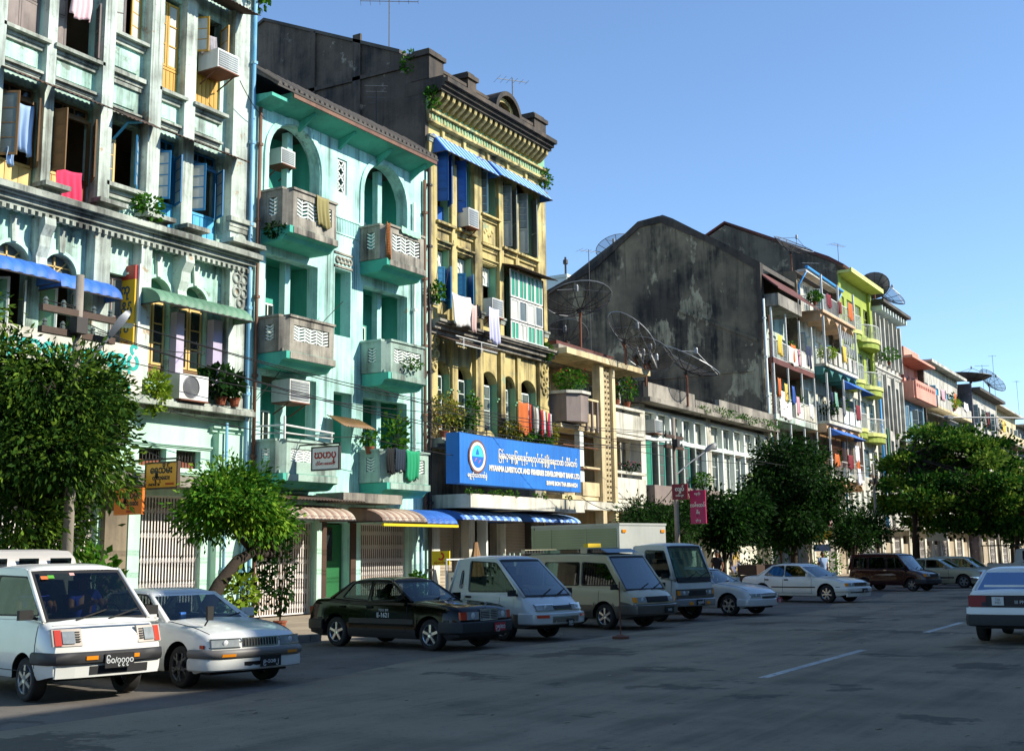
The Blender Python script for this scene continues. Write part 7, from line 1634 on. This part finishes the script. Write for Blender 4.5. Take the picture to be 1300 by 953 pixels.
def street_lamp(label, a, b, px):
    t = thing('street_lamp', label, 'street lamp', a, group='street lamps on the poles')
    a, b = Vector(a), Vector(b); MB().tube([a,a.lerp(b,.5)+Vector((0,0,.04)),b],[.035,.032,.03],8).build('arm', G('grey_metal'), t)
    d = (b-a).normalized(); q = d.to_track_quat('X','Z').to_matrix()
    vs = []
    for (u,w_,h0,h1) in ((-.05,.05,-.03,.04),(.08,.10,-.05,.07),(.32,.14,-.07,.09),(.5,.10,-.05,.06),(.56,.04,-.02,.03)):
        vs += [b+q@Vector((u,s*w_,h)) for s,h in ((-1,h0),(1,h0),(1,h1),(-1,h1))]
    fs = [[4*i+j,4*i+(j+1)%4,4*i+4+(j+1)%4,4*i+4+j] for i in range(4) for j in range(4)]+[[3,2,1,0],[16,17,18,19]]
    o = MB().add(vs,fs).build('lamp_head', G('grey_metal'), t, smooth=True); fix_normals(o); o.data.set_sharp_from_angle(angle=R(50))
    MB().obox(b+q@Vector((.28,0,-.075)),.34,.2,.06,math.atan2(d.y,d.x)).build('lamp_glass', G('dull_pane'), t); return t
street_lamp('street lamp on a long arm reaching out of the dense tree',(-18.4,15.43,5.1),(-18.05,15.92,6.0),0)
street_lamp('grey street lamp above the magenta hanging sign',(-18.4,43.8,4.7),(-17.6,45.0,5.65),0)
fl_ = street_lamp('long horizontal street lamp arm against the far buildings at right',(-7.2,66,8.0),(-10.6,57.0,7.55),0)
MB().tube([(-7.2,66,.1),(-7.2,66,8.05)],[.1,.06],8).build('post', G('grey_metal'), fl_)
def cable(label, pts, sag, r_=.012, group=None):
    P = []
    for a,b in zip(pts[:-1],pts[1:]):
        a,b = Vector(a),Vector(b)
        for i in range(11): f = i/10; P.append(a.lerp(b,f)-Vector((0,0,sag*4*f*(1-f))))
    o = MB().tube(P,r_,4).build('cable', G('cable_black'), o=tuple(pts[0])); return tag(o,label,'cable',group)
gq = 'overhead cables strung along the fronts'
for i in range(4): cable(['topmost overhead cable between the first and second utility poles','second overhead cable between the first two poles','third overhead cable between the first two poles','lowest overhead cable between the first two poles'][i],[(-18.4,14.7+.4*i,6.5-.4*(i//2)),(-18.4,43.1+.4*i,6.3-.4*(i//2))],.55+.1*i,.011,gq)
for i in range(4): cable(['cable at first floor height of the turquoise front','slack cable crossing below the turquoise balconies','cable running past the blue bank sign','cable crossing the cream building balconies'][i],[[(-23.2,21,6.6),(-22.6,36,6.6),(-18.4,43.7,6.0)],[(-23.3,22,5.6),(-22.8,30,5.4),(-22.7,44,5.3)],[(-22.4,30,6.9),(-22.4,46,6.2),(-18.5,60,6.0)],[(-22.6,44,6.7),(-18.4,43.8,5.9),(-18.4,73,6.2)]][i],.25,.012,gq)
cable('drooping black cable by the yellow shuttered window to the turquoise eave',[(-23.5,25.0,15.3),(-23.7,26.3,14.6)],.12,.014); cable('loose cable hanging from the first floor of the turquoise building',[(-23.9,26.4,6.2),(-23.3,29.6,9.6)],-.1,.012); cable('cable rising to the roof at the bank corner',[(-23.7,35.2,9.0),(-23.5,36.2,13.0)],.1,.014)
cable('cable looping below the blue sign toward the pole',[(-22.5,43.9,4.0),(-20,44,3.6),(-18.4,43.8,4.4)],.35,.014); cable('cable hanging down the front of the first pole',[(-18.3,15.5,6.2),(-21.5,21.9,6.8),(-23.9,24,7.6)],.2,.011)
# ================================================================== hanging signs
def hang_sign(name, label, x0, x1, z0, z1, y, face, frame, lines, tilt=0, arm=True, th=.07):
    t = thing(name, label, 'sign', ((x0+x1)/2,y,z0)); MB().box(x0,x1,y,y+th,z0,z1).build('panel', face, t)
    if frame: MB().box(x0-.04,x0,y-.01,y+th+.01,z0-.04,z1+.04).box(x1,x1+.04,y-.01,y+th+.01,z0-.04,z1+.04).box(x0,x1,y-.01,y+th+.01,z1,z1+.04).box(x0,x1,y-.01,y+th+.01,z0-.04,z0).build('frame', frame, t)
    for (s,sz,fx_,fz_,m_) in lines: text('lettering',s,sz,m_,t,(x0+(x1-x0)*fx_,y-.006,z0+(z1-z0)*fz_),ROT_Y,.9,ext=.002,bold=sz*.035)
    if arm: MB().tube([(-24,y+th/2,z1+.12),(x1+.05,y+th/2,z1+.1)],.025,6).tube([(-24,y+th/2,z1+.7),((x0+x1)/2,y+th/2,z1+.12)],.015,5).build('bracket', G('dark_metal'), t)
    return t
f_ = lambda n,c: mat('sign_'+n,c,rough=.5,bump=.02,spots=.12,scol='#4a4030')
NAVY = mat('letter_navy','#1f4a5f',rough=.6,bump=0); RED = mat('letter_red','#a8281c',rough=.6,bump=0)
v_ = hang_sign('vertical_sign','tall narrow yellow sign with red ends hanging beside the green awning',-24.66,-23.98,6.9,9.25,21.85,f_('mustard','#d0a71e'),None,[('ကု',.34,.5,.76,NAVY),('သိမ့်',.34,.5,.52,NAVY),('း ဝ',.3,.5,.32,NAVY),('TEL 251',.13,.5,.16,RED)],arm=False)
MB().box(-24.665,-23.975,21.84,21.93,8.95,9.32).box(-24.665,-23.975,21.84,21.93,6.8,7.12).build('red_end', f_('red','#a83226'), v_); MB().box(-24.45,-24.2,21.835,21.839,9.09,9.15).build('white_dash', wm, v_); MB().box(-24.7,-23.9,21.93,22.0,6.8,9.35).build('backing', W('white_paint'), v_)
hang_sign('hanging_sign','framed amber sign with black writing hanging over the folding gate',-22.95,-21.92,3.52,4.1,21.5,f_('amber','#d99a1e'),G('dark_wood'),[('ေရွှသိမ်း',.24,.5,.72,bm_),('လူထုေဆး',.15,.5,.4,bm_),('PHONE 38',.09,.28,.12,bm_),('YANGON',.07,.78,.13,RED)])
hang_sign('hanging_sign','orange sign with black writing at the edge of the dense tree',-22.35,-21.44,2.82,3.42,20.0,f_('orange','#d8701a'),None,[('ေရွှသိမ်း',.22,.55,.72,bm_),('လူထုေဆး',.15,.55,.42,bm_),('YANGON',.07,.6,.12,RED)])
hang_sign('hanging_sign','white framed sign with maroon writing before the turquoise first floor',-22.46,-21.53,4.24,4.84,27.2,f_('white','#dcdcd8'),G('dark_metal'),[('ဃဟပု',.3,.5,.66,RED),('လိပ်စာ ေဆးခန်း',.11,.5,.25,RED)])
hang_sign('hanging_sign','small maroon sign on the left of the second utility pole',-17.42-.9,-16.8-.9,3.75,4.33,43.2,f_('maroon','#7a1626'),None,[('လျှပ်',.2,.5,.66,wm),('လမ်း ၃၈',.1,.5,.25,wm)],arm=False)
hang_sign('hanging_sign','tall magenta sign with white writing on the right of the second utility pole',-17.9,-17.28,2.85,4.1,43.9,f_('magenta','#b8285a'),None,[('ေရွှတိုး',.1,.5,.9,wm),('လန်းထပ်',.18,.5,.55,wm),('ဖိုုး',.16,.5,.33,wm),('ဖုန်း ၅',.09,.5,.1,wm)],arm=False)
for (n_,lb,x,y,z,w_,h_,cl) in [('hanging_sign','red sign in the layered tree at the right edge',-11.7,80,3.3,.8,.9,'#a8242a'),('shop_banner','large red banner partly cut by the right edge',-12.3,88,1.8,2.2,1.6,'#a82424'),('hanging_sign','yellow board behind the tree by the maroon van',-22.3,74,2.4,1.1,.55,'#c99a1c'),('hanging_sign','pale blue board below the yellow one',-22.3,74,1.75,1.0,.4,'#7a90b8'),('shop_sign','white and blue shop board under the layered tree',-17.8,84,2.3,1.3,.6,'#c4ccd4')]:
    hang_sign(n_,lb,x,x+w_,z,z+h_,y,mat('board'+cl.strip('#'),cl,rough=.6,bump=.02),None,[],arm=False)
cloth('hanging_cloth','red and white flag like cloth hanging at the edge of the dark round tree','flag',WC('cloth_flag','#c43a3a','#d8c8c0'),67.5,68.6,4.2,3.2,-19.6,.1,seed=301)
cloth('shop_poster','poster cloth with yellow and blue hung between the shaded trees','banner',mat('poster','#c9a83a','#3a5fa8',rough=.9,vs=2.5,bump=0),50.6,51.8,2.4,1.0,-18.9,.05,seed=302)
# ================================================================== things on the pavement
t = thing('signboard','yellow signboard with a red swirl on thin legs before the bank','sign',(-22.3,33.7,.14))
MB().box(-22.66,-21.98,33.5,33.55,1.5,1.95).build('panel', mat('board_yellow','#e0c81c',rough=.5,bump=0), t); MB().lathe([(.07,-.004),(.13,-.004),(.13,.004),(.07,.004)],(-22.3,33.49,1.78),16,'y',0,pi*1.3).build('red_swirl', mat('swirl_red','#c22a20',rough=.5,bump=0), t); text('lettering','ဖုန်းဆက်ရန်',.1,RED,t,(-22.32,33.495,1.58),ROT_Y)
MB().tube([(-22.6,33.53,.14),(-22.6,33.53,1.5)],.015,5).tube([(-22.05,33.53,.14),(-22.05,33.53,1.5)],.015,5).build('leg', G('dark_metal'), t)
t = thing('notice_board','plain white board leaning below the yellow signboard','board',(-22.0,34.0,.14)); MB().obox((-22.0,33.95,.72),.75,.04,1.1,rx=R(-8)).build('panel', G('white_paint'), t); MB().obox((-22.0,34.0,.72),.84,.03,1.18,rx=R(-8)).build('frame', G('dark_wood'), t)
def tarp(label, c, w_, h_, m_, seed):
    r_ = random.Random(seed); ph = r_.uniform(0,6)
    def fn(u,v): a = 2*pi*u; q = w_*(.12+.88*v**1.2)*(1+.22*math.sin(a*5+ph)*v+.1*math.sin(a*9)); return (c[0]+q*math.cos(a)*.6,c[1]+q*math.sin(a),c[2]+h_*(1-v)**.9)
    return tag(MB().grid(fn,48,10).build('tarpaulin', m_, o=c, smooth=True), label, 'tarpaulin')
tarp('brown tarpaulin draped in a tall folded peak by the bank shutter',(-22.6,36.1,.14),.75,2.1,mat('tarp_brown','#8f6f4a','#77593a',rough=.9,bump=.2,spots=.3),1); tarp('dark bundle slumped beside the brown tarpaulin',(-22.2,37.1,.14),.45,1.3,mat('tarp_dark','#2a2622',rough=.9),2); tarp('pale grey plastic bundle behind the pickup',(-22.0,37.7,.14),.5,1.45,mat('bag_grey','#b4b4b8','#8c8c90',rough=.4,bump=.2),3)
t = thing('plastic_chair','pale green plastic chair turned upside down on the bundle','chair',(-21.7,37.0,1.2))
MB().box(-21.95,-21.5,36.8,37.25,1.45,1.49).build('seat', mat('chair_green','#b9d4be',rough=.4,bump=0), t); MB().box(-21.95,-21.9,36.8,37.25,1.1,1.45).build('backrest', G('chair_green'), t)
for a in ((-21.93,36.82),(-21.93,37.23),(-21.52,36.82),(-21.52,37.23)): MB().bar((a[0],a[1],1.49),(a[0],a[1],1.85),.04).build('leg', G('chair_green'), t)
t = thing('folding_table','small pale table with white top near the bank door','table',(-22,39.6,.14)); MB().box(-22.3,-21.7,39,40.4,.95,1.0).build('tabletop', G('white_paint'), t)
for a in ((-22.25,39.05),(-22.25,40.35),(-21.75,39.05),(-21.75,40.35)): MB().bar((a[0],a[1],.14),(a[0],a[1],.95),.04).build('leg', G('grey_metal'), t)
t = thing('bollard','thin rusty post on a round base at the road edge beside the minivan','post',(-11.6,24.3,.01)); MB().tube([(-11.6,24.3,.01),(-11.6,24.3,1.2)],.014,6).build('post', G('rusty_metal'), t); MB().lathe([(0,0),(.18,0),(.18,.05),(.05,.09),(0,.09)],(-11.6,24.3,.01),14).build('base', G('rusty_metal'), t)
for i,(x,y,lb) in enumerate([(-16.8,50.2,'dark stall crate stack in tree shade behind the white saloon'),(-17.2,48.4,'second dark crate stack near the silver saloon')]):
    t = thing('crate_stack',lb,'crates',(x,y,.02)); 
    for q in range(3): MB().box(x-.4,x+.4,y-.5,y+.5,.03+q*.42,.40+q*.42).box(x-.36,x+.36,y-.46,y+.46,.40+q*.42,.43+q*.42).build('crate', G('dark_wood'), t)
# litter flecks on the road
lm = MB(); rg = random.Random(9)
for i in range(160):
    x,y = rg.uniform(-17,-2), rg.uniform(8,60); s_ = rg.uniform(.015,.05); lm.obox((x,y,.018),s_,s_*1.4,.008,rg.uniform(0,3))
o = lm.build('litter', mat('litter_pale','#a89f8c','#6a5f4c',rough=.9,bump=0), o=(0,0,0)); o['kind'] = 'stuff'
# ================================================================== people
def person(label, loc, rz, shirt, trousers, pose='stand', hair='#15110e', local_parent=None):
    """one continuous skinned body with shirt, hair, face and five-fingered hands"""
    t = thing('person', label, 'person', loc, rz, local=True) if local_parent is None else local_parent
    SK = mat('skin','#8a5a3c','#7d5034',rough=.55,bump=0)
    if pose == 'stand': J = dict(pel=(0,0,.92),chest=(0,0,1.25),neck=(0,0,1.45),head=(.02,0,1.56),crown=(.01,0,1.68),lh=(0,.09,.88),lk=(.03,.1,.48),la=(0,.1,.07),lt=(.15,.11,.04),rh=(0,-.09,.88),rk=(.03,-.1,.48),ra=(0,-.1,.07),rt=(.15,-.11,.04),ls=(0,.19,1.38),le=(-.03,.24,1.1),lw=(.08,.22,.86),rs=(0,-.19,1.38),re=(-.03,-.24,1.1),rw=(.08,-.22,.86))
    else: J = dict(pel=(0,0,.12),chest=(-.06,0,.42),neck=(-.07,0,.62),head=(-.04,0,.73),crown=(-.05,0,.85),lh=(.05,.1,.1),lk=(.45,.13,.16),la=(.55,.13,-.2),lt=(.68,.13,-.22),rh=(.05,-.1,.1),rk=(.45,-.13,.16),ra=(.55,-.13,-.2),rt=(.68,-.13,-.22),ls=(-.06,.19,.55),le=(.1,.25,.34),lw=(.34,.14,.42),rs=(-.06,-.19,.55),re=(.1,-.25,.34),rw=(.34,-.14,.42))
    rad = dict(pel=.13,chest=.14,neck=.055,head=.085,crown=.06,lh=.085,lk=.06,la=.045,lt=.035,rh=.085,rk=.06,ra=.045,rt=.035,ls=.06,le=.043,lw=.03,rs=.06,re=.043,rw=.03)
    nm = list(J); ed = [('pel','chest'),('chest','neck'),('neck','head'),('head','crown'),('pel','lh'),('lh','lk'),('lk','la'),('la','lt'),('pel','rh'),('rh','rk'),('rk','ra'),('ra','rt'),('chest','ls'),('ls','le'),('le','lw'),('chest','rs'),('rs','re'),('re','rw')]
    def skin(name, vs, es, rs, m_, root):
        me = bpy.data.meshes.new(name); me.from_pydata(vs,es,[]); me.materials.append(m_); o = bpy.data.objects.new(name,me); COL.objects.link(o); o.parent = t
        o.modifiers.new('skin','SKIN'); sv = me.skin_vertices[0].data
        for i,r_ in enumerate(rs): sv[i].radius = (r_,r_)
        sv[root].use_root = True
        sb = o.modifiers.new('sub','SUBSURF'); sb.levels = 1; sb.render_levels = 2; me.polygons.foreach_set('use_smooth',[True]*len(me.polygons)); o.modifiers['skin'].use_smooth_shade = True; return o
    vs = [J[k] for k in nm]; es = [(nm.index(a),nm.index(b)) for a,b in ed]; rs = [rad[k] for k in nm]
    for sd in ('l','r'):
        w_ = Vector(J[sd+'w']); e_ = Vector(J[sd+'e']); d = (w_-e_).normalized(); s_ = 1 if sd == 'l' else -1; side = Vector((0,0,1)) if pose != 'stand' else Vector((1,0,0))
        p = len(vs); vs.append(tuple(w_+d*.06)); rs.append(.032); es.append((nm.index(sd+'w'),p))
        for q,(o_,l_) in enumerate(((-.027,.07),(-.009,.085),(.009,.08),(.027,.062))):
            a = w_+d*.09+side*o_; b = a+d*l_*.55; c = b+d*l_*.4+Vector((0,-s_*.02,-.005)); i0 = len(vs); vs += [tuple(a),tuple(b),tuple(c)]; rs += [.0095,.009,.008]; es += [(p,i0),(i0,i0+1),(i0+1,i0+2)]
        a = w_+d*.04+side*.035; i0 = len(vs); vs += [tuple(a),tuple(a+d*.045+side*.015)]; rs += [.011,.009]; es += [(p,i0),(i0,i0+1)]
    skin('body',vs,es,rs,SK,0)
    cl = ['pel','chest','ls','le','rs','re']; i = {k:n for n,k in enumerate(cl)}
    hem = tuple(Vector(J['pel'])+Vector((0,0,-.04))); cv = [J[k] for k in cl]+[hem, tuple(Vector(J['neck'])*.75+Vector(J['chest'])*.25)]
    cv[3] = tuple(Vector(J['ls'])*.45+Vector(J['le'])*.55); cv[5] = tuple(Vector(J['rs'])*.45+Vector(J['re'])*.55)
    skin('shirt',cv,[(6,0),(0,1),(1,2),(2,3),(1,4),(4,5),(1,7)],[.155,.165,.08,.07,.08,.07,.15,.09],shirt,0)
    tv = ['pel','lh','lk','la','rh','rk','ra']; skin('trousers',[J[k] for k in tv],[(0,1),(1,2),(2,3),(0,4),(4,5),(5,6)],[.145,.1,.078,.062,.1,.078,.062],trousers,0)
    h = Vector(J['head']); c = Vector(J['crown']); HM = mat('hair'+hair.strip('#'),hair,rough=.6,bump=.2)
    ctr = (h+c)/2+Vector((-.015,0,.02)); MB().grid(lambda u,v: (ctr.x-.012+.098*math.sin(v*1.75)*math.cos(2*pi*u)*(1 if math.cos(2*pi*u) < 0 else .9), ctr.y+.09*math.sin(v*1.75)*math.sin(2*pi*u), ctr.z-.01+.115*math.cos(v*1.75)),20,8).build('hair', HM, t, smooth=True, o=(0,0,0))
    f = h+Vector((.082,0,.03))
    MB().lathe([(0,.03),(.012,.02),(.017,0)],(f.x-.005,f.y,f.z-.025),8,'x').build('nose', SK, t, smooth=True, o=(0,0,0))
    e = MB()
    for s_ in (-1,1): e.lathe([(0,.012),(.009,.008),(.013,0)],(f.x-.012,f.y+s_*.032,f.z),8,'x')
    e.build('eye', G('rubber'), t, o=(0,0,0)); MB().obox((f.x-.006,f.y,f.z-.062),.012,.045,.010).build('mouth', mat('lip','#6a3a2e',rough=.5,bump=0), t, o=(0,0,0))
    m_ = MB()
    for s_ in (-1,1): m_.lathe([(0,0),(.02,.006),(.026,0),(.02,-.008)],(h.x,h.y+s_*.088,h.z+.01),8,'y')
    m_.build('ear', SK, t, o=(0,0,0)); return t
SHB = mat('shirt_blue','#2438a8','#1c2c90',rough=.85,bump=.05); TRD = mat('trousers_dark','#22242c',rough=.9,bump=.05)
c,s_ = math.cos(R(-14)),math.sin(R(-14)); lx,ly = .62*VS,.36*VS
person('driver in a blue shirt sitting behind the wheel of the near pickup',(-14.85+lx*c-ly*s_,12.05+lx*s_+ly*c,.78),R(-14),SHB,TRD,'sit')
lx,ly = .55*VS,-.38*VS
person('passenger in a blue jacket seated at the near window of the white pickup',(-14.85+lx*c-ly*s_,12.05+lx*s_+ly*c,.78),R(-14),SHB,TRD,'sit')
person('man in a pale blue shirt standing behind the maroon van',(-17.2,58.4,.02),R(-40),mat('shirt_pale','#8fa8c8',rough=.9,bump=.05),TRD)
person('dark clothed man standing in shade before the bright wall',(-18.4,43.0,.14),R(-70),mat('shirt_black','#17181c',rough=.9,bump=.05),TRD)
person('second dark clothed man further right under the trees',(-18.3,47.5,.14),R(-100),G('shirt_black'),TRD)
# ================================================================== the opposite side of the street (behind and right of the camera): casts the morning shade over the road
mat('opp_wall','#b5a88e','#a39578',streak=.6,scol='#5a5242'); mat('opp_wall_b','#8fa6a0','#7d958f',streak=.6,scol='#45504c')
for i,(a,c_,h,mm,lb) in enumerate([(-30,-8,15,'opp_wall','tan corner block on the near side of the street behind the camera'),(-8,7,15.2,'opp_wall_b','low green grey shop row on the near side of the street'),(7,23.2,15.7,'opp_wall','low tan shop row beside the camera'),(23.2,46,18.6,'opp_wall_b','tall green grey block on the near side'),(46,80,18.8,'opp_wall','long tan block on the near side'),(80,130,18.5,'opp_wall_b','long green grey block further on the near side'),(130,250,18.2,'opp_wall','far tan block on the near side of the street')]):
    t = thing('apartment_building',lb,'building',(10.4,(a+c_)/2,0)); H = []; n = max(3,int((c_-a)/4))
    for k in range(n):
        for q in range(int(h/3.7)): z = .3+q*3.7; H.append((a+(c_-a)*(k+.25)/n,a+(c_-a)*(k+.75)/n,z+(.8 if q else 0),z+2.7))
    m_ = MB().wall(a,c_,0,h,0,.3,H); m_.v = [(10.4-v[0],v[1],v[2]) for v in m_.v]; o = m_.build('front_wall', G(mm), t); fix_normals(o)
    MB().box(10.75,22,a+.05,c_-.05,0,h-.3).build('core', G('dull_pane'), t); MB().box(9.7,10.4,a,c_,h-.35,h-.1).build('cornice', G(mm), t)

# ---------------------------------------------------------------- more washing, awnings and plants on the crowded balconies further down
cw_ = {'white':'#d8d6d0','pale pink':'#cfa0a8','orange':'#c86a34','navy':'#26304a','sky blue':'#7f9fc8','maroon':'#7a2a34','yellow':'#d8b850','grey':'#8a8a8c','green':'#4a8a5f'}
cn = list(cw_); rq = random.Random(21); done = set()
for (nm,xx,a,c_,zs) in (('grimy gable block',-23.42,71.9,79.8,(14.6,11.2,7.7)),('peach vaulted block',-22.68,80.7,88.4,(19.0,15.6,11.8,8.2)),('block beyond pink one',-22.82,117.3,133,(16.4,12.4)),('block behind purplish wall',-21.8,135,149,(15.5,12))):
    for fl,z in zip(('top','second','third','lowest'),zs):
        y = a+rq.uniform(0,.5)
        for side in ('left end','middle','right end'):
            col = cn[rq.randrange(len(cn))]; w_ = rq.uniform(.4,1.3)*(1 if a < 100 else 1.8)
            y_ = a+(c_-a)*{'left end':.08,'middle':.45,'right end':.8}[side]+rq.uniform(-.4,.4)
            if rq.random() < .8: cloth('hanging_cloth',f'{col} washing, {side}, {fl} balcony of {nm}','laundry',WC('wash_'+col.replace(' ','_'),cw_[col]),y_,y_+w_,z+rq.uniform(-.1,.5),z-.9,xx,.06,group='washing on the far balconies',seed=rq.randrange(999),waves=2.5)
            if rq.random() < .45: potted_plant(f'plant, {side}, {fl} balcony of {nm}',xx-.4,y_+1.2,z-1.1,1.3,.5,'leaf_bright' if rq.random() < .5 else 'leaf_dark',140,True,.2,seed=rq.randrange(999),group='plants on the far balconies')
